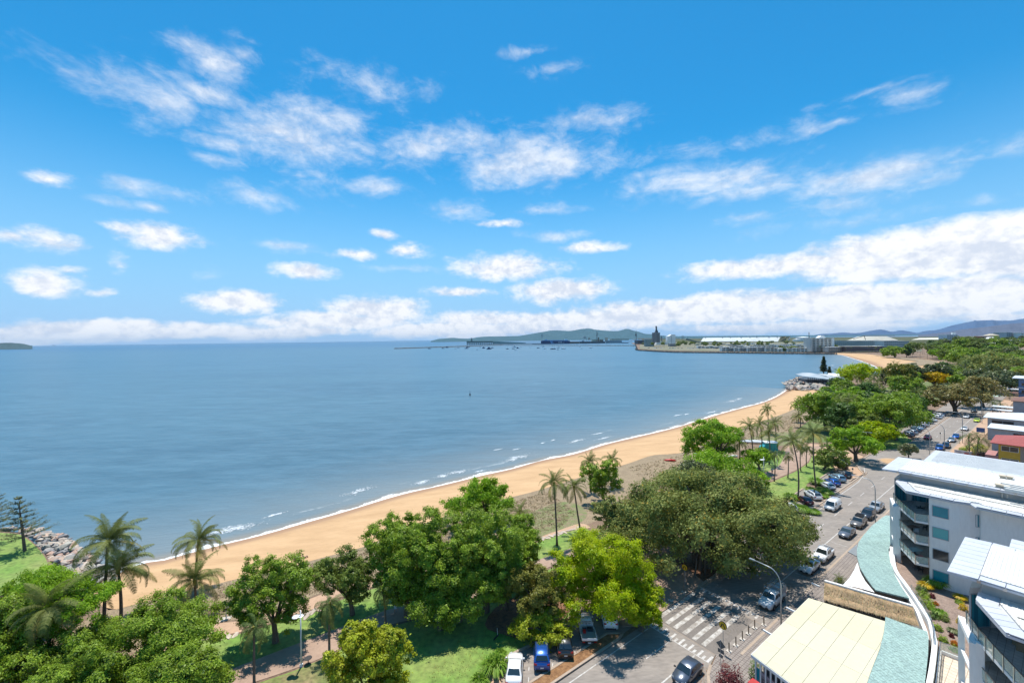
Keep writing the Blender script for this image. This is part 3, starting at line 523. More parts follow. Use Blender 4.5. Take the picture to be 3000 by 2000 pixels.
# ------------------------------------------------------------------ hills and far land
def ridge(name, px, D, m, deep, seed, base_py=None):
    """a range of hills: crest traced at its own distance, slopes falling to both sides"""
    r = np.random.default_rng(seed); crest = []
    for (a, b) in zip(px[:-1], px[1:]):
        k = max(2, int(abs(b[0] - a[0]) / 5))
        for j in range(k): crest.append((a[0] + (b[0] - a[0]) * j / k, a[1] + (b[1] - a[1]) * j / k))
    crest.append(px[-1])
    ys = np.array([c[1] for c in crest]); ker = np.array([1, 2, 3, 2, 1]) / 9; ys = np.convolve(np.pad(ys, 2, 'edge'), ker, 'valid')
    C = [pt(c[0], y, D) for c, y in zip(crest, ys)]; n = len(C); rows = [-1, -.8, -.6, -.42, -.27, -.14, -.05, 0, .1, .35, .7, 1]; v = []
    nz = r.normal(size=(len(rows), n)); nz = np.apply_along_axis(lambda q: np.convolve(np.pad(q, 3, 'edge'), np.ones(7) / 7, 'valid'), 1, nz)
    spur = np.cumsum(r.normal(size=n) * .25)
    for j, f in enumerate(rows):
        for i, c in enumerate(C):
            h = max(0, c.z) * (1 - abs(f)) ** 1.35; wob = 1 + .5 * nz[j, i] * (abs(f) ** .5); g = 1 + .16 * math.sin(i * .55 + spur[i] + f * 2) * min(1, abs(f) * 4) * (1 - abs(f))
            k = (D + f * deep) / D; v.append((c.x * k, c.y * k, -3 + (h + 3) * g * (wob if 0 < abs(f) < 1 else 1)))
    f = [(j * n + i, j * n + i + 1, (j + 1) * n + i + 1, (j + 1) * n + i) for j in range(len(rows) - 1) for i in range(n - 1)]
    o = MB().add(v, f).build(name, m, smooth=True); o['kind'] = 'structure'; return o
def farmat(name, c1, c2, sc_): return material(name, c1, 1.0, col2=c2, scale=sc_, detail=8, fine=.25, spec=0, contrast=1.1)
hillA = farmat('island_hill_forest', (.06, .125, .15), (.045, .10, .125), .004)  # bluish air haze put into the forest colour
hillB = farmat('range_forest', (.06, .11, .20), (.05, .09, .17), .003)  # distance haze tinted into this forest blue
hillC = farmat('near_ridge_scrub', (.11, .125, .17), (.08, .10, .14), .006)  # scrub colour greyed and blued to hold haze
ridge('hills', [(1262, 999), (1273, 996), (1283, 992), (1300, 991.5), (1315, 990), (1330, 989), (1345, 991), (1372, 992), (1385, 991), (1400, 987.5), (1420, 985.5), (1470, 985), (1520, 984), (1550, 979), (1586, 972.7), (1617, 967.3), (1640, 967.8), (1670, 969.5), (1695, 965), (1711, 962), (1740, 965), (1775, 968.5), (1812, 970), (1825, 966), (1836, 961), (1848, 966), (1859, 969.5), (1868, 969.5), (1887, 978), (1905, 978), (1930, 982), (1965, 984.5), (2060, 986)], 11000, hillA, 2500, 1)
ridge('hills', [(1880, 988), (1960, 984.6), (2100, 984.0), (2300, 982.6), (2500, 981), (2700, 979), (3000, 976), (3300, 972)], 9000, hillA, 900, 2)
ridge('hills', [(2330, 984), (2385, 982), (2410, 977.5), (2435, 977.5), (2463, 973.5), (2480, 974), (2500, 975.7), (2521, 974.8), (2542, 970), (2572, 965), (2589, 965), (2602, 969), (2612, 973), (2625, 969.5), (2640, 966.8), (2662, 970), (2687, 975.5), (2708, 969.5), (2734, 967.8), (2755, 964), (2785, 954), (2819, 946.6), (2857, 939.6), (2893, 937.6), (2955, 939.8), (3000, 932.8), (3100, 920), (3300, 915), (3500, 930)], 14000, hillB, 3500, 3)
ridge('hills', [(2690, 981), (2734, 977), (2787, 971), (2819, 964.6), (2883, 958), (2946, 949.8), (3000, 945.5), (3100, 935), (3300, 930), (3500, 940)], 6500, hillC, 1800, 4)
ridge('island', [(-300, 1004), (-200, 1001), (-60, 1004), (0, 1004.6), (21, 1003.5), (64, 1005.7), (81, 1009.5), (95, 1013.5)], 5200, farmat('island_scrub', (.07, .11, .12), (.05, .09, .10), .02), 500, 5)  # island scrub colour lightened to carry haze
# river behind the peninsula and mangrove flats
sheet('river', [P(2080, 987.5), P(3000, 975.5), P(3300, 972), P(3300, 979), P(2700, 986), P(2100, 990)], .6, sea_m)
flat_m = farmat('mangrove_flats', (.07, .09, .05), (.12, .12, .08), .01)
sheet('mangrove_flats', [P(1880, 994), P(2100, 990.5), P(2700, 986.5), P(3300, 979.5), P(3300, 1010), P(2700, 1010), P(2200, 1014), P(1900, 1010)], .4, flat_m)
town_m = material('town_ground', (.12, .14, .07), .95, col2=(.24, .20, .15), scale=.02, detail=8, contrast=1.3, fine=.3)
sheet('town_ground', [P(1874, 1010), P(1874, 1022), P(1926, 1026), P(2000, 1028), P(2250, 1031.5), P(2440, 1032.5), P(2700, 1030), P(2700, 1005), P(2200, 1003), P(1900, 1003)], .7, town_m)
# air: pale haze over the whole bay and land
hm = bpy.data.materials.new('haze_air'); hm.use_nodes = True; hm.node_tree.nodes.clear(); hv = hm.node_tree.nodes.new('ShaderNodeVolumePrincipled'); ho = hm.node_tree.nodes.new('ShaderNodeOutputMaterial'); hm.node_tree.links.new(hv.outputs[0], ho.inputs[1])
hv.inputs['Color'].default_value = (.62, .80, 1, 1); hv.inputs['Density'].default_value = 1.5e-5; hv.inputs['Anisotropy'].default_value = .0
hz_ = MB().box((0, 29500, 380), (124000, 65000, 780)).build('haze', hm); hz_['kind'] = 'stuff'
# ------------------------------------------------------------------ rocks
def proj_y(v): w = Vector(v) - Vector((0, 0, HC)); return 1000 - F * w.dot(upv) / w.dot(fw)
def proj_x(v): w = Vector(v) - Vector((0, 0, HC)); return 1500 + F * w.dot(rt) / w.dot(fw)
rock_cols = [(.50, .41, .34), (.38, .35, .32), (.56, .41, .31), (.46, .43, .36), (.28, .27, .27), (.60, .50, .40), (.52, .35, .27), (.36, .34, .29)]
rock_me = []
def rock_mesh(i, col):
    r = random.Random(100 + i); bm = bmesh.new()
    for k in range(15):
        v = Vector((r.gauss(0, 1), r.gauss(0, 1), r.gauss(0, 1))).normalized() * r.uniform(.42, .58); bm.verts.new((v.x * 1.15, v.y * .95, v.z * .72))
    bmesh.ops.convex_hull(bm, input=bm.verts); bmesh.ops.delete(bm, geom=[v for v in bm.verts if not v.link_faces], context='VERTS')
    me = bpy.data.meshes.new('rock'); bm.to_mesh(me); bm.free()
    me.materials.append(material('rock_%d' % i, col, .9, col2=tuple(c * .62 for c in col), scale=1.6, detail=6, fine=.15, bump=.6, bscale=5, obj=True)); return me
rock_me = [rock_mesh(i, c) for i, c in enumerate(rock_cols)]
def inside(p, poly):
    c = False; n = len(poly)
    for i in range(n):
        a, b = poly[i], poly[i - 1]
        if (a.y > p.y) != (b.y > p.y) and p.x < (b.x - a.x) * (p.y - a.y) / (b.y - a.y) + a.x: c = not c
    return c
def rock_field(label, poly, zf, step, size, nmax, seed, name='rock_seawall', elong=1.0):
    r = random.Random(seed); e = empty(name, (0, 0, 0), 0, label, 'seawall'); c0 = sum(poly, Vector()) / len(poly); e.location = (c0.x, c0.y, -1)
    xs = [p.x for p in poly]; ys = [p.y for p in poly]; cand = []
    y = min(ys)
    while y < max(ys):
        x = min(xs)
        while x < max(xs):
            q = Vector((x + r.uniform(-.4, .4) * step, y + r.uniform(-.4, .4) * step, 0))
            if inside(q, poly): cand.append(q)
            x += step
        y += step
    if len(cand) > nmax: r.shuffle(cand); cand = cand[:nmax]
    for q in cand:
        s = r.uniform(*size) * r.uniform(.7, 1.25)
        inst('rock', r.choice(rock_me), e, (q.x - c0.x, q.y - c0.y, zf(q) + 1 + s * .1), (r.uniform(-.5, .5), r.uniform(-.5, .5), r.uniform(0, 6.3)), (s * r.uniform(.8, 1.5), s * r.uniform(.7, 1.1), s * r.uniform(.6, 1)))
    return e
lp = [P(x, y, -1) for x, y in [(-60, 1545), (0, 1545), (54, 1548), (84, 1555), (116, 1556), (145, 1560), (190, 1566), (222, 1578), (228, 1600), (262, 1612), (300, 1648), (345, 1680), (352, 1712), (318, 1732), (275, 1712), (205, 1700), (150, 1652), (122, 1615), (84, 1576), (54, 1562), (0, 1557), (-60, 1555)]]
nl = Vector((.45, .89, 0))
def zl(q):
    b = min(range(10), key=lambda i: (coast[4 + i].xy - q.xy).length); d = (coast[4 + b].xy - q.xy).length; return max(-2.1, .15 - d * .30)
rock_field('seawall of large pink and grey boulders around the grassy point at far left', lp, zl, .82, (.75, 1.6), 299, 3)
rp = [P(x, y, -.7) for x, y in [(2292, 1131), (2303, 1123), (2322, 1115), (2336, 1111), (2399, 1118), (2416, 1124), (2482, 1134), (2484, 1143), (2431, 1146), (2352, 1142.5), (2307, 1141)]]
rc = sum(rp, Vector()) / len(rp)
rock_field('boulder seawall below the dark waterfront pavilion on the small headland', rp, lambda q: -.9 + .5 * random.Random(q.x).random() + (.9 if proj_y(q) < 1128 else 0), 2.35, (2.2, 3.9), 295, 5)
# ------------------------------------------------------------------ vegetation
bark = material('bark', (.17, .13, .10), .95, col2=(.09, .07, .055), scale=1.5, stretch=(1, 1, .3), detail=6, bump=.6, bscale=5, fine=.2)
palm_bark = material('palm_bark', (.20, .155, .125), .95, col2=(.12, .09, .075), scale=2.2, stretch=(.3, .3, 3.5), detail=5, bump=.7, bscale=6, fine=.2)
SP = {
 'green': leafmat('leaf_green', (.155, .265, .018), (.32, .43, .045), (.26, .34, .10)),
 'lime': leafmat('leaf_lime', (.26, .40, .006), (.50, .56, .012), (.40, .42, .03), tr=.45),
 'olive': leafmat('leaf_olive', (0.175, 0.189, 0.031), (0.306, 0.286, 0.055), (.30, .26, .09)),
 'fig': leafmat('leaf_fig', (.16, .20, .045), (.32, .35, .10), (.40, .27, .04), tr=.3, rough=.6),
 'figdark': leafmat('leaf_fig_dark', (0.087, 0.117, 0.046), (0.182, 0.208, 0.083), (.18, .16, .07), tr=.2, rough=.35),
 'almond': leafmat('leaf_almond', (0.175, 0.338, 0.018), (0.335, 0.507, 0.033), (.27, .36, .06), tr=.45),
 'yellowgreen': leafmat('leaf_yellow_green', (0.291, 0.364, 0.020), (0.480, 0.494, 0.033), (.34, .30, .07)),
 'dark': leafmat('leaf_dark', (0.066, 0.130, 0.024), (0.131, 0.221, 0.044), (.12, .17, .05), tr=.2),
 'brown': leafmat('leaf_brown', (.21, .195, .06), (.36, .29, .10), (.26, .17, .06), tr=.2),
 'mid': leafmat('leaf_mid', (0.131, 0.195, 0.033), (0.248, 0.312, 0.061), (.2, .23, .09)),
 'grey': leafmat('leaf_grey', (0.189, 0.221, 0.099), (0.320, 0.338, 0.166)),
 'yellow': leafmat('flower_yellow', (.50, .33, .008), (.72, .50, .012), (.2, .22, .02)),
 'red': leafmat('leaf_red', (.10, .018, .022), (.20, .04, .045), (.30, .10, .09)),
 'pine': leafmat('needle_pine', (0.073, 0.098, 0.033), (0.160, 0.163, 0.055), (.20, .17, .08), tr=.1),
 'strap': leafmat('leaf_strap', (0.131, 0.273, 0.022), (0.291, 0.429, 0.055), (.4, .45, .15)),
 'croton': leafmat('leaf_croton', (.55, .38, .01), (.70, .50, .03), (.12, .25, .02)),
 'orange': leafmat('leaf_orange', (.50, .13, .02), (.62, .26, .03), (.2, .25, .03)),
 'palm': leafmat('frond_green', (0.109, 0.144, 0.029), (0.213, 0.230, 0.059), None, tr=.3, rough=.6),
 'palmdark': leafmat('frond_dark', (0.067, 0.114, 0.029), (0.134, 0.180, 0.046), None, tr=.3, rough=.6),
 'palmold': leafmat('frond_yellow', (.28, .26, .05), (.34, .27, .08), None, tr=.3),
 'palmdry': leafmat('frond_dry', (.26, .18, .09), (.20, .13, .07), None, tr=.2),
}
def quads_mesh(name, V, tint, m):               # V: (N,4,3)
    n = len(V); me = bpy.data.meshes.new(name); me.vertices.add(4 * n); me.vertices.foreach_set('co', V.reshape(-1).astype(np.float32))
    me.loops.add(4 * n); me.loops.foreach_set('vertex_index', np.arange(4 * n, dtype=np.int32)); me.polygons.add(n)
    me.polygons.foreach_set('loop_start', np.arange(0, 4 * n, 4, dtype=np.int32))
    me.update(calc_edges=True); me.materials.append(m)
    me.attributes.new('tint', 'FLOAT', 'POINT').data.foreach_set('value', np.repeat(tint, 4).astype(np.float32)); return me
def unit(a): return a / np.maximum(1e-9, np.linalg.norm(a, axis=1, keepdims=True))
def leaves(pos, nrm, size, r, up=.55, asp=.5, fold=.12):
    n = len(pos); nn = unit(nrm + r.normal(size=(n, 3)) * .55 + np.array([0, 0, up])); t = unit(np.cross(nn, r.normal(size=(n, 3)))); b = np.cross(nn, t)
    l = size * r.uniform(.6, 1.35, (n, 1)); w_ = l * asp
    return np.stack([pos - t * l * .5, pos + b * w_ * .5 + nn * l * fold, pos + t * l * .5, pos - b * w_ * .5 + nn * l * fold], 1)
def crown(a, c, N_, leaf, seed, sp, lobes=26, flat=.85, bottom=-.85, spread=1.0, lob=(.24, .36), tuft=12, open_=0.0, branches=None):
    r = np.random.default_rng(seed); L = []
    while len(L) < lobes:
        d = r.normal(size=3); d /= np.linalg.norm(d)
        if d[2] < bottom: continue
        rr = r.uniform(*lob); f = r.uniform(.5, 1.02 - rr * .85) if len(L) > lobes // 6 else r.uniform(0, .45)
        L.append([d[0] * f, d[1] * f, d[2] * f, rr])
    L = np.array(L); C = L[:, :3] * np.array([a, a, c]) * spread; Rr = L[:, 3] * a; fz = flat * min(1.2, c / a + .25)
    T = []
    for i in range(lobes):
        d = unit(r.normal(size=(tuft, 3)) + np.array([0, 0, .35])); T.append(np.concatenate([C[i] + d * Rr[i] * np.array([1, 1, fz]) * r.uniform(.72, 1.08, (tuft, 1)), np.full((tuft, 1), i)], 1))
    T = np.concatenate(T); wgt = Rr[T[:, 3].astype(int)] ** 2; wgt = wgt * r.uniform(.4 + .6 * (1 - open_), 1.4, len(T))
    if open_: wgt[r.random(len(T)) < open_] = 0
    ti = r.choice(len(T), int(N_ * 1.25), p=wgt / wgt.sum()); li = T[ti, 3].astype(int)
    pos = T[ti, :3] + r.normal(size=(len(ti), 3)) * (Rr[li] * .19)[:, None] * np.array([1, 1, .75])
    keep = np.ones(len(pos), bool)
    for j in range(lobes):
        q = (pos - C[j]) / (Rr[j] * np.array([1, 1, fz])); keep &= ~(((q ** 2).sum(1) < .42) & (li != j))
    pos, li, ti = pos[keep][:N_], li[keep][:N_], ti[keep][:N_]
    nrm = unit(pos - C[li]); V = leaves(pos, nrm, leaf, r)
    tt = r.random(len(T)) * .5 + .25; tint = np.clip(tt[ti] + r.normal(size=len(pos)) * .22, 0, .92); tint[r.random(len(pos)) < .035] = 1
    if branches is not None: branches += [tuple(x) for x in C[np.argsort(-C[:, 2] * 0 - Rr)][:10]]
    return quads_mesh('crown', V, tint, SP[sp])
shared = {}
HERO = []
TREES = []
def tree(sp, cx, cy, rx, ry, bx, by, label, lobes=26, dens=1.0, leaf=None, flat=.85, bottom=-.85, open_=0, share=False, group=None, name='tree', lob=(.24, .36), trunk_r=None, forks=7, spread=1.0, cmin=.38, aerial=False, ydep=.82):
    if not share: HERO.append((cx, cy, rx, ry, by))
    base = P(bx, by, 0); D = depth(base); k = D / F; ctr_ = pt(cx, cy, D); a = rx * k; ta = (HC - ctr_.z) / D
    c = max(math.sqrt(max((ry * k) ** 2 - (a * ta * .42) ** 2, 0)), a * cmin, ry * k * .8); c = min(c, ctr_.z * .92 if ctr_.z > 2 else c)
    if not share: a *= 1.07; c = min(c * 1.15, ctr_.z * .97 if ctr_.z > 2 else c)
    ctr_.z = max(ctr_.z, c * 1.02 + .2)
    e = empty(name, base, 0, label, 'tree', group); off = ctr_ - base; br = []
    area = math.pi * rx * ry; N_ = int(min(95000, max(1200, area * 1.1 * dens))); lf = leaf or max(.26, D * .0048)
    if share:
        key = (sp, share)
        if key not in shared: shared[key] = (crown(1, c / a, 3600, .15, hash(key) % 999, sp, lobes, flat, bottom, lob=lob, open_=open_), c / a)
        me, q = shared[key]; inst('crown', me, e, off, (0, 0, rng.uniform(0, 6.3)), (a, a * rng.uniform(.9, 1.1), c / q))
        if D < 420: t = MB().tube([(0, 0, -.3), (off.x * .5, off.y * .5, off.z * .6), (off.x, off.y, off.z)], [.3, .22, .12], 6).build('trunk', bark, e)
        return e
    me = crown(a, c, N_, lf, int(cx * 7 + cy), sp, lobes, flat, bottom, spread, lob, open_=open_, branches=br); inst('crown', me, e, off, (0, 0, 0), (1, ydep, 1))
    tr = trunk_r or max(.16, a * .055); mb = MB(); fork = Vector((off.x * .35, off.y * .35, max(1.2, (off.z - c) * .7 + .25 * off.z)))
    mb.tube([(0, 0, -.3), (off.x * .12, off.y * .12, fork.z * .5), fork], [tr * 1.5, tr * 1.05, tr], 9)
    for b in br[:forks]:
        q = Vector(b) + off; m_ = fork.lerp(q, .5) + Vector((0, 0, .08 * a)); mb.tube([fork - Vector((0, 0, tr)), m_, q], [tr * .62, tr * .38, tr * .12], 6)
    if aerial:
        r = random.Random(4)
        for i in range(46):
            an = r.uniform(0, 6.3); rr_ = abs(r.gauss(0, 1)) * 2.2; x, y = math.cos(an) * rr_, math.sin(an) * rr_; mb.tube([(x, y, -.2), (x * .9 + r.uniform(-.2, .2), y * .9, 2.5), (x * .7, y * .7, off.z * .7)], [r.uniform(.1, .3), r.uniform(.08, .2), .08], 6)
    mb.build('trunk', bark, e); return e

tree('green', 482, 1850, 150, 92, 470, 1975, 'round bright green crown behind the large canopy at the bottom left', lobes=26, lob=(.22, .34))
tree('green', 235, 2000, 135, 100, 235, 2110, 'leafy green crown at the bottom edge, left of the larger one', lobes=28, lob=(.2, .31))
tree('green', 500, 2005, 150, 98, 500, 2120, 'large leafy green canopy filling the bottom edge at the left', lobes=34, lob=(.2, .31))
tree('almond', 90, 1725, 110, 48, 70, 1850, 'sprawling sea almond tree beside the grassy point at the left edge', lobes=26, flat=.5, open_=.25, cmin=.3)
tree('almond', 215, 1770, 110, 62, 100, 1925, 'low spreading sea almond between two coconut palms at far left', lobes=26, flat=.5, open_=.3, cmin=.3)
tree('green', 50, 1835, 120, 80, 60, 1950, 'shaded sea almond tree behind the leaning palm at bottom left', lobes=30, flat=.6, open_=.2)
tree('green', -10, 1960, 120, 75, -20, 2040, 'dark green tree cut by the bottom left corner', lobes=26)
tree('green', 240, 1880, 110, 50, 230, 1960, 'low green sea almond under the palms in the lower left', lobes=22, flat=.5, open_=.35)
tree('green', 792, 1735, 116, 104, 808, 1880, 'round green tree with a dark trunk beside the promenade, behind the lamp post', lobes=40, lob=(.18, .29))
tree('mid', 1010, 1690, 98, 76, 1033, 1800, 'olive green tree between the two shaggy palms by the promenade', lobes=34, lob=(.18, .29))
tree('green', 1175, 1600, 118, 84, 1200, 1775, 'left dome of the big green tree clump beside the beach', lobes=36, lob=(.18, .28))
tree('green', 1255, 1622, 130, 118, 1255, 1800, 'rounded green tree in the left middle of the central clump', lobes=44, lob=(.16, .26))
tree('green', 1425, 1622, 135, 125, 1425, 1790, 'tallest bright green tree in the centre of the foreground clump', lobes=48, lob=(.16, .26))
tree('green', 1345, 1705, 130, 88, 1345, 1818, 'green tree at the front of the central foreground clump', lobes=44, lob=(.16, .26))
tree('green', 1490, 1590, 105, 80, 1490, 1730, 'green tree at the right shoulder of the central clump, by the small lawn', lobes=34, lob=(.18, .28))
tree('green', 1290, 1762, 120, 60, 1290, 1842, 'lower green canopy hanging over the shaded lawn in the centre', lobes=26, lob=(.2, .3))
tree('green', 1190, 1702, 98, 76, 1190, 1800, 'low green tree at the left foot of the central clump, over the promenade', lobes=34, lob=(.18, .28))
tree('mid', 1485, 1690, 82, 66, 1485, 1785, 'mid green tree between the central clump and the olive tree', lobes=28, lob=(.2, .3))
tree('almond', 1400, 1462, 104, 56, 1430, 1535, 'open sea almond with bare limbs standing on the edge of the beach', lobes=24, flat=.4, open_=.45, cmin=.3)
tree('olive', 1575, 1745, 100, 100, 1600, 1842, 'dull olive tree between the green clump and the lime green tree', lobes=38, lob=(.17, .27))
tree('yellowgreen', 1590, 1835, 94, 50, 1610, 1880, 'yellowish low canopy over the parked blue car', lobes=22, lob=(.2, .32))
tree('lime', 1775, 1695, 162, 122, 1800, 1835, 'vivid lime green tree beside the zebra crossing', lobes=50, lob=(.18, .28), dens=1.4)
tree('lime', 1885, 1775, 72, 76, 1880, 1850, 'lower lime green canopy overhanging the road by the crossing', lobes=24, lob=(.22, .33))
tree('fig', 2040, 1520, 300, 172, 2075, 1655, 'huge dark fig tree with aerial roots spreading over the road', lobes=56, lob=(.16, .25), aerial=True, dens=.8, leaf=.46, forks=10, name='fig_tree', ydep=.68)
tree('fig', 2300, 1545, 85, 42, 2250, 1640, 'outer fig boughs reaching across the road lanes', lobes=22, flat=.6, open_=.15)
tree('fig', 1815, 1545, 85, 80, 1850, 1640, 'left fig canopy over the promenade, beside the two slim coconut palms', lobes=30, lob=(.18, .28))
tree('figdark', 2040, 1395, 75, 36, 2060, 1480, 'dark blue-green crown rising at the back of the huge fig', lobes=22)
tree('yellowgreen', 1075, 1935, 130, 112, 1070, 2090, 'yellow-green bushy tree at the bottom edge left of the lawn', lobes=44, lob=(.15, .25))
tree('green', 1762, 1402, 60, 52, 1770, 1475, 'small rounded green tree beside the beach, left of the fig', lobes=26)
tree('almond', 2095, 1372, 108, 34, 2110, 1440, 'flat light green canopy just behind the fig', lobes=24, flat=.6)
tree('almond', 2205, 1398, 48, 34, 2205, 1440, 'small green canopy between the fig and the promenade', lobes=18)
tree('almond', 2080, 1290, 88, 62, 2120, 1372, 'wide tiered sea almond on the edge of the beach by the kiosk', lobes=38, flat=.4, open_=.22, lob=(.18, .3), cmin=.5)
tree('almond', 2215, 1338, 48, 26, 2226, 1385, 'low light green almond beside the teal kiosk', lobes=18, flat=.4, open_=.2)
tree('almond', 2500, 1290, 76, 42, 2508, 1352, 'light green spreading tree at the corner of the roundabout', lobes=28, flat=.45, open_=.2, lob=(.18, .3))
tree('lime', 2577, 1268, 54, 38, 2564, 1306, 'bright green umbrella shaped tree on the lawn by the roundabout', lobes=28, flat=.45, open_=.12)
tree('mid', 2432, 1342, 48, 33, 2412, 1378, 'small dark tree with a white trunk on the lawn above the parked cars', lobes=24, open_=.1)
tree('grey', 2661, 1320, 26, 20, 2662, 1343, 'small grey-leaved tree at the edge of the roundabout', lobes=14, open_=.25)
tree('green', 2400, 1192, 62, 42, 2420, 1262, 'dense green tree at the end of the beach, behind coconut palms', lobes=28)
tree('dark', 2470, 1222, 55, 36, 2480, 1278, 'dark green tree in the middle of the park palms', lobes=24)
tree('green', 2620, 1200, 108, 48, 2620, 1288, 'broad light green tree over the row of parked cars up the road', lobes=42, lob=(.15, .25))
tree('mid', 2540, 1235, 50, 30, 2545, 1290, 'mid green tree left of the broad canopy by the car park', lobes=22)
tree('lime', 2520, 1088, 56, 24, 2530, 1128, 'sunlit lime tree beside the waterfront pavilion', lobes=24)
tree('green', 2652, 1126, 50, 26, 2650, 1168, 'deep green tree left of the yellow flowering tree', lobes=22)
tree('yellow', 2738, 1107, 46, 18, 2738, 1142, 'flat crowned tree covered in yellow flowers', lobes=26, flat=.4, cmin=.2, dens=1.6, name='flowering_tree')
tree('brown', 2788, 1158, 78, 38, 2800, 1212, 'brownish spreading rain tree over the far end of the road', lobes=36, lob=(.16, .26), flat=.6)
tree('brown', 2868, 1142, 66, 38, 2880, 1195, 'brown-green rain tree beside the far street lamps', lobes=30, flat=.6)
tree('figdark', 2900, 1108, 68, 27, 2905, 1150, 'dark blue-green fig beyond the brownish rain trees', lobes=26)
tree('fig', 2905, 1070, 80, 24, 2910, 1105, 'wide olive fig near the right edge, in front of the blue building', lobes=26)
tree('green', 2822, 1046, 48, 25, 2825, 1075, 'bright green round tree standing out of the far wooded park', lobes=24)
tree('green', 2622, 1030, 33, 15, 2622, 1047, 'low green tree at the back of the far beach', lobes=18)
tree('dark', 2656, 1028, 14, 17, 2656, 1047, 'narrow dark tree at the back of the far beach', lobes=12)
# the wooded park along the far side: every crown its own tree
def where(x, y, pts):
    xs = [p[0] for p in pts]; ys = [p[1] for p in pts]; f = (x - min(xs)) / (max(xs) - min(xs)); g = (y - min(ys)) / (max(ys) - min(ys))
    return ['far left', 'left', 'centre left', 'middle', 'centre right', 'right', 'far right'][max(0, min(6, int(f * 7)))] + [' back', ' mid', ' front'][max(0, min(2, int(g * 3)))]
def wood(poly_px, n, rad, spp, seed, group, words_, hmul=1.0):
    r = random.Random(seed); poly = [P(x, y, 0) for x, y in poly_px]; xs = [p.x for p in poly]; ys = [p.y for p in poly]; done = []; tries = 0
    while len(done) < n and tries < 6000:
        tries += 1; q = Vector((r.uniform(min(xs), max(xs)), r.uniform(min(ys), max(ys)), 0))
        if not inside(q, poly): continue
        a = r.uniform(*rad)
        if any((q - d[0]).length < (a + d[1]) * .62 for d in done): continue
        done.append((q, a)); sp, w_ = r.choice(spp); D = depth(q); k = D / F; h = a * r.uniform(1.05, 1.6) * hmul; x, yb = proj_x(q), proj_y(q); c = a * r.uniform(.55, .8); yc = proj_y(q + Vector((0, 0, h)))
        if any(yb > H_[4] and ((x - H_[0]) / (H_[2] + a / k * .8)) ** 2 + ((yc - H_[1]) / (H_[3] + a / k * .7)) ** 2 < 1 for H_ in HERO): done.pop(); continue
        e = tree(sp, x, proj_y(q + Vector((0, 0, max(h, c + 1)))), a / k, c / k * 1.15, x, yb, (words_ % w_) + ', ' + where(x, yb, poly_px), share=r.randint(1, 3), group=group, lobes=24, cmin=.6)
wood([(2560, 1140), (2650, 1140), (2760, 1112), (2800, 1095), (2960, 1056), (3010, 1066), (3010, 1150), (2930, 1160), (2700, 1190), (2640, 1175), (2560, 1170), (2480, 1160), (2500, 1145)], 75, (5.5, 9.5), [('green', 'green'), ('mid', 'dull green'), ('dark', 'dark green'), ('figdark', 'blue-green'), ('olive', 'olive'), ('almond', 'light green')], 21, 'trees of the wooded park along the road', '%s crown in the park behind the far beach')
wood([(2740, 1100), (2765, 1075), (2765, 1060), (2715, 1048), (2850, 1040), (2990, 1046), (2960, 1058), (2880, 1078), (2790, 1098)], 46, (6, 10), [('green', 'green'), ('mid', 'dull green'), ('almond', 'light green'), ('dark', 'dark green')], 29, 'trees right behind the far beach', '%s crown right behind the far beach dunes')
wood([(2660, 1050), (2660, 1030), (2720, 1012), (2850, 1005), (3000, 1000), (3080, 1010), (3080, 1050), (2960, 1042), (2800, 1062), (2750, 1055)], 90, (7, 13), [('green', 'green'), ('mid', 'dull green'), ('dark', 'dark green'), ('figdark', 'blue-green'), ('mid', 'dull green')], 22, 'trees of the distant wooded suburb', '%s tree crown in the distant suburb below the range')
wood([(1885, 1016), (1885, 1008), (2040, 1007), (2045, 1017), (1950, 1019)], 34, (5, 9), [('mid', 'dull green'), ('dark', 'dark'), ('olive', 'olive')], 23, 'trees around the hotel on the harbour point', '%s tree among the buildings of the harbour point')
wood([(2010, 1011), (2040, 1007), (2300, 1005), (2460, 1004), (2460, 1014), (2250, 1015), (2050, 1016)], 75, (5, 7.5), [('mid', 'dull green'), ('dark', 'dark'), ('olive', 'olive')], 24, 'trees between the marina houses and the long shed', '%s tree between the marina houses and the long white shed')
wood([(2285, 1024), (2390, 1026), (2600, 1028), (2650, 1036), (2640, 1040), (2540, 1034), (2440, 1032), (2285, 1031)], 30, (4, 6.5), [('mid', 'dull green'), ('dark', 'dark'), ('olive', 'olive')], 25, 'waterfront trees in front of the tall apartment block', '%s waterfront tree in front of the far apartment blocks')

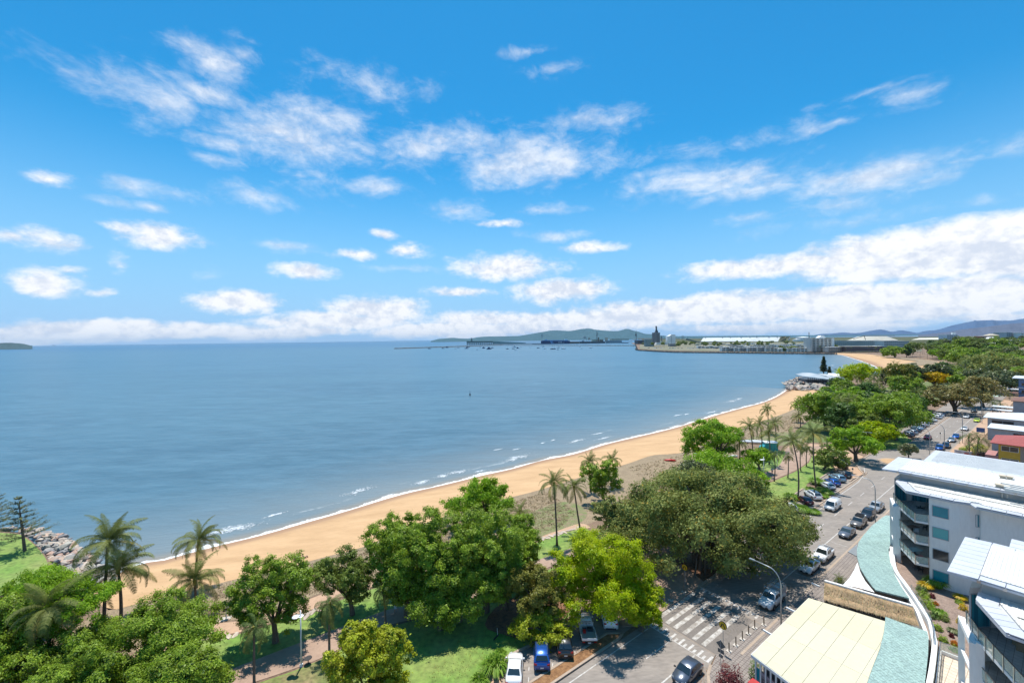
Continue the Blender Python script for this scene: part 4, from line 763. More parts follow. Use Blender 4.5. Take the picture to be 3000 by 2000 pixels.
wood([(2400, 1215), (2420, 1165), (2500, 1165), (2600, 1180), (2700, 1200), (2690, 1225), (2640, 1262), (2560, 1275), (2480, 1262), (2400, 1250)], 30, (4, 6.5), [('green', 'green'), ('mid', 'dull green'), ('almond', 'light green'), ('dark', 'dark green')], 27, 'trees of the near park strip', '%s crown in the near park strip by the beach')
sheet('lawn', PX([(2330, 1262), (2480, 1150), (2560, 1140), (2700, 1120), (3000, 1075), (3000, 1110), (2720, 1185), (2640, 1262), (2540, 1290), (2430, 1296), (2340, 1296)]), Z1 * 1.5, material('shade_toned_park_grass', (.09, .15, .03), .95, col2=(.17, .16, .07), scale=.1, detail=8, fine=.3))  # darker grass: shade of the park trees put into the colour
def join_group(group, name):
    # the smallest, farthest crowns of one belt joined into a single mass
    V, T_ = [], []; mats = {}
    for e in [o for o in list(bpy.data.objects) if o.get('group') == group]:
        for c in list(e.children):
            if c.name.startswith('crown'):
                co = np.empty(len(c.data.vertices) * 3, np.float32); c.data.vertices.foreach_get('co', co); co = co.reshape(-1, 4, 3)[::5]; ctr = co.mean(1, keepdims=True); co = ctr + (co - ctr) * 2.1
                Mx = np.array(Matrix.Translation(e.location) @ Matrix.LocRotScale(c.location, c.rotation_euler, c.scale)); V.append(co @ Mx[:3, :3].T + Mx[:3, 3]); T_.append(np.full(len(co), rng.random())); mats[c.data.materials[0].name] = 1
            bpy.data.objects.remove(c)
        bpy.data.objects.remove(e)
    o = inst(name, quads_mesh(name, np.concatenate(V), np.concatenate(T_), SP['mid'])); o['kind'] = 'stuff'
for g_ in ('trees around the hotel on the harbour point', 'trees between the marina houses and the long shed', 'waterfront trees in front of the tall apartment block'): join_group(g_, 'far_wood')
# ---- palms
def frond_mesh(L_, e0, droop, seed, m, n=30, ll=.85, wd=.07, hang=.5, wind=0):
    r = np.random.default_rng(seed); pts = [np.zeros(3)]; ang = e0; seg = L_ / 12; az_ = 0
    for i in range(12):
        pts.append(pts[-1] + seg * np.array([math.cos(ang) * math.cos(az_), math.cos(ang) * math.sin(az_), math.sin(ang)])); ang -= droop / 12 * (1 + i * .12); az_ += wind / 12
    pts = np.array(pts); quad = []
    def at(f):
        x = f * 12; i = min(11, int(x)); return pts[i] + (pts[i + 1] - pts[i]) * (x - i), unit((pts[i + 1] - pts[i])[None])[0]
    for i in range(12):                                   # midrib
        w_ = .05 * (1 - i / 14); s = np.array([0, w_, 0]); quad.append([pts[i] - s, pts[i] + s, pts[i + 1] + s * .9, pts[i + 1] - s * .9])
    nr = len(quad)
    for k in range(n):
        f = .1 + .9 * (k + r.uniform(-.3, .3)) / n; f = min(.995, max(.05, f)); p, t = at(f); l = ll * (math.sin(math.pi * min(1, f * .85 + .14)) ** .6) * r.uniform(.8, 1.15)
        side = unit(np.cross(t, [0, 0, 1])[None])[0]; upn = np.cross(side, t)
        for s in (-1, 1):
            hg = hang + r.uniform(-.2, .3); d1 = unit((side * s + t * .55 + upn * (.15 - hg * .35))[None])[0]; d2 = unit((side * s * .65 + t * .5 - np.array([0, 0, 1]) * hg * 1.3)[None])[0]
            a = p + d1 * l * .5; b = a + d2 * l * .5; w_ = t * wd * .5
            quad.append([p - w_, p + w_, a + w_, a - w_]); quad.append([a - w_, a + w_, b + w_ * .15, b - w_ * .15])
    V = np.array(quad); tint = np.concatenate([np.full(nr, .9), np.repeat(r.random((len(quad) - nr + 1) // 2), 2)[:len(quad) - nr]]); me = quads_mesh('frond', V, tint, m); return me
FR = {}
def fronds(kind):
    if kind in FR: return FR[kind]
    out = []
    if kind == 'coconut': specs = [(1.4, .45, 'palm'), (1.25, .8, 'palm'), (1.0, 1.2, 'palm'), (.75, 1.5, 'palm'), (.45, 1.5, 'palm'), (.12, 1.3, 'palm'), (-.25, .9, 'palmold')]; ll, hg, nn = .8, .55, 58
    elif kind == 'shaggy': specs = [(1.3, 1.6, 'palmdark'), (1.0, 2.0, 'palmdark'), (.6, 2.2, 'palmdark'), (.2, 2.0, 'palmdark'), (-.2, 1.5, 'palmdark'), (-.6, 1.0, 'palmold')]; ll, hg, nn = .8, .9, 48
    elif kind == 'golden': specs = [(1.2, 1.1, 'palmold'), (.7, 1.4, 'palmold'), (.3, 1.4, 'palmold'), (-.1, 1.2, 'palmold')]; ll, hg, nn = .95, .5, 30
    else: specs = [(1.3, .9, 'palmdark'), (1.0, 1.3, 'palmdark'), (.6, 1.6, 'palmdark'), (.25, 1.6, 'palmdark'), (-.15, 1.3, 'palmdark')]; ll, hg, nn = .9, .6, 30
    for i, (e, d, m) in enumerate(specs):
        out.append([frond_mesh(1.0 * 4.4, e, d, i * 5 + j, SP[m], nn, ll, .048, hg, wind=rng.uniform(-.35, .35)) for j in range(2)])
    FR[kind] = out; return out
def palm(bx, by, tx, ty, L_, label, kind='coconut', n=19, group=None, bend=.25, tr=.17, az0=None, name='palm_tree', dead=0, bz=0):
    L_ *= .8; base = P(bx, by, bz); D = depth(base); top = pt(tx, ty, D); r = random.Random(int(bx * 3 + by)); e = empty(name, base, 0, label, 'palm tree', group); off = top - base
    pts = []; bd = Vector((r.uniform(-1, 1), r.uniform(-.6, .6), 0)) * bend * off.z * .12
    for i in range(9):
        f = i / 8; pts.append(Vector((off.x * f * f, off.y * f * f, off.z * f - .2)) + bd * math.sin(math.pi * f))
    MB().tube(pts, [tr * 1.55] + [tr * (1.05 - .35 * i / 8) for i in range(8)], 9).build('trunk', palm_bark, e, smooth=True)
    fr = fronds(kind); near = D < 330; K = len(fr)
    if near:
        for i in range(n):
            f = i / (n - 1); lv = min(K - 1, int(f ** .8 * K)); me = fr[lv][r.randint(0, 1)]; s = L_ / 4.4 * r.uniform(.85, 1.1) * (.75 if lv == 0 else 1)
            inst('frond', me, e, pts[-1] + Vector((0, 0, .15 - .1 * f)), (r.uniform(-.6, .6), r.uniform(-.22, .22), i * 2.399 + r.uniform(-.4, .4)), (s, s, s))
        for i in range(dead): inst('frond', frond_mesh(4.0, -1.3, .3, 99, SP['palmdry'], 20, .5, .08, 1.2) if i == 0 else dead_me, e, pts[-1] - Vector((0, 0, .3)), (0, 0, r.uniform(0, 6.3)))
        core = MB(); core.tube([pts[-1] - Vector((0, 0, .5)), pts[-1] + Vector((0, 0, .25))], [tr * 1.1, tr * 1.5], 7).build('crown_shaft', SP['palmold'], e)
    else:
        key = ('pc', kind, r.randint(0, 2))
        if key not in shared:
            V = []; T_ = []
            for i in range(15):
                f = i / 14; me = fr[min(K - 1, int(f * K))][r.randint(0, 1)]; co = np.empty(len(me.vertices) * 3, np.float32); me.vertices.foreach_get('co', co); co = co.reshape(-1, 4, 3)
                a = i * 2.399; Rm = np.array([[math.cos(a), -math.sin(a), 0], [math.sin(a), math.cos(a), 0], [0, 0, 1]]); V.append(co[::2] @ Rm.T); tn = r.random(); T_ += [tn] * len(V[-1])
            shared[key] = quads_mesh('fronds', np.concatenate(V), np.array(T_), SP['palm' if kind == 'coconut' else ('palmold' if kind == 'golden' else 'palmdark')])
        s = L_ / 4.4; inst('fronds', shared[key], e, pts[-1], (0, 0, r.uniform(0, 6.3)), (s * 1.1, s * 1.1, s))
    return e
dead_me = frond_mesh(4.0, -1.3, .3, 98, SP['palmdry'], 20, .5, .08, 1.2)
palm(304, 1836, 316, 1584, 6.2, 'tallest coconut palm at the left, behind its neighbour, over the boulders', n=28, tr=.2)
palm(354, 1821, 346, 1664, 6.4, 'coconut palm with a pale straight trunk in front of the sand at left', n=28, tr=.2)
palm(151, 1959, 143, 1777, 6.0, 'coconut palm with a grey curved trunk over the green almond trees, bottom left', n=27, tr=.2)
palm(575, 1722, 582, 1582, 5.6, 'coconut palm standing against the sea left of the beach', n=26)
palm(573, 1800, 570, 1698, 5.6, 'coconut palm on the brown dune edge, in front of the one against the sea', n=26)
palm(745, 2012, 745, 1834, 3.6, 'drooping shaggy palm on the lawn at the bottom, left of the lamp post', kind='shaggy', n=24, tr=.14, bend=0)
palm(965, 1917, 965, 1765, 3.6, 'drooping shaggy palm with a thin dark trunk right of the lamp post', kind='shaggy', n=24, tr=.14, bend=0)
palm(1130, 1836, 1122, 1722, 3.4, 'shaggy grey-green palm in front of the central green trees', kind='shaggy', n=22, tr=.13, bend=0)
palm(1632, 1597, 1623, 1412, 5.2, 'tall coconut palm in the centre with a pale flared trunk foot on the small lawn', n=21, dead=2, bend=.5)
palm(1701, 1558, 1681, 1422, 4.9, 'leaning coconut palm just right of the tall central one', n=19, bend=.5)
palm(1525, 1575, 1520, 1502, 4.3, 'short coconut palm poking out of the green clump by the creeping vines', n=17)
palm(1730, 1440, 1725, 1352, 4.6, 'coconut palm against the sand behind the leaning one', n=18)
palm(1800, 1425, 1793, 1346, 4.8, 'coconut palm farthest right of the central beach group', n=18)
for (bx, by, tx, ty, l, lab) in [
 (2203, 1365, 2196, 1252, 5.6, 'big coconut palm left of the teal kiosk, with the fullest crown'), (2226, 1342, 2226, 1240, 4.8, 'thin coconut palm right behind the fullest crowned one by the kiosk'),
 (2252, 1270, 2249, 1198, 5.4, 'coconut palm outlined on the sand behind the kiosk palms'), (2253, 1360, 2251, 1268, 4.6, 'coconut palm whose trunk stands in front of the teal kiosk'),
 (2271, 1318, 2270, 1238, 5.2, 'coconut palm rising just right of the teal kiosk'), (2169, 1374, 2167, 1294, 4.9, 'coconut palm left of the kiosk, in front of the tiered almond tree'),
 (2337, 1464, 2322, 1290, 6.0, 'tallest leaning coconut palm beside the dark red car'), (2391, 1428, 2383, 1268, 6.0, 'tall coconut palm with yellow hanging stalks above the parked white car'),
 (2344, 1252, 2342, 1218, 5.6, 'coconut palm on the dune scrub, nearer of the pair by the sand'), (2338, 1236, 2333, 1184, 5.2, 'coconut palm on the dune scrub, farther of the pair by the sand'),
 (2434, 1250, 2431, 1172, 5.8, 'slim coconut palm in front of the dense trees, left of three'), (2462, 1250, 2459, 1176, 5.6, 'slim coconut palm in front of the dense trees, middle of three'), (2495, 1247, 2492, 1172, 6.4, 'slim coconut palm in front of the dense trees, right of three')]:
    palm(bx, by, tx, ty, l, lab, n=18, bend=.5)
for (bx, by, tx, ty, l, lab) in [(2268, 1410, 2268, 1326, 3.4, 'small drooping palm on the promenade edge beside the walking person'), (2308, 1399, 2309, 1334, 3.2, 'small drooping palm on the lawn edge in the middle of the row'), (2346, 1379, 2346, 1308, 3.4, 'drooping palm farther along the promenade lawn edge'), (2363, 1366, 2364, 1312, 3.2, 'last drooping palm of the row before the plaza')]:
    palm(bx, by, tx, ty, l, lab, kind='shaggy', n=18, tr=.13)
for (bx, by, tx, ty, l, k, lab) in [(2492, 1160, 2490, 1138, 6.4, 'coconut', 'coconut palm beside the boulder headland'), (2447, 1101, 2447, 1083, 4.6, 'royal', 'royal palm rising behind the pavilion roof'), (2425, 1122, 2424, 1098, 3.4, 'royal', 'small palm in front of the pavilion roof'),
 (2514, 1134, 2511, 1108, 7, 'coconut', 'coconut palm below the sunlit lime tree'), (2550, 1146, 2548, 1118, 7, 'coconut', 'coconut palm right of the sunlit lime tree'), (2480, 1127, 2480, 1096, 5, 'coconut', 'palm beside the right end of the pavilion'),
 (2618, 1079, 2617, 1062, 7, 'royal', 'dark royal palm standing on the far sand'), (2628, 1079, 2630, 1064, 7, 'royal', 'second dark royal palm on the far sand, the right one'), (2652, 1112, 2651, 1086, 7, 'royal', 'royal palm left of the yellow flowering tree'), (2690, 1152, 2690, 1128, 7, 'golden', 'golden-leaved palm below the yellow flowering tree'),
 (2612, 1195, 2611, 1161, 6, 'coconut', 'coconut palm growing out of the broad light green tree'), (2888, 1095, 2888, 1062, 7, 'royal', 'tall royal palm above the dark figs at right'), (2797, 1110, 2797, 1076, 7, 'royal', 'royal palm behind the yellow flowering tree'), (2700, 1112, 2700, 1088, 6.5, 'royal', 'royal palm just above the yellow flowering tree'), (2745, 1095, 2744, 1072, 7, 'royal', 'royal palm in the middle of the wooded park'), (2770, 1100, 2768, 1074, 7, 'royal', 'royal palm right of the middle of the wooded park'),
 (2680, 1200, 2681, 1150, 6, 'coconut', 'coconut palm left of the brownish rain tree'), (2572, 1150, 2570, 1120, 7, 'coconut', 'coconut palm in the park thicket behind the lime tree'), (2535, 1160, 2533, 1128, 7, 'coconut', 'coconut palm in the park thicket above the light green trees'),
 (2840, 1332, 2838, 1278, 5, 'royal', 'royal palm beside the far parked cars, left of the pair near the red roof'), (2866, 1334, 2868, 1282, 5, 'royal', 'royal palm beside the red roofed house, right of the pair'), (2854, 1345, 2852, 1306, 4.4, 'shaggy', 'lower bushy palm under the pair near the red roof'),
 (2910, 1205, 2908, 1178, 4.6, 'royal', 'small bright palm beside the awnings at right'), (2932, 1210, 2931, 1182, 4.6, 'royal', 'darker small palm right beside the awnings')]:
    palm(bx, by, tx, ty, l, lab, kind=k, n=16)
def palmwood(poly_px, n, h, l, seed, group, label):
    r = random.Random(seed); poly = [P(x, y, 0) for x, y in poly_px]; xs = [p.x for p in poly]; ys = [p.y for p in poly]; k = 0; tries = 0
    while k < n and tries < 5000:
        tries += 1; q = Vector((r.uniform(min(xs), max(xs)), r.uniform(min(ys), max(ys)), 0))
        if not inside(q, poly): continue
        if 2690 < proj_x(q) < 2790 and 1142 < proj_y(q) < 1180: continue
        k += 1; hh = r.uniform(*h); palm(proj_x(q), proj_y(q), proj_x(q + Vector((0, 0, hh))), proj_y(q + Vector((0, 0, hh))), r.uniform(*l), label + ', ' + where(proj_x(q), proj_y(q), poly_px), kind=r.choice(['royal', 'coconut', 'royal']), group=group)
palmwood([(2600, 1148), (2760, 1114), (2900, 1075), (3000, 1060), (3000, 1090), (2760, 1135), (2620, 1175), (2520, 1165)], 46, (11, 15), (5.5, 7.5), 31, 'palms standing out of the wooded park', 'palm crown standing out of the wooded park')
palmwood([(2380, 1030), (2600, 1030), (2640, 1040), (2560, 1036), (2380, 1033)], 34, (9, 14), (3.5, 5), 32, 'palms along the far beach front', 'palm along the front of the far beach buildings')
palmwood([(2660, 1055), (2660, 1035), (2750, 1025), (2900, 1030), (2850, 1050)], 24, (14, 20), (6, 8), 33, 'palms in the distant wood', 'palm crown in the distant wood below the range')
palmwood([(1890, 1021), (1890, 1012), (2040, 1011), (2280, 1016), (2280, 1022), (2040, 1021)], 44, (9, 14), (4, 6), 34, 'palms among the marina houses', 'palm among the marina houses on the harbour point')
# ---- pines
def pine(bx, by, ty, wpx, label, whorls=11, seed=1, open_=True, tx=None):
    base = P(bx, by, 0); D = depth(base); top = pt(tx or bx, ty, D); r = np.random.default_rng(seed); rr = random.Random(seed); h = top.z; k = D / F; Rm = wpx * k; e = empty('norfolk_pine', base, 0, label, 'pine tree'); off = top - base
    MB().tube([(0, 0, -.2), (off.x * .3, 0, h * .3), (off.x * .75, 0, h * .7), (off.x, off.y, h)], [h * .026, h * .02, h * .011, .02], 8).build('trunk', bark, e)
    V = []; bm_ = MB()
    for w_ in range(whorls):
        f = .26 + .72 * w_ / (whorls - 1); z = h * f; R_ = Rm * (1.05 - f) / .8 * rr.uniform(.8, 1.15) + .3; nb = 6
        for j in range(nb):
            a = 2 * math.pi * j / nb + w_ * .6 + rr.uniform(-.25, .25); L_ = R_ * rr.uniform(.65, 1.1); d = np.array([math.cos(a), math.sin(a), rr.uniform(.1, .32)]); o = np.array([off.x * f, 0, z])
            bm_.tube([o, o + d * L_ * .6, o + d * L_ + np.array([0, 0, .06 * L_])], [.06, .035, .012], 4)
            m_ = int(26 + L_ * 26); t = r.uniform(.25, 1.05, m_); p = o + d * (t * L_)[:, None]; w2 = .34 * L_ * (1.1 - t * .7) * (.6 + .4 * np.sin(t * 14)); p = p + np.stack([-math.sin(a) * w2 * r.uniform(-1, 1, m_), math.cos(a) * w2 * r.uniform(-1, 1, m_), r.normal(size=m_) * .12 + .1], 1)
            V.append(leaves(p, np.tile([0, 0, 1.0], (m_, 1)), max(.28, D * .004), r, up=.6, asp=.28, fold=.15))
    V = np.concatenate(V); inst('needles', quads_mesh('needles', V, r.random(len(V)) * .95, SP['pine']), e); bm_.build('branches', bark, e)
pine(73, 1614, 1458, 64, 'norfolk pine with open tiers leaning on the grassy point at left', whorls=9, seed=5, tx=55)
pine(-30, 1600, 1415, 70, 'dark norfolk pine cut by the left edge of the picture', whorls=13, seed=7)
pine(2413, 1104, 1044, 9.5, 'tall narrow norfolk pine behind the pavilion', whorls=16, seed=3)
pine(2430, 1100, 1075, 4, 'thin young pine beside the tall pine behind the pavilion', whorls=9, seed=4)
# ---- shrubs
def bush(px, py, r_m, h, sp, label, kind='strap', z=0, group=None, n=None):
    base = P(px, py, z); r = np.random.default_rng(int(px * 5 + py)); n = n or int(260 * max(1, r_m)); a = r.uniform(0, 6.3, n)
    if kind == 'strap':
        c = np.stack([np.cos(a), np.sin(a), np.zeros(n)], 1) * (r_m * .62 * np.sqrt(r.random(n)))[:, None]; d = unit(c + r.normal(size=(n, 3)) * .25 * r_m) * np.array([1, 1, 0]); l = h * r.uniform(.7, 1.2, n)[:, None]; s = np.cross(unit(d + 1e-6), [0, 0, 1.0]) * .05
        m1 = c + d * l * .45 + np.array([0, 0, .85]) * l; t = c + d * l * 1.0 + np.array([0, 0, .55]) * l; V = np.concatenate([np.stack([c - s, c + s, m1 + s, m1 - s], 1), np.stack([m1 - s, m1 + s, t + s * .2, t - s * .2], 1)]); tint = np.tile(r.random(n) * .98, 2)
    else:
        u = unit(r.normal(size=(n, 3)) + np.array([0, 0, .5])); u[:, 2] = np.abs(u[:, 2]); lump = 1 + .25 * np.sin(u[:, 0] * 5 + px) * np.cos(u[:, 1] * 6); pos = u * np.array([r_m, r_m, h]) * (r.uniform(.55, 1.0, n) * lump)[:, None]; V = leaves(pos, u, .13 + .05 * r_m, r, asp=.5); tint = r.random(n) * .98
    me = quads_mesh('shrub', V, tint, SP[sp]); o = inst('shrub', me, None, base); return tag(o, label, 'shrub', group)
for (x, y, rr_, h, lab) in [(1452, 1965, 1.25, 1.3, 'bright strap-leaved clump beside the white car in the near car park'), (1466, 1920, .5, .6, 'small strap-leaved tuft above the big clump by the white car'), (1405, 2004, .8, .8, 'strap-leaved tuft at the bottom edge by the lawn'),
 (2325, 1492, 1.5, 1.2, 'strap-leaved bush at the end of the hidden bays, left one'), (2352, 1500, 1.6, 1.2, 'wide strap-leaved bush at the foot of the leaning palm'), (2318, 1462, 1.4, 1.2, 'strap-leaved bush beside the dark red car'), (2385, 1505, 1.2, .9, 'lowest strap-leaved bush by the kerb'),
 (2392, 1418, 1.6, 1.4, 'dark shrub at the foot of the tall palm, left of the white car'), (2410, 1440, 1.2, 1.0, 'strap-leaved shrub in the bed between the parked cars'), (2425, 1448, 1.4, .9, 'strap-leaved shrub in the bed by the road kerb'), (2412, 1458, 1.1, .8, 'low strap-leaved shrub nearest the gutter'), (2375, 1440, 1.2, 1.0, 'round shrub between the red car and the white car')]:
    bush(x, y, rr_, h, 'strap', lab)
bush(2142, 2035, 1.7, 2.9, 'red', 'dark red leaved bush at the bottom edge in front of the cream roof', kind='round', n=2600)
bush(2216, 1990, .9, 2.2, 'dark', 'dark green bush beside the red leaved bush', kind='round', n=700)
bed = [RD(46, -7.4), RD(53, -7.4), RD(56, -10.5), RD(58, -12.4), RD(53, -11.5), RD(50, -10)]
sheet('garden_bed', PX([(2425, 1462), (2398, 1464), (2372, 1435), (2362, 1422), (2380, 1408), (2395, 1415), (2410, 1432), (2436, 1450)], 0, 3), Z1 * 6, soil_m)
sheet('garden_bed', PX([(1462, 1945), (1470, 1925), (1478, 1935), (1472, 2010), (1380, 2012), (1400, 1990), (1440, 1970)], 0, 3), Z1 * 6, sandp_m)
# scattered dry tufts and seedlings over the dune scrub
def tufts(name, poly, n, size, sp_m, seed):
    r = np.random.default_rng(seed); poly = [Vector((p[0], p[1], 0)) for p in poly]; xs = [p.x for p in poly]; ys = [p.y for p in poly]; pos = []
    while len(pos) < n:
        q = Vector((r.uniform(min(xs), max(xs)), r.uniform(min(ys), max(ys)), 0))
        if inside(q, poly): pos.append((q.x, q.y, .06 + Z1))
    pos = np.array(pos); pos = np.repeat(pos, 4, 0) + r.normal(size=(n * 4, 3)) * np.array([.18, .18, .04]); V = leaves(pos, np.tile([0, 0, .4], (len(pos), 1)), size, r, up=0, asp=.35, fold=.2)
    o = inst(name, quads_mesh(name, V, r.random(len(pos)), sp_m)); o['kind'] = 'stuff'; return o
SP['dry'] = leafmat('dry_scrub', (.30, .22, .13), (.42, .32, .19), (.18, .24, .07), tr=.3)
scr = [P(x, y) for x, y in [(420, 1790), (651, 1716), (868, 1664), (1097, 1598), (1250, 1545), (1496, 1470), (1600, 1440), (1690, 1500), (1640, 1545), (1400, 1600), (1100, 1690), (890, 1745), (600, 1825), (420, 1850)]]
tufts('dune_scrub_plants', scr, 5200, .28, SP['dry'], 1)
tufts('dune_scrub_plants', [P(x, y) for x, y in [(1840, 1368), (1990, 1335), (2090, 1300), (2200, 1256), (2290, 1222), (2330, 1212), (2345, 1250), (2250, 1290), (2130, 1320), (2000, 1370), (1900, 1420)]], 1500, .4, SP['dry'], 2)
tufts('fallen_leaves', PX([(1300, 1900), (1460, 1830), (1560, 1880), (1480, 1925), (1470, 1990), (1250, 2000)]), 260, .14, SP['palmold'], 3)
tufts('fallen_leaves', [RD(20, 3.4), RD(-2, 3.2), RD(-2, 1.0), RD(20, -.5)], 110, .13, SP['orange'], 4)
tufts('fallen_leaves', [RD(-15, 2.4), RD(-25, 4.4), RD(-25, 3.4), RD(-15, 1.2)], 240, .13, SP['orange'], 5)
tufts('fallen_leaves', [RD(60, 3.0), RD(-40, 2.8), RD(-40, -6), RD(60, -6)], 160, .12, SP['palmold'], 6)
# ------------------------------------------------------------------ vehicles
glass_m = material('car_glass', (.02, .03, .035), .06, spec=.9, coat=.5); tyre_m = material('tyre', (.02, .02, .02), .85); rim_m = material('alloy_rim', (.5, .5, .52), .35, metal=.8)
black_m = material('black_plastic', (.025, .025, .027), .6); lamp_m = material('headlamp', (.75, .78, .80), .12, spec=.9); red_m = material('tail_lamp', (.42, .015, .012), .25); plate_m = material('number_plate', (.75, .75, .72), .5)
chrome_m = material('chrome', (.75, .75, .76), .2, metal=1)
PAINT = {'white': (.80, .80, .79), 'silver': (.42, .44, .46), 'grey': (.17, .18, .20), 'bluegrey': (.09, .11, .15), 'dark': (.035, .038, .045), 'black': (.012, .012, .014), 'blue': (.008, .085, .38), 'red': (.42, .012, .02), 'darkred': (.13, .012, .02),
         'lime': (.66, .80, .01), 'lightblue': (.28, .42, .52), 'bronze': (.22, .20, .18), 'navy': (.02, .04, .09)}
paint = lambda c: material('paint_' + c, PAINT[c], .28, metal=.0 if c in ('white', 'lime', 'black') else .35, coat=1.0, scale=.4, spec=.5)
#        L    W    H    hood  belt deck  wheelbase  xb_f  xr_f  xr_r  xb_r   wheel
KIND = {
 'sedan': (4.75, 1.82, 1.44, .93, .98, 1.02, 2.78, 1.02, .32, -.95, -1.72, .33),
 'hatch': (4.15, 1.78, 1.50, .95, .98, 1.05, 2.58, .98, .34, -1.30, -1.92, .32),
 'suv':   (4.70, 1.88, 1.70, 1.06, 1.10, 1.16, 2.75, 1.02, .40, -1.75, -2.20, .36),
 'pickup':(5.25, 1.86, 1.80, 1.10, 1.14, 1.12, 3.05, 1.30, .72, -.62, -.86, .38),
 'van':   (5.15, 1.98, 1.98, 1.08, 1.15, 1.30, 3.10, 1.95, 1.28, -2.35, -2.52, .35),
 'flat':  (5.20, 1.86, 1.78, 1.10, 1.14, .70, 3.10, 1.30, .72, -.30, -.50, .38)}
wheel_me = {}
def lathe(prof, n, mat_, name):
    v = []; f = []; k = len(prof)
    for i in range(n):
        a = 2 * math.pi * i / n
        for (r_, y) in prof: v.append((r_ * math.cos(a), y, r_ * math.sin(a)))
    for i in range(n):
        for j in range(k - 1): f.append((i * k + j, ((i + 1) % n) * k + j, ((i + 1) % n) * k + j + 1, i * k + j + 1))
    me = bpy.data.meshes.new(name); me.from_pydata(v, [], f); me.materials.append(mat_); me.polygons.foreach_set('use_smooth', [True] * len(f)); return me
tyre_me = lathe([(.62, .11), (.9, .115), (1, .08), (1, -.08), (.9, -.115), (.62, -.11)], 18, tyre_m, 'tyre')
def rim_mesh():
    mb = MB()
    for k in range(5):
        a = 2 * math.pi * k / 5; mb.add([(.1 * math.cos(a + 1.57), -.1, .1 * math.sin(a + 1.57)), (.66 * math.cos(a + .16), -.105, .66 * math.sin(a + .16)), (.66 * math.cos(a - .16), -.105, .66 * math.sin(a - .16)), (.1 * math.cos(a - 1.57), -.1, .1 * math.sin(a - 1.57))], [(0, 1, 2, 3)])
    n = 16
    for i in range(n):
        a, b = 2 * math.pi * i / n, 2 * math.pi * (i + 1) / n; mb.add([(r_ * math.cos(t), -.108, r_ * math.sin(t)) for t in (a, b) for r_ in (.58, .68)], [(0, 1, 3, 2)]); mb.add([(0, -.05, 0), (.6 * math.cos(a), -.05, .6 * math.sin(a)), (.6 * math.cos(b), -.05, .6 * math.sin(b))], [(0, 1, 2)], 1)
    me = bpy.data.meshes.new('rim'); me.from_pydata(mb.v, [], mb.f); me.materials.append(rim_m); me.materials.append(black_m); me.polygons.foreach_set('material_index', mb.m); return me
rim_me = rim_mesh()
CARS = {}
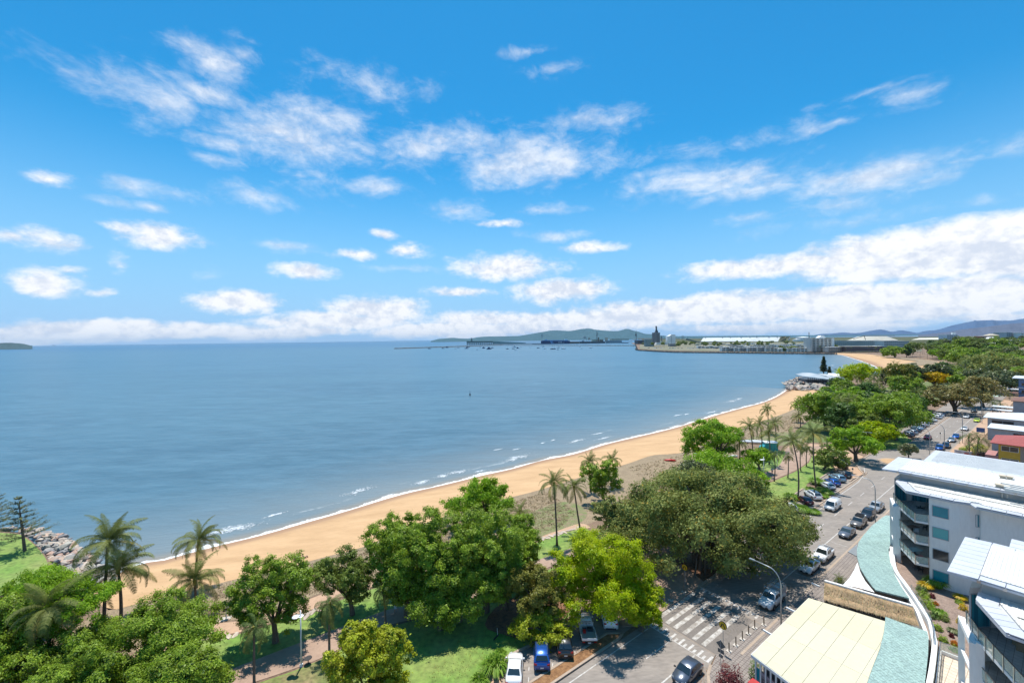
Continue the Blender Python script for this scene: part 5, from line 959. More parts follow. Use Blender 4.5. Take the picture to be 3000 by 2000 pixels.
def car_proto(kind, col, extra=()):
    L_, W_, H, hood, belt, deck, wb, xbf, xrf, xrr, xbr, wr = KIND[kind]; h = L_ / 2; w = W_ / 2; e = bpy.data.objects.new('parked_car', None); link(e); P_ = paint(col)
    st_ = [(-h, .50, belt * .62, .80), (-h + .06, .30, deck * .90, .90), (-h + .30, .24, deck, .965), (xbr if kind not in ('pickup', 'flat') else -.9, .22, (deck + belt) / 2 if kind == 'sedan' else belt, 1.0), (0, .21, belt, 1.0), (xbf, .22, hood + .03, .995), (h - .75, .22, hood - .04, .97), (h - .25, .25, hood - .17, .90), (h - .05, .30, hood - .32, .80), (h, .42, hood - .42, .70)]
    if kind == 'flat': st_ = [s for s in st_ if s[0] > -.6]; st_.insert(0, (-.62, .25, belt, .98))
    v = []; f = []; k = 13
    for (x, zb, zt, wf) in st_:
        hw = w * wf; half = [(0, zb), (hw * .82, zb), (hw * .97, zb + .10), (hw, zb + (zt - zb) * .45), (hw * .985, zt - .13), (hw * .90, zt - .015), (0, zt + .035)]
        sec = half + [(-y, z) for (y, z) in reversed(half[1:-1])] ; sec = sec + [half[0]]
        v += [(x, y, z) for (y, z) in sec]
    for i in range(len(st_) - 1):
        for j in range(k - 1): f.append((i * k + j, (i + 1) * k + j, (i + 1) * k + j + 1, i * k + j + 1))
    f += [tuple(range(k - 1)), tuple((len(st_) - 1) * k + j for j in range(k - 2, -1, -1))]
    mb = MB(); mb.add(v, f, 0); wbk, wrf = w * .93, w * .76
    gs = [(xbr, belt - .04, wbk, 0), (xrr, H - .06, wrf, 1), ((xrr + xrf) / 2, H, wrf * 1.02, 1), (xrf, H - .05, wrf, 1), (xbf, hood - .01, wbk, 0)]
    v = []; f = []
    for (x, z, hw, up) in gs:
        b = belt - .05 if up else z - .04; y0 = wbk
        v += [(x, y0, b), (x, hw, z - (.05 if up else 0)), (x, hw * .86, z), (x, 0, z + .02), (x, -hw * .86, z), (x, -hw, z - (.05 if up else 0)), (x, -y0, b)]
    for i in range(4):
        for j in range(6): f.append((i * 7 + j, i * 7 + j + 1, (i + 1) * 7 + j + 1, (i + 1) * 7 + j))
    mb.add(v, f, 0)
    for sx in (wb / 2 + .05, -wb / 2 + .05):
        for sy in (1, -1):        # dark wheel arches, a shade proud of the panel
            mb.add([(sx + math.cos(a) * wr * 1.17, sy * (w + .004), wr + math.sin(a) * wr * 1.17) for a in [math.pi * i / 8 for i in range(9)]], [tuple(range(9)) if sy < 0 else tuple(reversed(range(9)))], 1)
    mb.box((h - .02, 0, .42), (.08, W_ * .62, .20), mi=1); mb.box((-h + .03 if kind != 'flat' else -h + .3, 0, .36), (.10, W_ * .70, .14), mi=1)
    mb.box((h - .1, 0, hood - .40), (.16, W_ * .42, .11), mi=1)
    for sy in (1, -1): mb.box((0.0, sy * w * .97, .27), (wb * .72, .06, .10), mi=1)
    body = mb.build('body', [P_, black_m], e, smooth=True)
    body.data.polygons.foreach_set('use_smooth', [len(p.vertices) == 4 for p in body.data.polygons])
    def lerp(a, b, t): return a + (b - a) * t
    def quad(name, pts, m=glass_m): o = MB().add(pts, [(0, 1, 2, 3)]).build(name, m, e); return o
    o_ = .02
    a0, a1 = .10, .93
    quad('windscreen', [(lerp(xbf, xrf, a0) + o_, -lerp(wbk, wrf, a0) * .90, lerp(hood, H - .03, a0) + o_), (lerp(xbf, xrf, a0) + o_, lerp(wbk, wrf, a0) * .90, lerp(hood, H - .03, a0) + o_), (lerp(xbf, xrf, a1) + o_, lerp(wbk, wrf, a1) * .86, lerp(hood, H - .03, a1) + o_), (lerp(xbf, xrf, a1) + o_, -lerp(wbk, wrf, a1) * .86, lerp(hood, H - .03, a1) + o_)])
    b0, b1 = (.22, .9) if kind != 'van' else (.4, .9)
    if not (kind == 'van'): quad('rear_window', [(lerp(xbr, xrr, b0) - o_, lerp(wbk, wrf, b0) * .86, lerp(belt, H - .05, b0) + o_), (lerp(xbr, xrr, b0) - o_, -lerp(wbk, wrf, b0) * .86, lerp(belt, H - .05, b0) + o_), (lerp(xbr, xrr, b1) - o_, -lerp(wbk, wrf, b1) * .82, lerp(belt, H - .05, b1) + o_), (lerp(xbr, xrr, b1) - o_, lerp(wbk, wrf, b1) * .82, lerp(belt, H - .05, b1) + o_)])
    t0, t1 = .14, .86; mid_ = (xrr + xrf) / 2
    for sy in (1, -1):
        def sp(x, t): return (x, sy * (lerp(wbk, wrf, t) + .025), lerp(belt, H - .06, t))
        cuts = [(lerp(xbf, xrf, t0) - .14, xrf - .10, mid_ + .06, mid_ + .06), (mid_ - .02, mid_ - .02, xrr + .12, lerp(xbr, xrr, t0) + .16)]
        if kind == 'van': cuts = cuts[:1]; cuts = [(lerp(xbf, xrf, t0) - .2, xrf - .1, .42, .42)]
        if kind == 'flat': cuts = [(lerp(xbf, xrf, t0) - .14, xrf - .1, xrr + .08, xrr + .08)]
        for (xf0, xf1, xr1, xr0) in cuts:
            q = [sp(xf0, t0), sp(xf1, t1), sp(xr1, t1), sp(xr0, t0)]; quad('side_window', q if sy < 0 else list(reversed(q)))
        MB().box((xbf - .12, sy * (w + .09), belt + .06), (.14, .20, .14)).build('mirror', black_m if col not in ('white',) else P_, e)
        MB().add([(h - .30, sy * w * .86, hood - .30), (h - .055, sy * w * .50, hood - .36), (h - .075, sy * w * .52, hood - .24), (h - .42, sy * w * .885, hood - .20)], [(0, 1, 2, 3)] if sy < 0 else [(3, 2, 1, 0)]).build('headlight', lamp_m, e).location = (.05, 0, .03)
        MB().box((-h + .09 if kind != 'flat' else -h + .05, sy * w * .76, deck * .80), (.12, w * .32, .12 if kind != 'suv' else .2)).build('tail_light', red_m, e)
    for sx in (wb / 2 + .05, -wb / 2 + .05):
        for sy in (-1, 1):
            t = inst('wheel', tyre_me, e, (sx, sy * (w - .10), wr), (0, 0, 0 if sy < 0 else math.pi), (wr, 1, wr)); inst('rim', rim_me, t)
    MB().box((-h - .02, 0, .62 if kind != 'flat' else .5), (.03, .37, .13)).build('number_plate', plate_m, e); MB().box((h + .03, 0, .45), (.02, .37, .12)).build('number_plate', plate_m, e)
    if 'rails' in extra:
        for sy in (1, -1): MB().beam((xrf - .1, sy * w * .68, H + .06), (xrr + .1, sy * w * .68, H + .06), .05, .05).build('roof_rail', chrome_m, e)
    if 'sunroof' in extra: MB().add([(xrf - .12, -w * .55, H + .026), (xrf - .12, w * .55, H + .026), (xrr + .35, w * .55, H + .035), (xrr + .35, -w * .55, H + .035)], [(0, 1, 2, 3)]).build('glass_roof', glass_m, e)
    if 'rack' in extra:
        mb = MB(); mb.box((mid_ - .2, 0, H + .14), (1.9, 1.25, .03))
        for i in range(8): mb.box((mid_ - 1.05 + i * .24, 0, H + .18), (.09, 1.3, .05))
        mb.build('roof_rack', black_m, e)
    if 'dark_roof' in extra: MB().add([(xrf, -w * .62, H + .028), (xrf, w * .62, H + .028), (xrr, w * .62, H + .02), (xrr, -w * .62, H + .02)], [(0, 1, 2, 3)]).build('glass_roof', glass_m, e)
    if kind == 'pickup':
        mb = MB(); mb.box((-1.75, 0, belt + .005), (1.55, W_ * .74, .02)); mb.build('tray_floor', material('tray_liner', (.09, .09, .095), .7), e)
        for sy in (1, -1): MB().tube([(-.95, sy * w * .66, belt), (-1.25, sy * w * .6, H - .1), (-1.3, 0, H - .02)], .04, 6).build('sports_bar', P_, e)
    if kind == 'flat':
        al = material('tray_alloy', (.46, .47, .46), .5, metal=.5); mb = MB(); mb.box((-1.68, 0, .82), (2.0, W_ * 1.0, .10)); mb.build('tray_floor', al, e)
        for sy in (1, -1): MB().box((-1.68, sy * W_ * .5, .98), (2.0, .05, .24)).build('tray_side', P_, e)
        MB().box((-2.69, 0, .98), (.05, W_, .24)).build('tailgate', P_, e)
        mb = MB(); mb.box((-.66, 0, 1.22), (.06, W_ * .9, .08)); mb.box((-.66, 0, 1.72), (.06, W_ * .9, .06))
        for y in (-.8, -.4, 0, .4, .8): mb.box((-.66, y, 1.45), (.04, .04, .5))
        mb.build('headboard', al, e)
        mb = MB(); mb.box((-1.6, 0, .6), (2.0, .7, .18)); mb.build('chassis', black_m, e)
    return e
def car(kind, col, pos, rz, label, extra=(), cat='car', name='parked_car', group=None):
    key = (kind, col, tuple(extra))
    if key in CARS: e = copy_tree(CARS[key])
    else: e = car_proto(kind, col, extra); CARS[key] = e
    e.name = name; e.location = (pos[0], pos[1], (pos[2] if len(pos) > 2 else 0) + .04); e.rotation_euler = (0, 0, rz); tag(e, label, cat, group); return e
BAY = R(86); zc = Z1 * 5; DOWN = ROT + math.pi
def G(x, y): q = P(x, y, ZR); return q
car('sedan', 'white', G(1508, 1972), BAY, 'white sedan at the left end of the near car park, its rear window glinting')
car('suv', 'blue', G(1587, 1926), BAY + .02, 'deep blue four wheel drive between the white and the black car', ('rails',))
car('suv', 'black', G(1652, 1893), BAY + .05, 'glossy black car between the blue one and the tray utility')
u = car('flat', 'white', G(1717, 1851), BAY + .06, 'white tray utility carrying a red tank and dark tool boxes', (), 'utility truck', 'parked_utility')
car('suv', 'white', G(1782, 1814), BAY, 'white hatchback half hidden under the lime green tree', ())
for nm, dx, dy, sz, col, lab in (('fuel_can', -1.3, .42, (.42, .36, .36), (.6, .015, .01), 'red fuel tank lying on the alloy tray of the utility'), ('tool_box', -.95, -.35, (.45, .75, .42), (.03, .03, .035), 'dark tool box at the right of the utility tray'), ('tool_box', -.95, .35, (.4, .55, .35), (.08, .09, .11), 'grey tool box at the left of the utility tray')):
    mb = MB(); mb.box((0, 0, sz[2] / 2), sz); mb.box((0, 0, sz[2] + .03), (sz[0] * .4, .08, .06)); o = mb.build(nm, material('paint_' + nm + str(col[0]), col, .45)); q = Vector((u.location.x + math.cos(u.rotation_euler.z) * dx - math.sin(u.rotation_euler.z) * dy, u.location.y + math.sin(u.rotation_euler.z) * dx + math.cos(u.rotation_euler.z) * dy, .915)); o.location = q; o.rotation_euler.z = BAY; tag(o, lab, 'box' if 'box' in nm else 'fuel can')
g_ = 'cars angle parked beside the park'
car('hatch', 'darkred', G(2357, 1472), BAY, 'dark red hatchback in the bay beside the leaning palm')
car('suv', 'white', G(2381, 1457), BAY - .03, 'white car with a black glass roof beside the dark red one', ('dark_roof',))
car('hatch', 'white', G(2424, 1429), BAY, 'white hatchback nearest the garden bed in the row of four')
car('hatch', 'blue', G(2438, 1418), BAY, 'bright blue hatchback between the white and the pale blue car')
car('suv', 'lightblue', G(2452, 1406), BAY, 'pale blue-grey car with roof rails in the row of four', ('rails',))
car('suv', 'black', G(2468, 1394), BAY, 'black car at the plaza end of the row of four')
car('hatch', 'white', G(2312, 1492), BAY, 'white car almost hidden behind the fig and the strap-leaved bushes')
for i, (x, y, k, c, lab) in enumerate([(2658, 1277, 'suv', 'grey', 'dark grey car first in the far row under the broad tree'), (2669, 1270, 'suv', 'silver', 'silver car second in the far row'), (2681, 1264, 'hatch', 'dark', 'dark car third in the far row'), (2686, 1258, 'sedan', 'lightblue', 'light blue car fourth in the far row'), (2693, 1253, 'sedan', 'dark', 'dark sedan just before the white car in the far row'), (2703, 1247, 'suv', 'white', 'white four wheel drive in the middle of the far row'),
    (2718, 1239, 'hatch', 'black', 'black car beyond the white four wheel drive in the far row'), (2727, 1233, 'sedan', 'white', 'white sedan under the hanging branch of the far row'), (2742, 1225, 'suv', 'white', 'white car near the top of the far row'), (2748, 1220, 'suv', 'white', 'white wagon last but one of the far row'), (2755, 1214, 'hatch', 'silver', 'silver car at the top end of the far row')]):
    car(k, c, G(x, y), BAY, lab, (), group='cars angle parked up the road')
def onroad(x, y, t): q = G(x, y) - RA; s = q.dot(rd); r_ = RD(s, t, ZR); return r_
car('van', 'white', onroad(2491, 1503, -4.4), DOWN, 'white delivery van driving towards the crossing', (), 'van', 'delivery_van')
car('pickup', 'silver', onroad(2594, 1499, 1.55), DOWN, 'silver pickup parked behind the dark car near the building corner', (), 'pickup', 'parked_pickup')
car('suv', 'dark', onroad(2565, 1520, 1.5), DOWN, 'dark car partly hidden by the teal roof', ())
car('suv', 'bronze', onroad(2532, 1543, 1.45), DOWN, 'bronze four wheel drive with a black roof rack', ('rack',))
car('sedan', 'grey', onroad(2499, 1573, 1.4), DOWN, 'grey sedan parked between the four wheel drive and the empty bays')
car('pickup', 'white', onroad(2434, 1641, 1.6), DOWN, 'white pickup with a roof rack parked behind the white coupe', ('rails',), 'pickup', 'parked_pickup')
car('sedan', 'white', onroad(2393, 1676, 1.45), DOWN, 'white coupe with a dark glass roof in the fig shade', ('dark_roof',))
ut = car('pickup', 'white', onroad(2280, 1774, 1.4), DOWN, 'white work utility with a silver canopy and ladder rack', (), 'utility truck', 'parked_utility')
cn = material('canopy_alloy', (.55, .57, .58), .4, metal=.4)
mb = MB(); mb.box((-1.72, 0, 1.55), (1.75, 1.7, .95)); mb.build('canopy', cn, ut)
mb = MB()
for x in (-2.5, -1.6, -.7, .5): mb.tube([(x, -.8, 1.9 if x < 0 else 1.75), (x, -.8, 2.25), (x, .8, 2.25), (x, .8, 1.9 if x < 0 else 1.75)], .03, 6)
for y in (-.8, .8): mb.tube([(.6, y, 2.25), (-2.6, y, 2.25)], .03, 6)
mb.build('ladder_rack', chrome_m, ut)
mb = MB(); mb.tube([(0, -.22, 0), (3.4, -.22, 0)], .035, 6); mb.tube([(0, .22, 0), (3.4, .22, 0)], .035, 6)
for i in range(11): mb.tube([(.2 + i * .3, -.22, 0), (.2 + i * .3, .22, 0)], .02, 5)
ld = mb.build('ladder', chrome_m); ld.location = RD((ut.location - RA).dot(rd) - .9, 1.1, 2.38); ld.rotation_euler.z = ROT; tag(ld, 'aluminium ladder lying on the rack of the white work utility', 'ladder')
MB().tube([(2.75, -.6, .5), (2.8, -.3, .85), (2.8, .3, .85), (2.75, .6, .5)], .035, 6).build('bull_bar', chrome_m, ut)
car('hatch', 'bluegrey', onroad(2046, 2004, 1.2), DOWN + .03, 'blue-grey hatchback cut by the bottom edge near the crossing', (), name='moving_car')
car('hatch', 'red', onroad(2750, 1290, -4.3), DOWN, 'red car driving towards the roundabout', (), name='moving_car')
car('sedan', 'silver', onroad(2798, 1294, 1.5), DOWN, 'silver sedan parked in front of a blue one by the far footpath')
car('sedan', 'blue', onroad(2809, 1283, 1.6), DOWN, 'bright blue sedan behind the silver one by the far footpath')
car('suv', 'blue', onroad(2766, 1319, 1.0), DOWN, 'blue four wheel drive showing just above the white roof')
car('suv', 'navy', onroad(2782, 1312, 1.7), DOWN, 'dark blue-grey car behind the blue one above the white roof')
car('sedan', 'white', onroad(2832, 1260, 1.6), DOWN, 'white sedan parked by the blue notice board')
car('sedan', 'lime', onroad(2864, 1235, 2.4), DOWN, 'fluorescent yellow car parked at the far kerb')
car('sedan', 'white', onroad(2835, 1224, -1.6), DOWN, 'white car leaving the shade of the rain trees', (), name='moving_car')
car('sedan', 'dark', onroad(2858, 1207, -1.5), DOWN, 'black car in the far shade beside the traffic island', (), name='moving_car')
# ------------------------------------------------------------------ apartment blocks at the right
white_w = material('white_render', (.78, .77, .75), .7, col2=(.70, .69, .67), scale=.5, stretch=(1, 1, .25), detail=8, fine=.04, contrast=.8)
white_r = material('white_metal_roof', (.66, .65, .61), .6, col2=(.57, .56, .52), scale=.35, stretch=(1, 1, 1), detail=8, fine=.08)
panel_m = material('pale_roof_panel', (.56, .57, .60), .4, col2=(.50, .51, .55), scale=.5, fine=.04, randomv=.05)
teal_g = material('teal_glass', (.008, .20, .26), .2, col2=(.01, .26, .32), scale=.5, spec=.35)
teal_l = material('light_teal_blind', (.10, .42, .42), .3, col2=(.08, .36, .38), scale=.8)
curtain = material('curtain_behind_glass', (.05, .32, .40), .3, col2=(.01, .12, .18), scale=3.2, stretch=(1, 1, .02), contrast=2)
dark_g = material('dark_window', (.03, .035, .04), .1, col2=(.08, .07, .06), scale=1.5, spec=.8)
frame_m = material('window_frame', (.34, .37, .40), .5); steel = material('stainless_steel', (.52, .52, .50), .3, metal=.9); rail_d = material('dark_handrail', (.10, .09, .09), .4, metal=.5)
tile_m = paver_mat('terrace_tiles', (.42, .40, .37), (.38, .36, .34), .5, .5, 'grid', .015); tile_c = paver_mat('cream_tiles', (.66, .55, .43), (.60, .50, .40), .6, .6, 'grid', .02)
def pane_mat():
    m = material('balcony_glass', (.62, .75, .66), .06, spec=.6); t = m.node_tree; b = t.nodes['Principled BSDF']; b.inputs['Alpha'].default_value = .30; return m
pane_m = pane_mat()
def railing(parent, pts, z, hgt=1.05, step=1.15, rail=rail_d, post=steel):
    mb = MB()
    for a, b in zip(pts[:-1], pts[1:]): mb.beam((a.x, a.y, z + hgt), (b.x, b.y, z + hgt), .06, .05)
    mb.build('handrail', rail, parent); first = True
    for a, b in zip(pts[:-1], pts[1:]):
        a = Vector((a.x, a.y, 0)); b = Vector((b.x, b.y, 0)); L_ = (b - a).length; k = max(1, round(L_ / step)); d = (b - a) / k; u = (b - a).normalized()
        for i in range(k + 1):
            if i == 0 and not first: continue
            q = a + d * i; MB().box((q.x, q.y, z + hgt / 2 - .15), (.06, .10, hgt + .3), math.atan2(u.y, u.x)).build('post', post, parent)
        for i in range(k):
            p, q = a + d * i + u * .07, a + d * (i + 1) - u * .07; MB().plate([(p.x, p.y, z + .08), (q.x, q.y, z + .08), (q.x, q.y, z + hgt - .06), (p.x, p.y, z + hgt - .06)], .012).build('glass_pane', pane_m, parent)
        first = False
def window(parent, a, b, z0, z1, glass, out, frame=frame_m, mull=0, fw_=.07):
    """window between two plan points on a wall; `out` is the outward plan direction"""
    a = Vector((a.x, a.y, 0)); b = Vector((b.x, b.y, 0)); u = (b - a).normalized(); o = out.normalized() * .03; mb = MB()
    A = a + o; B_ = b + o
    for p, q in (((A, z0), (B_, z0)), ((A, z1), (B_, z1))): mb.beam((p[0].x, p[0].y, p[1]), (q[0].x, q[0].y, q[1]), .10, fw_)
    for p in [A, B_] + [A.lerp(B_, (i + 1) / (mull + 1)) for i in range(mull)]: mb.box((p.x, p.y, (z0 + z1) / 2), (fw_, .10, z1 - z0), math.atan2(u.y, u.x))
    f = mb.build('window', frame, parent); A = a + out.normalized() * .012; B_ = b + out.normalized() * .012
    MB().plate([(A.x, A.y, z0), (B_.x, B_.y, z0), (B_.x, B_.y, z1), (A.x, A.y, z1)], .02).build('pane', glass, f); return f
def clip(poly, f):                                # keep the part of a plan polygon where f(p) >= 0
    out = []
    for i in range(len(poly)):
        a, b = poly[i], poly[(i + 1) % len(poly)]; fa, fb = f(a), f(b)
        if fa >= 0: out.append(a)
        if fa * fb < 0: out.append(a.lerp(b, fa / (fa - fb)))
    return out
def ST(p): q = Vector(p) - RA; return q.dot(rd), q.dot(rn)
def ribbed(parent, poly, z, axis, step, m, name='roof_ribs', h=.03, w_=.07):
    """standing ribs over a roof polygon, running along axis 's' or 't' of the road frame"""
    mb = MB(); st_ = [ST(p) for p in poly]; i = 1 if axis == 's' else 0; lo = min(q[i] for q in st_); hi = max(q[i] for q in st_); k = lo + step / 2
    while k < hi:
        c = []
        for j in range(len(st_)):
            a, b = st_[j], st_[(j + 1) % len(st_)]
            if (a[i] - k) * (b[i] - k) < 0: f = (k - a[i]) / (b[i] - a[i]); c.append(a[1 - i] + (b[1 - i] - a[1 - i]) * f)
        c.sort()
        for a, b in zip(c[::2], c[1::2]):
            if b - a > .2: p, q = (RD(a + .05, k), RD(b - .05, k)) if axis == 's' else (RD(k, a + .05), RD(k, b - .05)); mb.beam((p.x, p.y, z + h / 2), (q.x, q.y, z + h / 2), w_, h)
        k += step
    o = mb.build(name, m, parent); o['kind'] = 'stuff'; return o
def panels(parent, a, b, w_, z, n, zo=0, th=.07, gap=.05, inward=None, m=panel_m):
    """fascia panels side by side from plan point a to b, each w_ deep on the inner side"""
    u = (b - a) / n; d = inward.normalized() * w_; g = u.normalized() * gap / 2
    for i in range(n):
        p, q = a + u * i + g, a + u * (i + 1) - g
        MB().plate([(p.x, p.y, z + zo), (q.x, q.y, z + zo), ((q + d).x, (q + d).y, z), ((p + d).x, (p + d).y, z)], th).build('roof_panel', m, parent)
def apartment(ds, dt, label, near):
    O = lambda s, t, z=0: RD(s + ds, t + dt, z)
    e = empty('apartment_block', O(26, 20, 0), 0, label, 'apartment building'); inv = Matrix.Translation(-e.location)
    n0 = len(bpy.data.objects); before = set(bpy.data.objects)
    T_END = 46 if not near else 30
    mb = MB(); foot = [O(20.6, 14.9), O(20.6, 16.9), O(20.75, 17.8), O(21.1, 18.7), O(21.7, 19.5), O(21.3, 19.7), O(21.3, T_END), O(37.5, T_END), O(37.5, 10.1), O(26.8, 10.1), O(29.0, 11.6), O(30.5, 14.9)]
    mb.prism(foot, 0, 15.25); mb.build('wall', white_w, e)
    out_s = -rd
    for fl, g in ((12.7, teal_g), (9.75, teal_l), (6.75, dark_g), (3.8, teal_g)): window(e, O(20.6, 15.25), O(20.6, 16.8), fl, fl + 1.42, g, out_s)
    for fl in (12.3, 9.3, 6.3, 3.4): window(e, O(21.52, 19.18), O(21.68, 19.47), fl, fl + 1.6, teal_g, -rd + rn * .4)
    W1, W2, W3 = O(26.8, 10.1), O(29.0, 11.6), O(30.5, 14.9); no = Vector(((W2 - W1).y, -(W2 - W1).x, 0)); no = no if no.dot(rd) < 0 else -no; nd_ = Vector(((W3 - W2).y, -(W3 - W2).x, 0)); nd_ = nd_ if nd_.dot(rd) < 0 else -nd_
    window(e, W1.lerp(W2, .02), W1.lerp(W2, .70), 11.7, 14.7, curtain, no); window(e, O(27.2, 10.1), O(29.9, 10.1), 11.7, 14.7, teal_g, -rn, mull=1)
    for z in (11.68, 8.68, 5.68, 3.05): window(e, W2.lerp(W3, .03), W2.lerp(W3, .97), z, z + (2.9 if z > 11 else 2.3), curtain if z in (11.68, 3.05) else teal_g, nd_, mull=1)
    for z in (9.2, 6.2, 3.6): window(e, W1.lerp(W2, .15), W1.lerp(W2, .42), z, z + 1.7, teal_g, no); window(e, O(27.5, 10.1), O(28.3, 10.1), z, z + 1.7, teal_g, -rn)
    slab = [O(28.0, 9.7), O(25.2, 10.75), O(23.3, 11.75), O(20.05, 13.55), O(20.5, 14.86), O(30.4, 14.86), O(28.95, 11.65), O(26.85, 10.12)]
    for z in (11.62, 8.62, 5.62):
        o = MB().prism(slab, z - .30, z - .02).build('balcony_slab', white_w, e); inn = [p.lerp(sum(slab, Vector()) / 8, .015) for p in slab]; MB().prism(inn, z - .02, z).build('floor_tiles', tile_m, o)
        railing(e, [slab[0].lerp(slab[1], .1), slab[1], slab[2], slab[3], slab[4]] if z > 11 else [slab[1], slab[2], slab[3], slab[4]], z)
    if near: railing(e, [O(20.3, 12.2), O(20.1, 14.9)], 3.0)
    # portal frame of square columns in front of the balconies
    c1, c2 = O(28.9, 9.35), O(25.1, 10.45)
    for c_ in (c1, c2): MB().box((c_.x, c_.y, 7.1), (.42, .42, 8.5), ROT).build('column', white_w, e)
    MB().beam((c1.x, c1.y, 11.2), (c2.x, c2.y, 11.2), .44, .44).build('beam', white_w, e)
    for z in (8.4, 5.4): MB().beam((c2.x, c2.y, z), (W1.x, W1.y, z), .22, .22).build('beam', white_w, e); MB().beam((c1.x, c1.y, z), (c2.x, c2.y, z), .2, .2).build('beam', white_w, e)
    MB().box((O(24.9, 10.9).x, O(24.9, 10.9).y, 5.8), (.36, .5, 11.6), ROT).build('column', white_w, e)
    # lower roof
    zl_ = 15.42; lo = [O(24.3, 10.7), O(20.2, 12.6), O(20.2, 17.3), O(20.8, 18.8), O(19.75, 19.35), O(19.75, T_END), O(29, T_END), O(29, 11)]
    li = [O(25.0, 12.0), O(21.6, 13.35), O(21.15, 13.9), O(21.15, 17.4), O(21.7, 19.5), O(20.9, 20.0), O(20.9, T_END), O(28, T_END), O(28, 12)]
    MB().prism(lo, zl_ - .28, zl_ - .06).build('roof_edge', panel_m, e); MB().prism(li, zl_ - .05, zl_ + .10).build('roof_sheet', white_r, e); ribbed(e, li, zl_ + .10, 's', .26, white_r)
    vv = [O(23.3, 13), O(23.3, T_END), O(23.42, T_END), O(23.42, 13)]; MB().prism(vv, zl_ + .11, zl_ + .155).build('roof_valley_shade', material('gutter_shadow', (.16, .15, .14), .8), e)  # dark strip; the valley gutter's shade is put into its colour
    panels(e, O(24.3, 10.7), O(28.7, 10.7), 1.25, zl_ + .02, 5, inward=rn); panels(e, O(20.2, 12.6), O(24.3, 10.7), 1.2, zl_ + .035, 5, inward=(rn + rd * .5)); panels(e, O(20.2, 12.75), O(20.2, 17.3), .92, zl_ + .05, 4, inward=rd)
    panels(e, O(20.2, 17.3), O(20.8, 18.8), .85, zl_ + .028, 1, inward=rd); panels(e, O(19.75, 19.4), O(19.75, T_END), 1.05, zl_ + .042, int((T_END - 19.4) / 1.25), inward=rd)
    # raised middle part with its own roof
    MB().prism([O(26.1, 10.9), O(26.1, T_END), O(34.8, T_END), O(34.8, 10.9)], 15.3, 16.55).build('clerestory_wall', material('grey_metal_wall', (.40, .39, .37), .6), e)
    zu = 16.8; up_ = [O(25.3, 8.9), O(25.3, T_END), O(35.7, T_END), O(35.7, 8.9)]; ui = [O(26.25, 10.8), O(26.25, T_END), O(34.8, T_END), O(34.8, 10.8)]
    MB().prism(up_, zu - .26, zu - .06).build('roof_edge', panel_m, e); MB().prism(ui, zu - .05, zu + .12).build('roof_sheet', white_r, e); ribbed(e, ui, zu + .12, 's', .26, white_r)
    panels(e, O(35.7, 8.9), O(25.3, 8.9), 1.85, zu + .02, 9, zo=-.1, inward=rn); panels(e, O(25.3, 10.8), O(25.3, T_END), .9, zu + .02, int((T_END - 10.8) / 1.45), inward=rd); panels(e, O(35.7, 10.8), O(35.7, T_END), .85, zu + .02, int((T_END - 10.8) / 1.45), inward=-rd)
    mb = MB()
    for k in range(int((T_END - 10.8) / 1.45)): p = O(25.24, 10.8 + 1.45 * k); mb.box((p.x, p.y, zu - .14), (.16, .22, .2), ROT)
    mb.build('gutter_bracket', steel, e)
    # rear low roof
    MB().prism([O(36.2, 12), O(36.2, T_END), O(43, T_END), O(43, 13), O(41, 12)], 15.1, 15.3).build('roof_sheet', white_r, e); panels(e, O(43, 13), O(43, T_END), .9, 15.385, int((T_END - 13) / 1.5), inward=-rd); panels(e, O(37.6, 11.6), O(43, 11.6), 1.0, 15.36, 4, inward=rn)
    MB().prism([O(37.4, 13), O(37.4, T_END), O(42.4, T_END), O(42.4, 13)], 0, 15.1).build('wall', white_w, e); ribbed(e, [O(36.4, 12.8), O(36.4, T_END), O(42, T_END), O(42, 12.8)], 15.3, 's', .4, white_r)
    for o in list(set(bpy.data.objects) - before - {e}):
        if o.parent is e: o.matrix_parent_inverse = inv
    return e
ap1 = apartment(0, 0, 'white apartment block with stacked corner balconies and a ribbed white roof, beyond the garden', False)
ap2 = apartment(-32.6, 11.3, 'nearest white apartment block, cut by the right edge, seen from above', True)
cream_box = material('vent_cowl', (.62, .52, .38), .7)
for i, (x, y) in enumerate([(2938, 1399), (2958, 1402), (2926, 1425), (2948, 1430)]):
    q = P(x, y, 16.95); mb = MB(); mb.box((0, 0, .12), (.5, .5, .24)); mb.box((0, 0, .30), (.75, .7, .14)); o = mb.build('roof_vent', cream_box, None, loc=q, rz=ROT); tag(o, ['beige roof cowl at the back left of the roof plant', 'beige roof cowl at the back right of the roof plant', 'beige roof cowl at the front left of the roof plant', 'beige roof cowl at the front right of the roof plant'][i], 'vent')
e = empty('roof_duct', P(2975, 1430, 16.95), ROT, 'bundle of white ducts on the roof beside the cowls', 'duct')
for i in range(4): MB().box((.2 - i * .9, -.2 * i, .25), (.35, 2.6, .35)).build('duct', white_r, e)
MB().box((-.6, -1.6, .3), (4.6, .55, .5)).build('duct', white_r, e)
e = empty('air_conditioner', P(3012, 1470, 15.55), ROT, 'grey slatted condenser at the right edge of the roof', 'air conditioner'); MB().box((0, 0, .9), (1.6, 3, 1.3)).build('casing', material('ac_casing', (.42, .38, .33), .6), e)
for i in range(9): MB().box((-.84, 0, .4 + i * .14), (.06, 2.7, .05)).build('slat', frame_m, e)
for i, (x, y) in enumerate([(2936, 1460), (2951, 1462), (2964, 1463)]): q = P(x, y, 15.55); tag(MB().tube([(0, 0, 0), (0, 0, .75 - .12 * (i == 1))], [.09, .07], 8).build('vent_pipe', steel, None, loc=q), ['left steel vent pipe on the lower roof', 'short middle steel vent pipe on the lower roof', 'right steel vent pipe on the lower roof'][i], 'pipe')
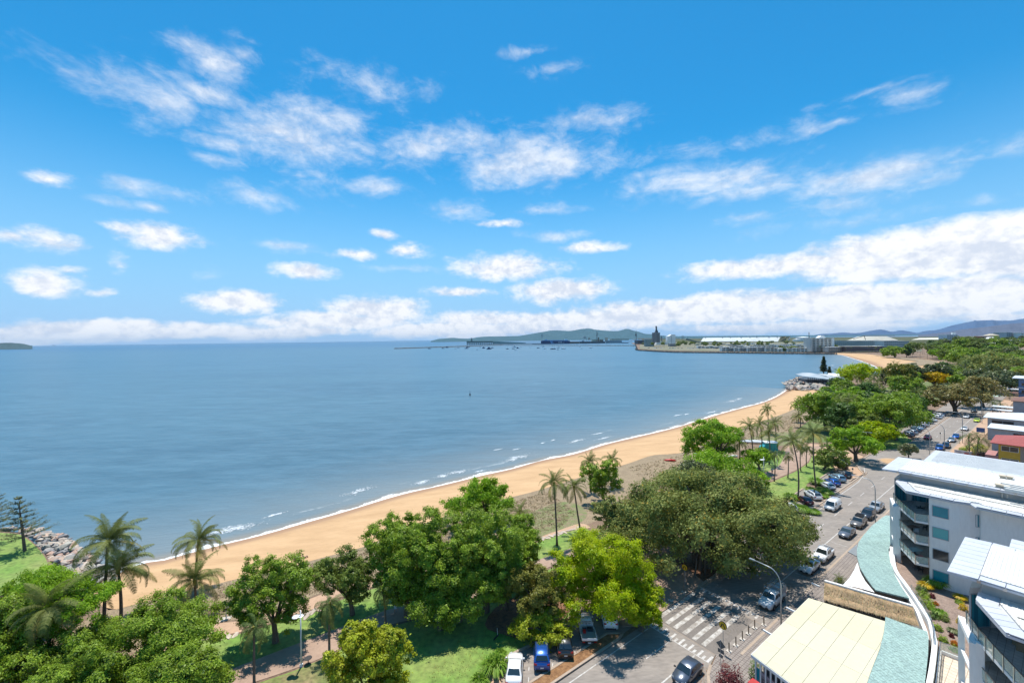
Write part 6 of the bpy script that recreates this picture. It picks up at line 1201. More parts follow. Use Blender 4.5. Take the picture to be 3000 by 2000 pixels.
# farther white roof block
e = empty('apartment_block', RD(60, 20), 0, 'low white block with long ribbed metal roof behind the first apartments', 'apartment building')
s0, s1 = ST(P(2709, 1346, 13))[0], ST(P(2741, 1317, 13))[0]; t0 = ST(P(2741, 1317, 13))[1]
def sub(o, e): o.parent = e; o.matrix_parent_inverse = Matrix.Translation(-e.location); return o
sub(MB().prism([RD(s0 - 6, t0 + 1), RD(s0 - 6, 50), RD(s1 - .6, 50), RD(s1 - .6, t0 + 1)], 0, 12.7).build('wall', white_w), e)
sub(MB().prism([RD(s0 - 7, t0), RD(s0 - 7, 52), RD(s1, 52), RD(s1, t0)], 12.7, 12.95).build('roof_edge', panel_m), e)
grr = [RD(s0 - 6, t0 + .9), RD(s0 - 6, 52), RD(s1 - 1.0, 52), RD(s1 - 1.0, t0 + .9)]; sub(MB().prism(grr, 12.95, 13.02).build('roof_sheet', material('grey_white_roof', (.50, .52, .53), .5, scale=.4)), e)
o = ribbed(None, grr, 13.02, 't', .55, white_r); sub(o, e)
# podium: garden, curved walls, terraces
inner_px = [(2611, 1600), (2614, 1618), (2623, 1666), (2649, 1704), (2677, 1742), (2706, 1787), (2725, 1819), (2736, 1867), (2738.6, 1882), (2731.6, 1946), (2722, 2000), (2706, 2070)]
outer_px = [(2603, 1600), (2606, 1613), (2609, 1637), (2623, 1685), (2642, 1720), (2664.6, 1752), (2687, 1787), (2700, 1819), (2711, 1846), (2716, 1870)]
def curved_wall(pxs, z, th, label, z0=0):
    c = cr([P(x, y, z) for x, y in pxs], 5); mb = MB(); L_ = []; Rr = []
    for i, p in enumerate(c):
        t = (c[min(i + 1, len(c) - 1)] - c[max(i - 1, 0)]).normalized(); n = Vector((-t.y, t.x, 0)) * th / 2; L_.append(p + n); Rr.append(p - n)
    v = []
    for a, b in zip(L_, Rr): v += [(a.x, a.y, z0), (a.x, a.y, z), (b.x, b.y, z), (b.x, b.y, z0)]
    f = [(i * 4 + j, i * 4 + j + 1, i * 4 + j + 5, i * 4 + j + 4) for i in range(len(c) - 1) for j in range(3)] + [(0, 3, 2, 1), tuple(len(v) - 4 + j for j in range(4))]
    o = mb.add(v, f).build('curved_wall', white_w); return tag(o, label, 'wall')
curved_wall(inner_px, 3.9, .42, 'white curved garden wall beside the steel handrail'); curved_wall(outer_px, 3.5, .35, 'lower white curved wall along the edge of the teal roof')
gard = [P(x, y, 3) for x, y in inner_px[1:]] + [RD(-40, 22), RD(-40, 60), RD(22, 60), RD(22, 15), RD(27, 10.5)]
soilg = material('garden_mulch', (.30, .22, .175), .95, col2=(.21, .15, .12), scale=1.2, detail=7, fine=.35, bump=.7, bscale=8, contrast=1.2)
MB().prism([P(x, y, 3) for x, y in inner_px] + [RD(-40, 22), RD(-40, 45), RD(24, 45), RD(30, 12), RD(32, 10)], 2.2, 3.0).build('garden_soil', soilg)['kind'] = 'structure'
MB().prism([P(x, y, 3.0) for x, y in outer_px] + [P(x, y, 3.0) for x, y in reversed(inner_px[1:9])], 2.2, 3.0).build('planter_soil', soilg)['kind'] = 'structure'
tr_ = [P(2755, 1912, 3.1), P(2745, 2010, 3.1), P(2735, 2100, 3.1), RD(-33, 30), RD(-14, 30), P(2816, 1935, 3.1)]
te = empty('terrace', P(2780, 1980, 3.0), 0, 'cream tiled terrace with a low white upstand and glass rail', 'terrace')
sub(MB().prism(tr_, 2.9, 3.1).build('floor_tiles', tile_c), te); a, b, c_ = tr_[1], tr_[0], tr_[5]
sub(MB().beam((b.x, b.y, 3.2), (c_.x, c_.y, 3.2), .18, .5).build('upstand', white_w), te); sub(MB().beam((a.x, a.y, 3.2), (b.x, b.y, 3.2), .18, .5).build('upstand', white_w), te)
rr_ = empty('glass_railing', P(2755, 1915, 3.1), 0, 'glass railing with steel rail around the cream terrace', 'railing'); bf = set(bpy.data.objects); railing(rr_, [tr_[2], tr_[1], tr_[0], tr_[5]], 3.3, rail=steel)
for o in set(bpy.data.objects) - bf: o.matrix_parent_inverse = Matrix.Translation(-rr_.location)
# handrail along the curved wall
hr = cr([P(x, y, 4.6) for x, y in [(2669, 1712), (2690, 1742), (2712, 1775), (2729, 1812), (2734, 1850), (2735, 1866)]], 4); mb = MB(); mb.tube(hr, .035, 6); mb.tube([p - Vector((0, 0, .35)) for p in hr], .025, 6)
hb = mb.build('handrail', steel); tag(hb, 'curved steel handrail standing on the garden wall', 'handrail')
for i in range(0, len(hr), 4): MB().tube([hr[i], hr[i] - Vector((0, 0, .9))], .03, 6).build('post', steel, hb)
# garden plants
for (x, y, r_, h, sp, kd, lab) in [(2742, 1718, 1.0, 1.1, 'strap', 'strap', 'big strap-leaved clump by the apartment wall'), (2710, 1722, .6, .7, 'croton', 'strap', 'yellow croton beside the big strap-leaved clump'), (2722, 1716, .5, .6, 'croton', 'strap', 'small yellow croton next to the strap clump'), (2700, 1730, .7, .8, 'dark', 'round', 'dark shrub at the top of the garden row'),
    (2704, 1745, .7, .8, 'green', 'round', 'green shrub by the handrail top'), (2716, 1768, .8, .9, 'green', 'round', 'broad green shrub beside the handrail'), (2722, 1780, .6, .8, 'green', 'round', 'green shrub lower beside the handrail'), (2731, 1749, .35, .5, 'red', 'round', 'small dark red plant in the mulch'), (2741, 1770, .3, .4, 'orange', 'round', 'small orange plant in the mulch'),
    (2814, 1756, .5, .6, 'croton', 'strap', 'bright yellow croton at the back of the garden'), (2810, 1766, .45, .4, 'green', 'round', 'green cushion plant below the yellow croton'), (2822, 1785, .45, .9, 'croton', 'round', 'upright yellow-green croton near the glass'), (2735, 1808, .6, .7, 'dark', 'round', 'dark green shrub midway along the curved wall'), (2752, 1800, .5, .6, 'strap', 'strap', 'striped tuft in the middle of the garden'),
    (2766, 1816, .55, .8, 'mid', 'round', 'loose green shrub in the middle of the garden'), (2745, 1843, .6, .7, 'green', 'round', 'green shrub near the bend of the curved wall'), (2793, 1852, .5, .4, 'grey', 'strap', 'pale rosette plant in the mulch'), (2788, 1865, .25, .4, 'red', 'round', 'small crimson plant in the mulch near the terrace'), (2763, 1877, .5, .6, 'green', 'round', 'green shrub above the terrace corner'), (2797, 1888, .35, .5, 'orange', 'round', 'orange-red plant above the terrace'),
    (2800, 1905, .6, .5, 'green', 'round', 'green groundcover behind the terrace rail'), (2813, 1826, .4, .8, 'croton', 'round', 'golden croton beside the white column')]:
    bush(x, y, r_, h, sp, lab, kind=kd, z=3.0, n=420 if kd == 'round' else 200)
# teal shingle roofs
teal_m = paver_mat('teal_shingles', (.33, .47, .43), (.29, .42, .39), 1.1, .42, 'brick', .014, rz=ROT + 1.15)
def mottled():  # noise puts dappled screen shade into the shingle colour
    t = teal_m.node_tree; nd = t.nodes; L = t.links.new; b = nd['Principled BSDF']; src = b.inputs['Base Color'].links[0].from_socket; g = nd.new('ShaderNodeNewGeometry'); v = nd.new('ShaderNodeTexNoise'); v.inputs['Scale'].default_value = 5; v.inputs['Detail'].default_value = 5; v.inputs['Roughness'].default_value = .7; L(g.outputs['Position'], v.inputs['Vector'])
    r = nd.new('ShaderNodeMapRange'); L(v.outputs['Fac'], r.inputs[0]); r.inputs[1].default_value = .42; r.inputs[2].default_value = .55; r.inputs[3].default_value = .80; r.inputs[4].default_value = 1.06; m = nd.new('ShaderNodeVectorMath'); m.operation = 'SCALE'; L(src, m.inputs[0]); L(r.outputs[0], m.inputs['Scale']); L(m.outputs[0], b.inputs['Base Color'])
mottled()
def sloped(name, pxz, m, label, cat, th=.18, par=None):
    pts = [P(x, y, z) for x, y, z in pxz]; mb = MB(); mb.prism(pts, [p.z - th for p in pts], [p.z for p in pts]); o = mb.build(name, m, par)
    if label: tag(o, label, cat)
    return o
t1_ = [(2594, 1509, 4.6), (2584, 1515, 4.6), (2575, 1522, 4.6), (2553, 1540, 4.6), (2529, 1567, 4.6), (2515, 1588, 4.6), (2510.5, 1608, 4.6), (2511.5, 1632, 4.6), (2520, 1662, 4.6), (2536, 1688, 4.6), (2556, 1716, 4.6), (2566, 1727, 4.6), (2664, 1751, 3.7), (2640, 1716, 3.7), (2621, 1682, 3.7), (2607, 1640, 3.7), (2603, 1610, 3.8), (2612, 1580, 4.2), (2622, 1560, 4.5), (2625, 1520, 4.7), (2612, 1509, 4.7)]
tr1 = empty('shop_building', P(2560, 1640, 0), 0, 'curved shop building with a shade-dappled teal shingle roof hugging the footpath', 'shop'); sub(sloped('roof', t1_, teal_m, None, None), tr1)
wl = [P(x, y, 4.6) for x, y, z in t1_]; cc_ = sum(wl, Vector()) / len(wl); sub(MB().prism([p.lerp(cc_, .16) for p in wl], 0, 3.5).build('wall', material('shop_wall', (.16, .15, .14), .7)), tr1)
t2_ = [(2594, 1805, 4.0), (2716, 1848, 3.7), (2720, 1870, 3.7), (2719, 1915, 3.7), (2714, 1960, 3.7), (2708, 2010, 3.7), (2690, 2090, 3.7), (2500, 2110, 4.1), (2537, 2010, 4.1), (2556, 1956, 4.1), (2578, 1900, 4.1), (2590, 1850, 4.1)]
tr2 = empty('shop_building', P(2640, 1930, 0), 0, 'shop with a curved teal shingle roof right of the cream roof', 'shop'); sub(sloped('roof', t2_, teal_m, None, None), tr2)
wl = [P(x, y, 4) for x, y, z in t2_]; cc_ = sum(wl, Vector()) / len(wl); sub(MB().prism([p.lerp(cc_, .06) for p in wl], 0, 3.3).build('wall', white_w), tr2)
thatch_m = material('thatch', (.50, .35, .20), .95, col2=(.33, .21, .11), scale=2.2, stretch=(1, 1, .3), detail=9, fine=.35, bump=1, bscale=12, contrast=1.3, bdist=.12)
th = empty('thatched_hut', P(2550, 1790, 0), 0, 'shop with a straw thatched roof slope between the cream and the teal roofs', 'shop')
tp = [P(2416, 1704, 4.7), P(2674, 1778, 4.7), P(2693, 1834, 3.9), P(2592, 1812, 3.9), P(2413, 1756, 3.9)]
mb = MB(); n_ = 26
r = random.Random(3); top_ = [tp[0].lerp(tp[1], i / n_) for i in range(n_ + 1)]; bot_ = [tp[4].lerp(tp[2], i / n_) for i in range(n_ + 1)]; rows = 8; v = []
for j in range(rows + 1):
    for i in range(n_ + 1): p = top_[i].lerp(bot_[i], j / rows); v.append((p.x, p.y, p.z + r.uniform(-.06, .08) + .12 * math.sin(j * 1.2)))
mb.add(v, [(j * (n_ + 1) + i, (j + 1) * (n_ + 1) + i, (j + 1) * (n_ + 1) + i + 1, j * (n_ + 1) + i + 1) for j in range(rows) for i in range(n_)]); sub(mb.build('thatch_roof', thatch_m, smooth=True), th)
fr_ = []                     # loose straw ends along the slope
rr2 = np.random.default_rng(5); pos = []
for k in range(2600):
    f, g = rr2.random(), rr2.random(); p = tp[0].lerp(tp[1], f).lerp(tp[4].lerp(tp[2], f), g); pos.append((p.x, p.y, p.z + .1))
dn = np.array(list((tp[4] - tp[0]).normalized())); pos = np.array(pos); l_ = rr2.uniform(.2, .5, (len(pos), 1)); sd_ = np.cross(dn, [0, 0, 1]); sd_ = sd_ / np.linalg.norm(sd_) * .02; tilt = dn + rr2.normal(size=(len(pos), 3)) * .12
V = np.stack([pos - sd_, pos + sd_, pos + tilt * l_ + sd_ * .3, pos + tilt * l_ - sd_ * .3], 1); o = inst('straw', quads_mesh('straw', V, rr2.random(len(V)), SP['dry'])); o['kind'] = 'stuff'; sub(o, th)
a, b = tp[0], tp[1]; sub(MB().beam((a.x, a.y, 4.85), (b.x, b.y, 4.85), .32, .22).build('ridge_beam', white_w), th)
sub(MB().prism([tp[0], tp[1].lerp(tp[0], .05), tp[2].lerp(tp[0], .1), tp[4]], 0, 3.6).build('wall', material('hut_wall', (.10, .08, .07), .8)), th)
# white shade sail and grey awning
sail = MB(); sc_ = [P(2470, 1712, 4.0), P(2490, 1690, 3.7), P(2503, 1668, 3.9), P(2512, 1646, 4.2), P(2519, 1670, 3.8), P(2534, 1700, 3.7), P(2562, 1734, 4.1), P(2515, 1720, 3.7)]
k = len(sc_); cm = sum(sc_, Vector()) / k - Vector((0, 0, .15)); sail.add([tuple(p) for p in sc_] + [tuple(cm)], [(i, (i + 1) % k, k) for i in range(k)]); o = sail.build('shade_sail', material('white_canvas', (.82, .82, .82), .8, col2=(.78, .78, .79)), smooth=True); tag(o, 'white triangular shade sail stretched between the palm-like plant and the teal roof', 'shade sail')
aw = empty('awning', P(2500, 1612, 3.5), 0, 'grey ribbed awning sticking out from under the teal roof', 'awning'); ap_ = [P(2484, 1615, 3.5), P(2511, 1592, 3.6), P(2513, 1628, 3.6)]
sub(MB().prism(ap_, 3.4, 3.5).build('sheet', material('grey_awning', (.30, .32, .33), .5)), aw); sub(ribbed(None, ap_, 3.5, 't', .35, material('grey_awning', (.3, .3, .3))), aw)
cy = P(2457, 1708, 0)
palm(2457, 1712, 2460, 1694, 1.7, 'cycad-like plant with upright fronds beside the white shade sail', kind='royal', n=26, tr=.2, bend=0, name='cycad')
# cream flat roof shop
cs = empty('shop_building', P(2400, 1900, 0), 0, 'corner shop with a wide flat cream roof at the crossing', 'shop')
crf = [P(x, y, 4.05) for x, y in [(2368.6, 1749.6), (2594, 1818), (2590, 1850), (2578, 1900), (2556, 1956), (2537, 2010), (2500, 2120), (2440, 2100), (2314, 2000), (2199.7, 1914.4)]]
sub(MB().prism(crf, 3.72, 4.02).build('fascia', white_w), cs)
tones = [material('cream_roof_sheet_%d' % i, c, .6, col2=tuple(x * .95 for x in c), scale=.25, stretch=(1, 1, 1), fine=.03, contrast=.8) for i, c in enumerate([(.60, .55, .385), (.61, .56, .40), (.59, .54, .37)])]
ti = [p.lerp(sum(crf, Vector()) / len(crf), .008) for p in crf]; tmin = min(ST(p)[1] for p in ti); tmax = max(ST(p)[1] for p in ti); smin = min(ST(p)[0] for p in ti); smax = max(ST(p)[0] for p in ti); kk = 0
t = tmin
while t < tmax:
    q = clip(clip(ti, lambda p: ST(p)[1] - t - .02), lambda p: t + 1.55 - ST(p)[1]); s = smin - (kk % 2) * 2.5
    while s < smax and len(q) > 2:
        w2 = clip(clip(q, lambda p: ST(p)[0] - s - .015), lambda p: s + 5.2 - ST(p)[0])
        if len(w2) > 2: sub(MB().prism(w2, 4.03, 4.065 + .004 * (kk % 3)).build('roof_panel', tones[kk % 3]), cs)
        s += 5.2; kk += 1
    t += 1.57; kk += 1
for s in (6.3, -2.2, -8.8): a, b = RD(s, 6.35), RD(s + .1, 5.4); sub(MB().beam((a.x, a.y, 3.85), (b.x, b.y, 3.85), .16, .16).build('beam', white_w), cs)
ins = [p.lerp(sum(crf, Vector()) / len(crf), .14) for p in crf]; sub(MB().prism(ins, .1, 3.7).build('wall', material('shopfront', (.10, .11, .12), .4, col2=(.05, .05, .06), scale=.6)), cs)
fa, fb = crf[9], crf[8]
for i in range(8):
    p = fa.lerp(fb, .04 + i * .135) + rd * .55 + rn * .1; sub(MB().box((p.x, p.y, 1.9), (.14, .14, 3.7), ROT).build('post', white_w), cs)
for i in range(6):
    p, q = fa.lerp(fb, .09 + i * .135) + rd * .6, fa.lerp(fb, .17 + i * .135) + rd * .6; sub(MB().plate([(p.x, p.y, .4), (q.x, q.y, .4), (q.x, q.y, 2.6), (p.x, p.y, 2.6)], .06).build('window', teal_g if i == 0 else material('slatted_screen', (.35, .28, .31), .7, col2=(.1, .08, .09), scale=5, stretch=(.05, .05, 1), contrast=3)), cs)
ra = [P(2205, 1984, 2.6), P(2240, 2008, 2.6), P(2225, 2020, 2.3), P(2190, 1996, 2.3)]; o = MB().prism(ra, [p.z - .08 for p in ra], [p.z for p in ra]).build('red_umbrella', material('red_canvas', (.55, .02, .02), .7)); tag(o, 'red awning at the bottom edge under the cream roof corner', 'awning'); 
# furniture on the balconies
def table(pos, sz, rz, m, label, leg='cross'):
    e = empty('table', pos, rz, label, 'table'); MB().box((0, 0, .74), (sz[0], sz[1], .05)).build('table_top', m, e); mb = MB(); mb.box((0, 0, .37), (.12, .12, .7)); mb.beam((-.45, -.45, .05), (.45, .45, .05), .08, .06); mb.beam((-.45, .45, .05), (.45, -.45, .05), .08, .06); mb.build('pedestal', black_m, e); return e
def chair(pos, rz, m, label):
    e = empty('chair', pos, rz, label, 'chair'); MB().box((0, 0, .45), (.45, .45, .05)).build('seat', m, e); MB().box((-.22, 0, .72), (.05, .45, .5)).build('backrest', m, e)
    for x in (-.2, .2):
        for y in (-.2, .2): MB().box((x, y, .22), (.04, .04, .44)).build('leg', m, e)
    return e
wood_m = material('dark_wood', (.10, .06, .045), .6, scale=2); wick = material('wicker', (.30, .20, .12), .8, scale=6, fine=.3)
table(P(2697, 1488, 11.62), (1.9, 1.2), ROT + .2, material('grey_table_top', (.30, .29, .28), .5), 'square grey table on the top balcony of the farther block')
table(P(2672, 1556, 8.62), (1.5, .9), ROT - .5, wood_m, 'dark wooden table on the second balcony from the top'); chair(P(2684, 1565, 8.62), 1.2, frame_m, 'metal framed chair at the dark wooden table'); chair(P(2710, 1552, 8.62), 2.2, black_m, 'black chair in the corner of the second balcony from the top')
table(P(2680, 1623, 5.62), (1.8, 1.1), ROT - .5, material('glass_table', (.25, .38, .40), .2), 'glass topped table on the balcony with the pink cushion'); o = MB().box((0, 0, .55), (1.1, .4, .12)).build('cushion', material('pink_cushion', (.55, .16, .16), .8), None, loc=P(2693, 1640, 5.62), rz=.3); tag(o, 'pink cushion on the third balcony down', 'cushion')
chair(P(2686, 1668, 3.02), .5, black_m, 'left folding black chair on the ground floor terrace'); chair(P(2697, 1675, 3.02), 2.5, black_m, 'right folding black chair on the ground floor terrace'); table(P(2690, 1664, 3.02), (.9, .9), .3, black_m, 'small black table on the ground floor terrace')
for i, (x, y, rz) in enumerate([(2990, 1890, .4), (2998, 1905, 2.2)]):
    e = empty('armchair', P(x, y, 11.62), rz, ['wicker armchair under the roof edge of the nearest balcony', 'second wicker armchair cut by the right edge'][i], 'chair'); MB().box((0, 0, .25), (.75, .75, .5)).build('seat', wick, e); MB().box((-.32, 0, .6), (.12, .75, .7)).build('backrest', wick, e)
    for y_ in (-.34, .34): MB().box((0, y_, .5), (.7, .1, .3)).build('armrest', wick, e)
# ------------------------------------------------------------------ houses up the road
def facing_windows(e, s, t_list, z0, h, w_, glass, t_side=None, s_list=(), out=None, mull=1, frame=None):
    for t in t_list: sub(window(None, RD(s, t), RD(s, t + w_), z0, z0 + h, glass, -rd, frame or frame_m, mull), e)
def hip_roof(poly4, z0, z1, inset, m, e, over=.6, name='roof', hip=.5):
    """hip or gable roof over a road-frame rectangle (s0,s1,t0,t1)"""
    s0, s1, t0, t1 = poly4; s0 -= over; s1 += over; t0 -= over; t1 += over; ls, lt = s1 - s0, t1 - t0
    if lt >= ls: a, b = ((s0 + s1) / 2, t0 + ls / 2 * hip), ((s0 + s1) / 2, t1 - ls / 2 * hip)
    else: a, b = (s0 + lt / 2 * hip, (t0 + t1) / 2), (s1 - lt / 2 * hip, (t0 + t1) / 2)
    c = [RD(s0, t0, z0), RD(s1, t0, z0), RD(s1, t1, z0), RD(s0, t1, z0), RD(a[0], a[1], z1), RD(b[0], b[1], z1)]; lowv = [p - Vector((0, 0, .18)) for p in c[:4]]
    v = c + lowv
    if lt >= ls: f = [(0, 4, 1), (1, 4, 5, 2), (2, 5, 3), (3, 5, 4, 0)]
    else: f = [(0, 4, 1), (1, 4, 5), (1, 5, 2), (2, 5, 3), (3, 5, 4), (3, 4, 0)]; f = [(0, 3, 4), (0, 4, 5, 1), (1, 5, 2), (3, 2, 5, 4)]
    f += [(0, 1, 7, 6), (1, 2, 8, 7), (2, 3, 9, 8), (3, 0, 6, 9), (6, 7, 8, 9)]; o = MB().add(v, f).build(name, m); return sub(o, e) if e else o
def house(name, label, s0, s1, t0, t1, ze, zr, wall, roof, rows=(), side_rows=(), glass=None, hip=.9, cat='house', frame=None, over=.6):
    e = empty(name, RD((s0 + s1) / 2, (t0 + t1) / 2), ROT, label, cat); e.rotation_euler.z = 0
    sub(MB().prism([RD(s0, t0), RD(s1, t0), RD(s1, t1), RD(s0, t1)], 0, ze).build('wall', wall), e)
    if zr > ze: hip_roof((s0, s1, t0, t1), ze, zr, 0, roof, e, hip=hip, over=over)
    else: sub(MB().prism([RD(s0 - over, t0 - over), RD(s1 + over, t0 - over), RD(s1 + over, t1 + over), RD(s0 - over, t1 + over)], ze, ze + .3).build('roof', roof), e)
    for (z, h, ts, w_) in rows:
        for t in ts: sub(window(None, RD(s0, t), RD(s0, t + w_), z, z + h, glass or dark_g, -rd, frame or frame_m, 1), e)
    for (z, h, ss, w_) in side_rows:
        for s in ss: sub(window(None, RD(s, t0), RD(s + w_, t0), z, z + h, glass or dark_g, -rn, frame or frame_m, 1), e)
    return e
red_tile = material('red_tile_roof', (.36, .085, .075), .8, col2=(.26, .06, .055), scale=2.5, fine=.2, bump=.4); brick_b = material('beige_brick', (.33, .27, .22), .85, col2=(.27, .22, .18), scale=4, fine=.2); yellow_w = material('yellow_render', (.60, .36, .045), .8)
roof_wh = material('white_iron_roof', (.62, .64, .66), .5, col2=(.54, .57, .60), scale=.4); grey_w = material('grey_render', (.36, .38, .41), .8); brown_roof = material('brown_tile_roof', (.20, .10, .075), .85, scale=1.5, fine=.2); blue_w = material('blue_render', (.13, .22, .40), .8); pale_w = material('pale_wall', (.52, .53, .55), .8); wf = material('white_frame', (.78, .78, .78), .5)
sR, tR = ST(P(2925, 1296, 8.6))
h1 = house('house', 'two storey beige brick house with a red tiled hip roof and yellow corner bay', sR, sR + 11, tR, tR + 26, 8.6, 10.6, brick_b, red_tile, rows=[(6.6, 1.3, [tR + .5], 2.9), (3.3, 1.3, [tR + .5], 2.9), (6.2, 1.0, [tR + 8.2, tR + 14], 1.8), (3.0, 1.0, [tR + 8.2, tR + 14], 1.8)], frame=wf, hip=1.0, over=1.4)
sub(MB().prism([RD(sR - .008, tR), RD(sR, tR), RD(sR, tR + 3.7), RD(sR - .008, tR + 3.7)], .2, 8.5).build('yellow_bay', yellow_w), h1); sub(MB().prism([RD(sR - .05, tR - 2.4), RD(sR + 7, tR - 2.4), RD(sR + 7, tR - .05), RD(sR - .05, tR - .05)], 0, 5.0).build('pink_porch', material('pink_render', (.42, .20, .18), .85)), h1)
for t in (tR + 8, tR + 14): sub(MB().prism([RD(sR - .7, t), RD(sR, t), RD(sR, t + 2.3), RD(sR - .7, t + 2.3)], [4.3, 4.7, 4.7, 4.3], [4.4, 4.8, 4.8, 4.4]).build('window_hood', wf), h1)
sR, tR = ST(P(2905, 1250, 7.6)); house('house', 'low white roofed house behind the red roofed one', sR, sR + 9, tR, tR + 24, 7.4, 8.1, pale_w, roof_wh, rows=[(5.2, 1.1, [tR + 4.5], 3.6), (5.0, 1.1, [tR + 15], 3)], hip=.4, over=.9)
sR, tR = ST(P(2893, 1221, 8.0)); house('house', 'wide pale house with a long low white roof and television aerial', sR, sR + 12, tR, tR + 36, 8.0, 9.8, pale_w, roof_wh, rows=[(5.6, 1.5, [tR + 1], 5), (5.6, 1.6, [tR + 15], 3.4)], hip=1.2, over=1.0)
sR, tR = ST(P(2968, 1173, 8.5)); house('house', 'grey walled building with a brown roof near the right edge', sR, sR + 14, tR, tR + 30, 8.4, 11, grey_w, brown_roof, hip=1.0); 
sR, tR = ST(P(2984, 1106, 13)); e = house('apartment_block', 'blue rendered building with a flat pale roof at the right edge', sR, sR + 16, tR, tR + 30, 12.6, 12.6, blue_w, roof_wh, rows=[(8.6, 1.6, [tR + 1.0, tR + 5.4], 3.2), (4.6, 1.6, [tR + 1.0, tR + 5.4], 3.2)], cat='apartment building', over=2.2); sub(MB().prism(strip(sR - .6, sR, tR - .4, tR + 30), 7.4, 7.8).build('balcony_edge', roof_wh), e)
# awnings, signs and street clutter at the right
def canopy(x, y, z, ls, lt, m, label, name='awning', cat='awning', posts=True):
    s, t = ST(P(x, y, z)); e = empty(name, RD(s + ls / 2, t + lt / 2), 0, label, cat); sub(MB().prism(strip(s, s + ls, t, t + lt), z - .15, z).build('cover', m), e)
    if posts:
        for a in (.2, ls - .2):
            for b in (.2, lt - .2): q = RD(s + a, t + b); sub(MB().box((q.x, q.y, z / 2), (.12, .12, z)).build('post', steel), e)
    return e
canopy(2874, 1197, 3.4, 5, 9, roof_wh, 'white flat awning under the rain trees beside the footpath'); canopy(2905, 1190, 4.2, 6, 12, roof_wh, 'larger white marquee roof right of the flat awning'); canopy(2955, 1150, 4.5, 7, 16, brown_roof, 'brown cafe roof in front of the grey building'); canopy(2950, 1139, 4.0, 7, 10, roof_wh, 'white tent roof beside the blue building')
def umbrella(x, y, r_m, m, label):
    b = P(x, y, 0); e = empty('umbrella', b, 0, label, 'umbrella'); MB().tube([(0, 0, 0), (0, 0, 3)], .05, 6).build('pole', steel, e); mb = MB(); n = 8
    mb.add([(math.cos(i * math.pi / 4) * r_m, math.sin(i * math.pi / 4) * r_m, 2.5) for i in range(n)] + [(0, 0, 3.2)], [(i, (i + 1) % n, n) for i in range(n)]); mb.build('canopy', m, e)
umbrella(2911, 1172, 3.4, material('green_canvas', (.38, .48, .36), .8), 'large pale green umbrella by the cafe under the trees'); umbrella(2904, 1166, 2.4, material('red_stripe_canvas', (.50, .16, .18), .8), 'faded red umbrella beside the pale green one')
def text_mesh(body, size, m, parent, loc, rot, extrude=.01, align='CENTER'):
    c = bpy.data.curves.new('lettering', 'FONT'); c.body = body; c.size = size; c.extrude = extrude; c.align_x = align; c.align_y = 'CENTER'; o = bpy.data.objects.new('lettering', c); COL.objects.link(o)
    me = bpy.data.meshes.new_from_object(o.evaluated_get(bpy.context.evaluated_depsgraph_get())); bpy.data.objects.remove(o); bpy.data.curves.remove(c); me.materials.clear(); me.materials.append(m); q = bpy.data.objects.new('lettering', me); link(q, parent); q.location = loc; q.rotation_euler = rot; return q
b = P(2828, 1340, 0); e = empty('billboard', b, ROT - math.pi / 2, 'low white notice board with red and grey lettering above the white roof', 'sign'); MB().box((0, 0, 1.3), (4.6, .12, 1.5)).build('board', material('white_board', (.66, .66, .68), .6), e)
for x in (-2, 2): MB().box((x, 0, .4), (.12, .12, .8)).build('post', steel, e)
redt = material('red_print', (.5, .06, .07), .6); greyt = material('grey_print', (.3, .3, .33), .6)
mb = MB(); mb.box((.3, -.07, 1.3), (1.0, .02, .5)); mb.box((1.7, -.07, 1.35), (.9, .02, .6)); mb.build('print', redt, e); mb = MB(); mb.box((-1.4, -.07, 1.5), (1.2, .02, .18)); mb.box((-1.4, -.07, 1.1), (1.0, .02, .12)); mb.build('print', greyt, e)
b = P(2873, 1275, 0); e = empty('sign_board', b, ROT - math.pi / 2, 'square blue notice board by the far footpath', 'sign'); MB().box((0, 0, 2.0), (2.1, .15, 1.7)).build('board', material('blue_board', (.03, .10, .32), .5), e); MB().box((-.9, 0, .7), (.1, .1, 1.4)).build('post', steel, e); MB().box((.9, 0, .7), (.1, .1, 1.4)).build('post', steel, e)
rw = [P(2838, 1330, 1.3), P(2868, 1322, 1.3), P(2895, 1326, 1.3), P(2905, 1345, 1.3)]; mb = MB()
for a, b in zip(rw[:-1], rw[1:]): mb.beam((a.x, a.y, .65), (b.x, b.y, .65), .4, 1.3)
tag(mb.build('retaining_wall', material('pink_brick', (.42, .22, .17), .9, col2=(.33, .17, .13), scale=4, fine=.2)), 'pink brick garden wall beside the red roofed house', 'wall')
for (x, y, r_, h, sp, lab) in [(2836, 1318, 1.8, 1.4, 'lime', 'lime green shrub beside the white notice board'), (2872, 1312, 1.8, 1.6, 'yellowgreen', 'yellow-green shrub in front of the red roofed house'), (2900, 1338, 2.0, 2.2, 'dark', 'dark bush at the porch of the red roofed house'), (2820, 1320, 1.2, 1.0, 'green', 'green shrub left of the lime one by the board'), (2884, 1330, 1.6, 1.8, 'olive', 'olive bush by the pink wall')]: bush(x, y, r_, h, sp, lab, 'round', n=900)
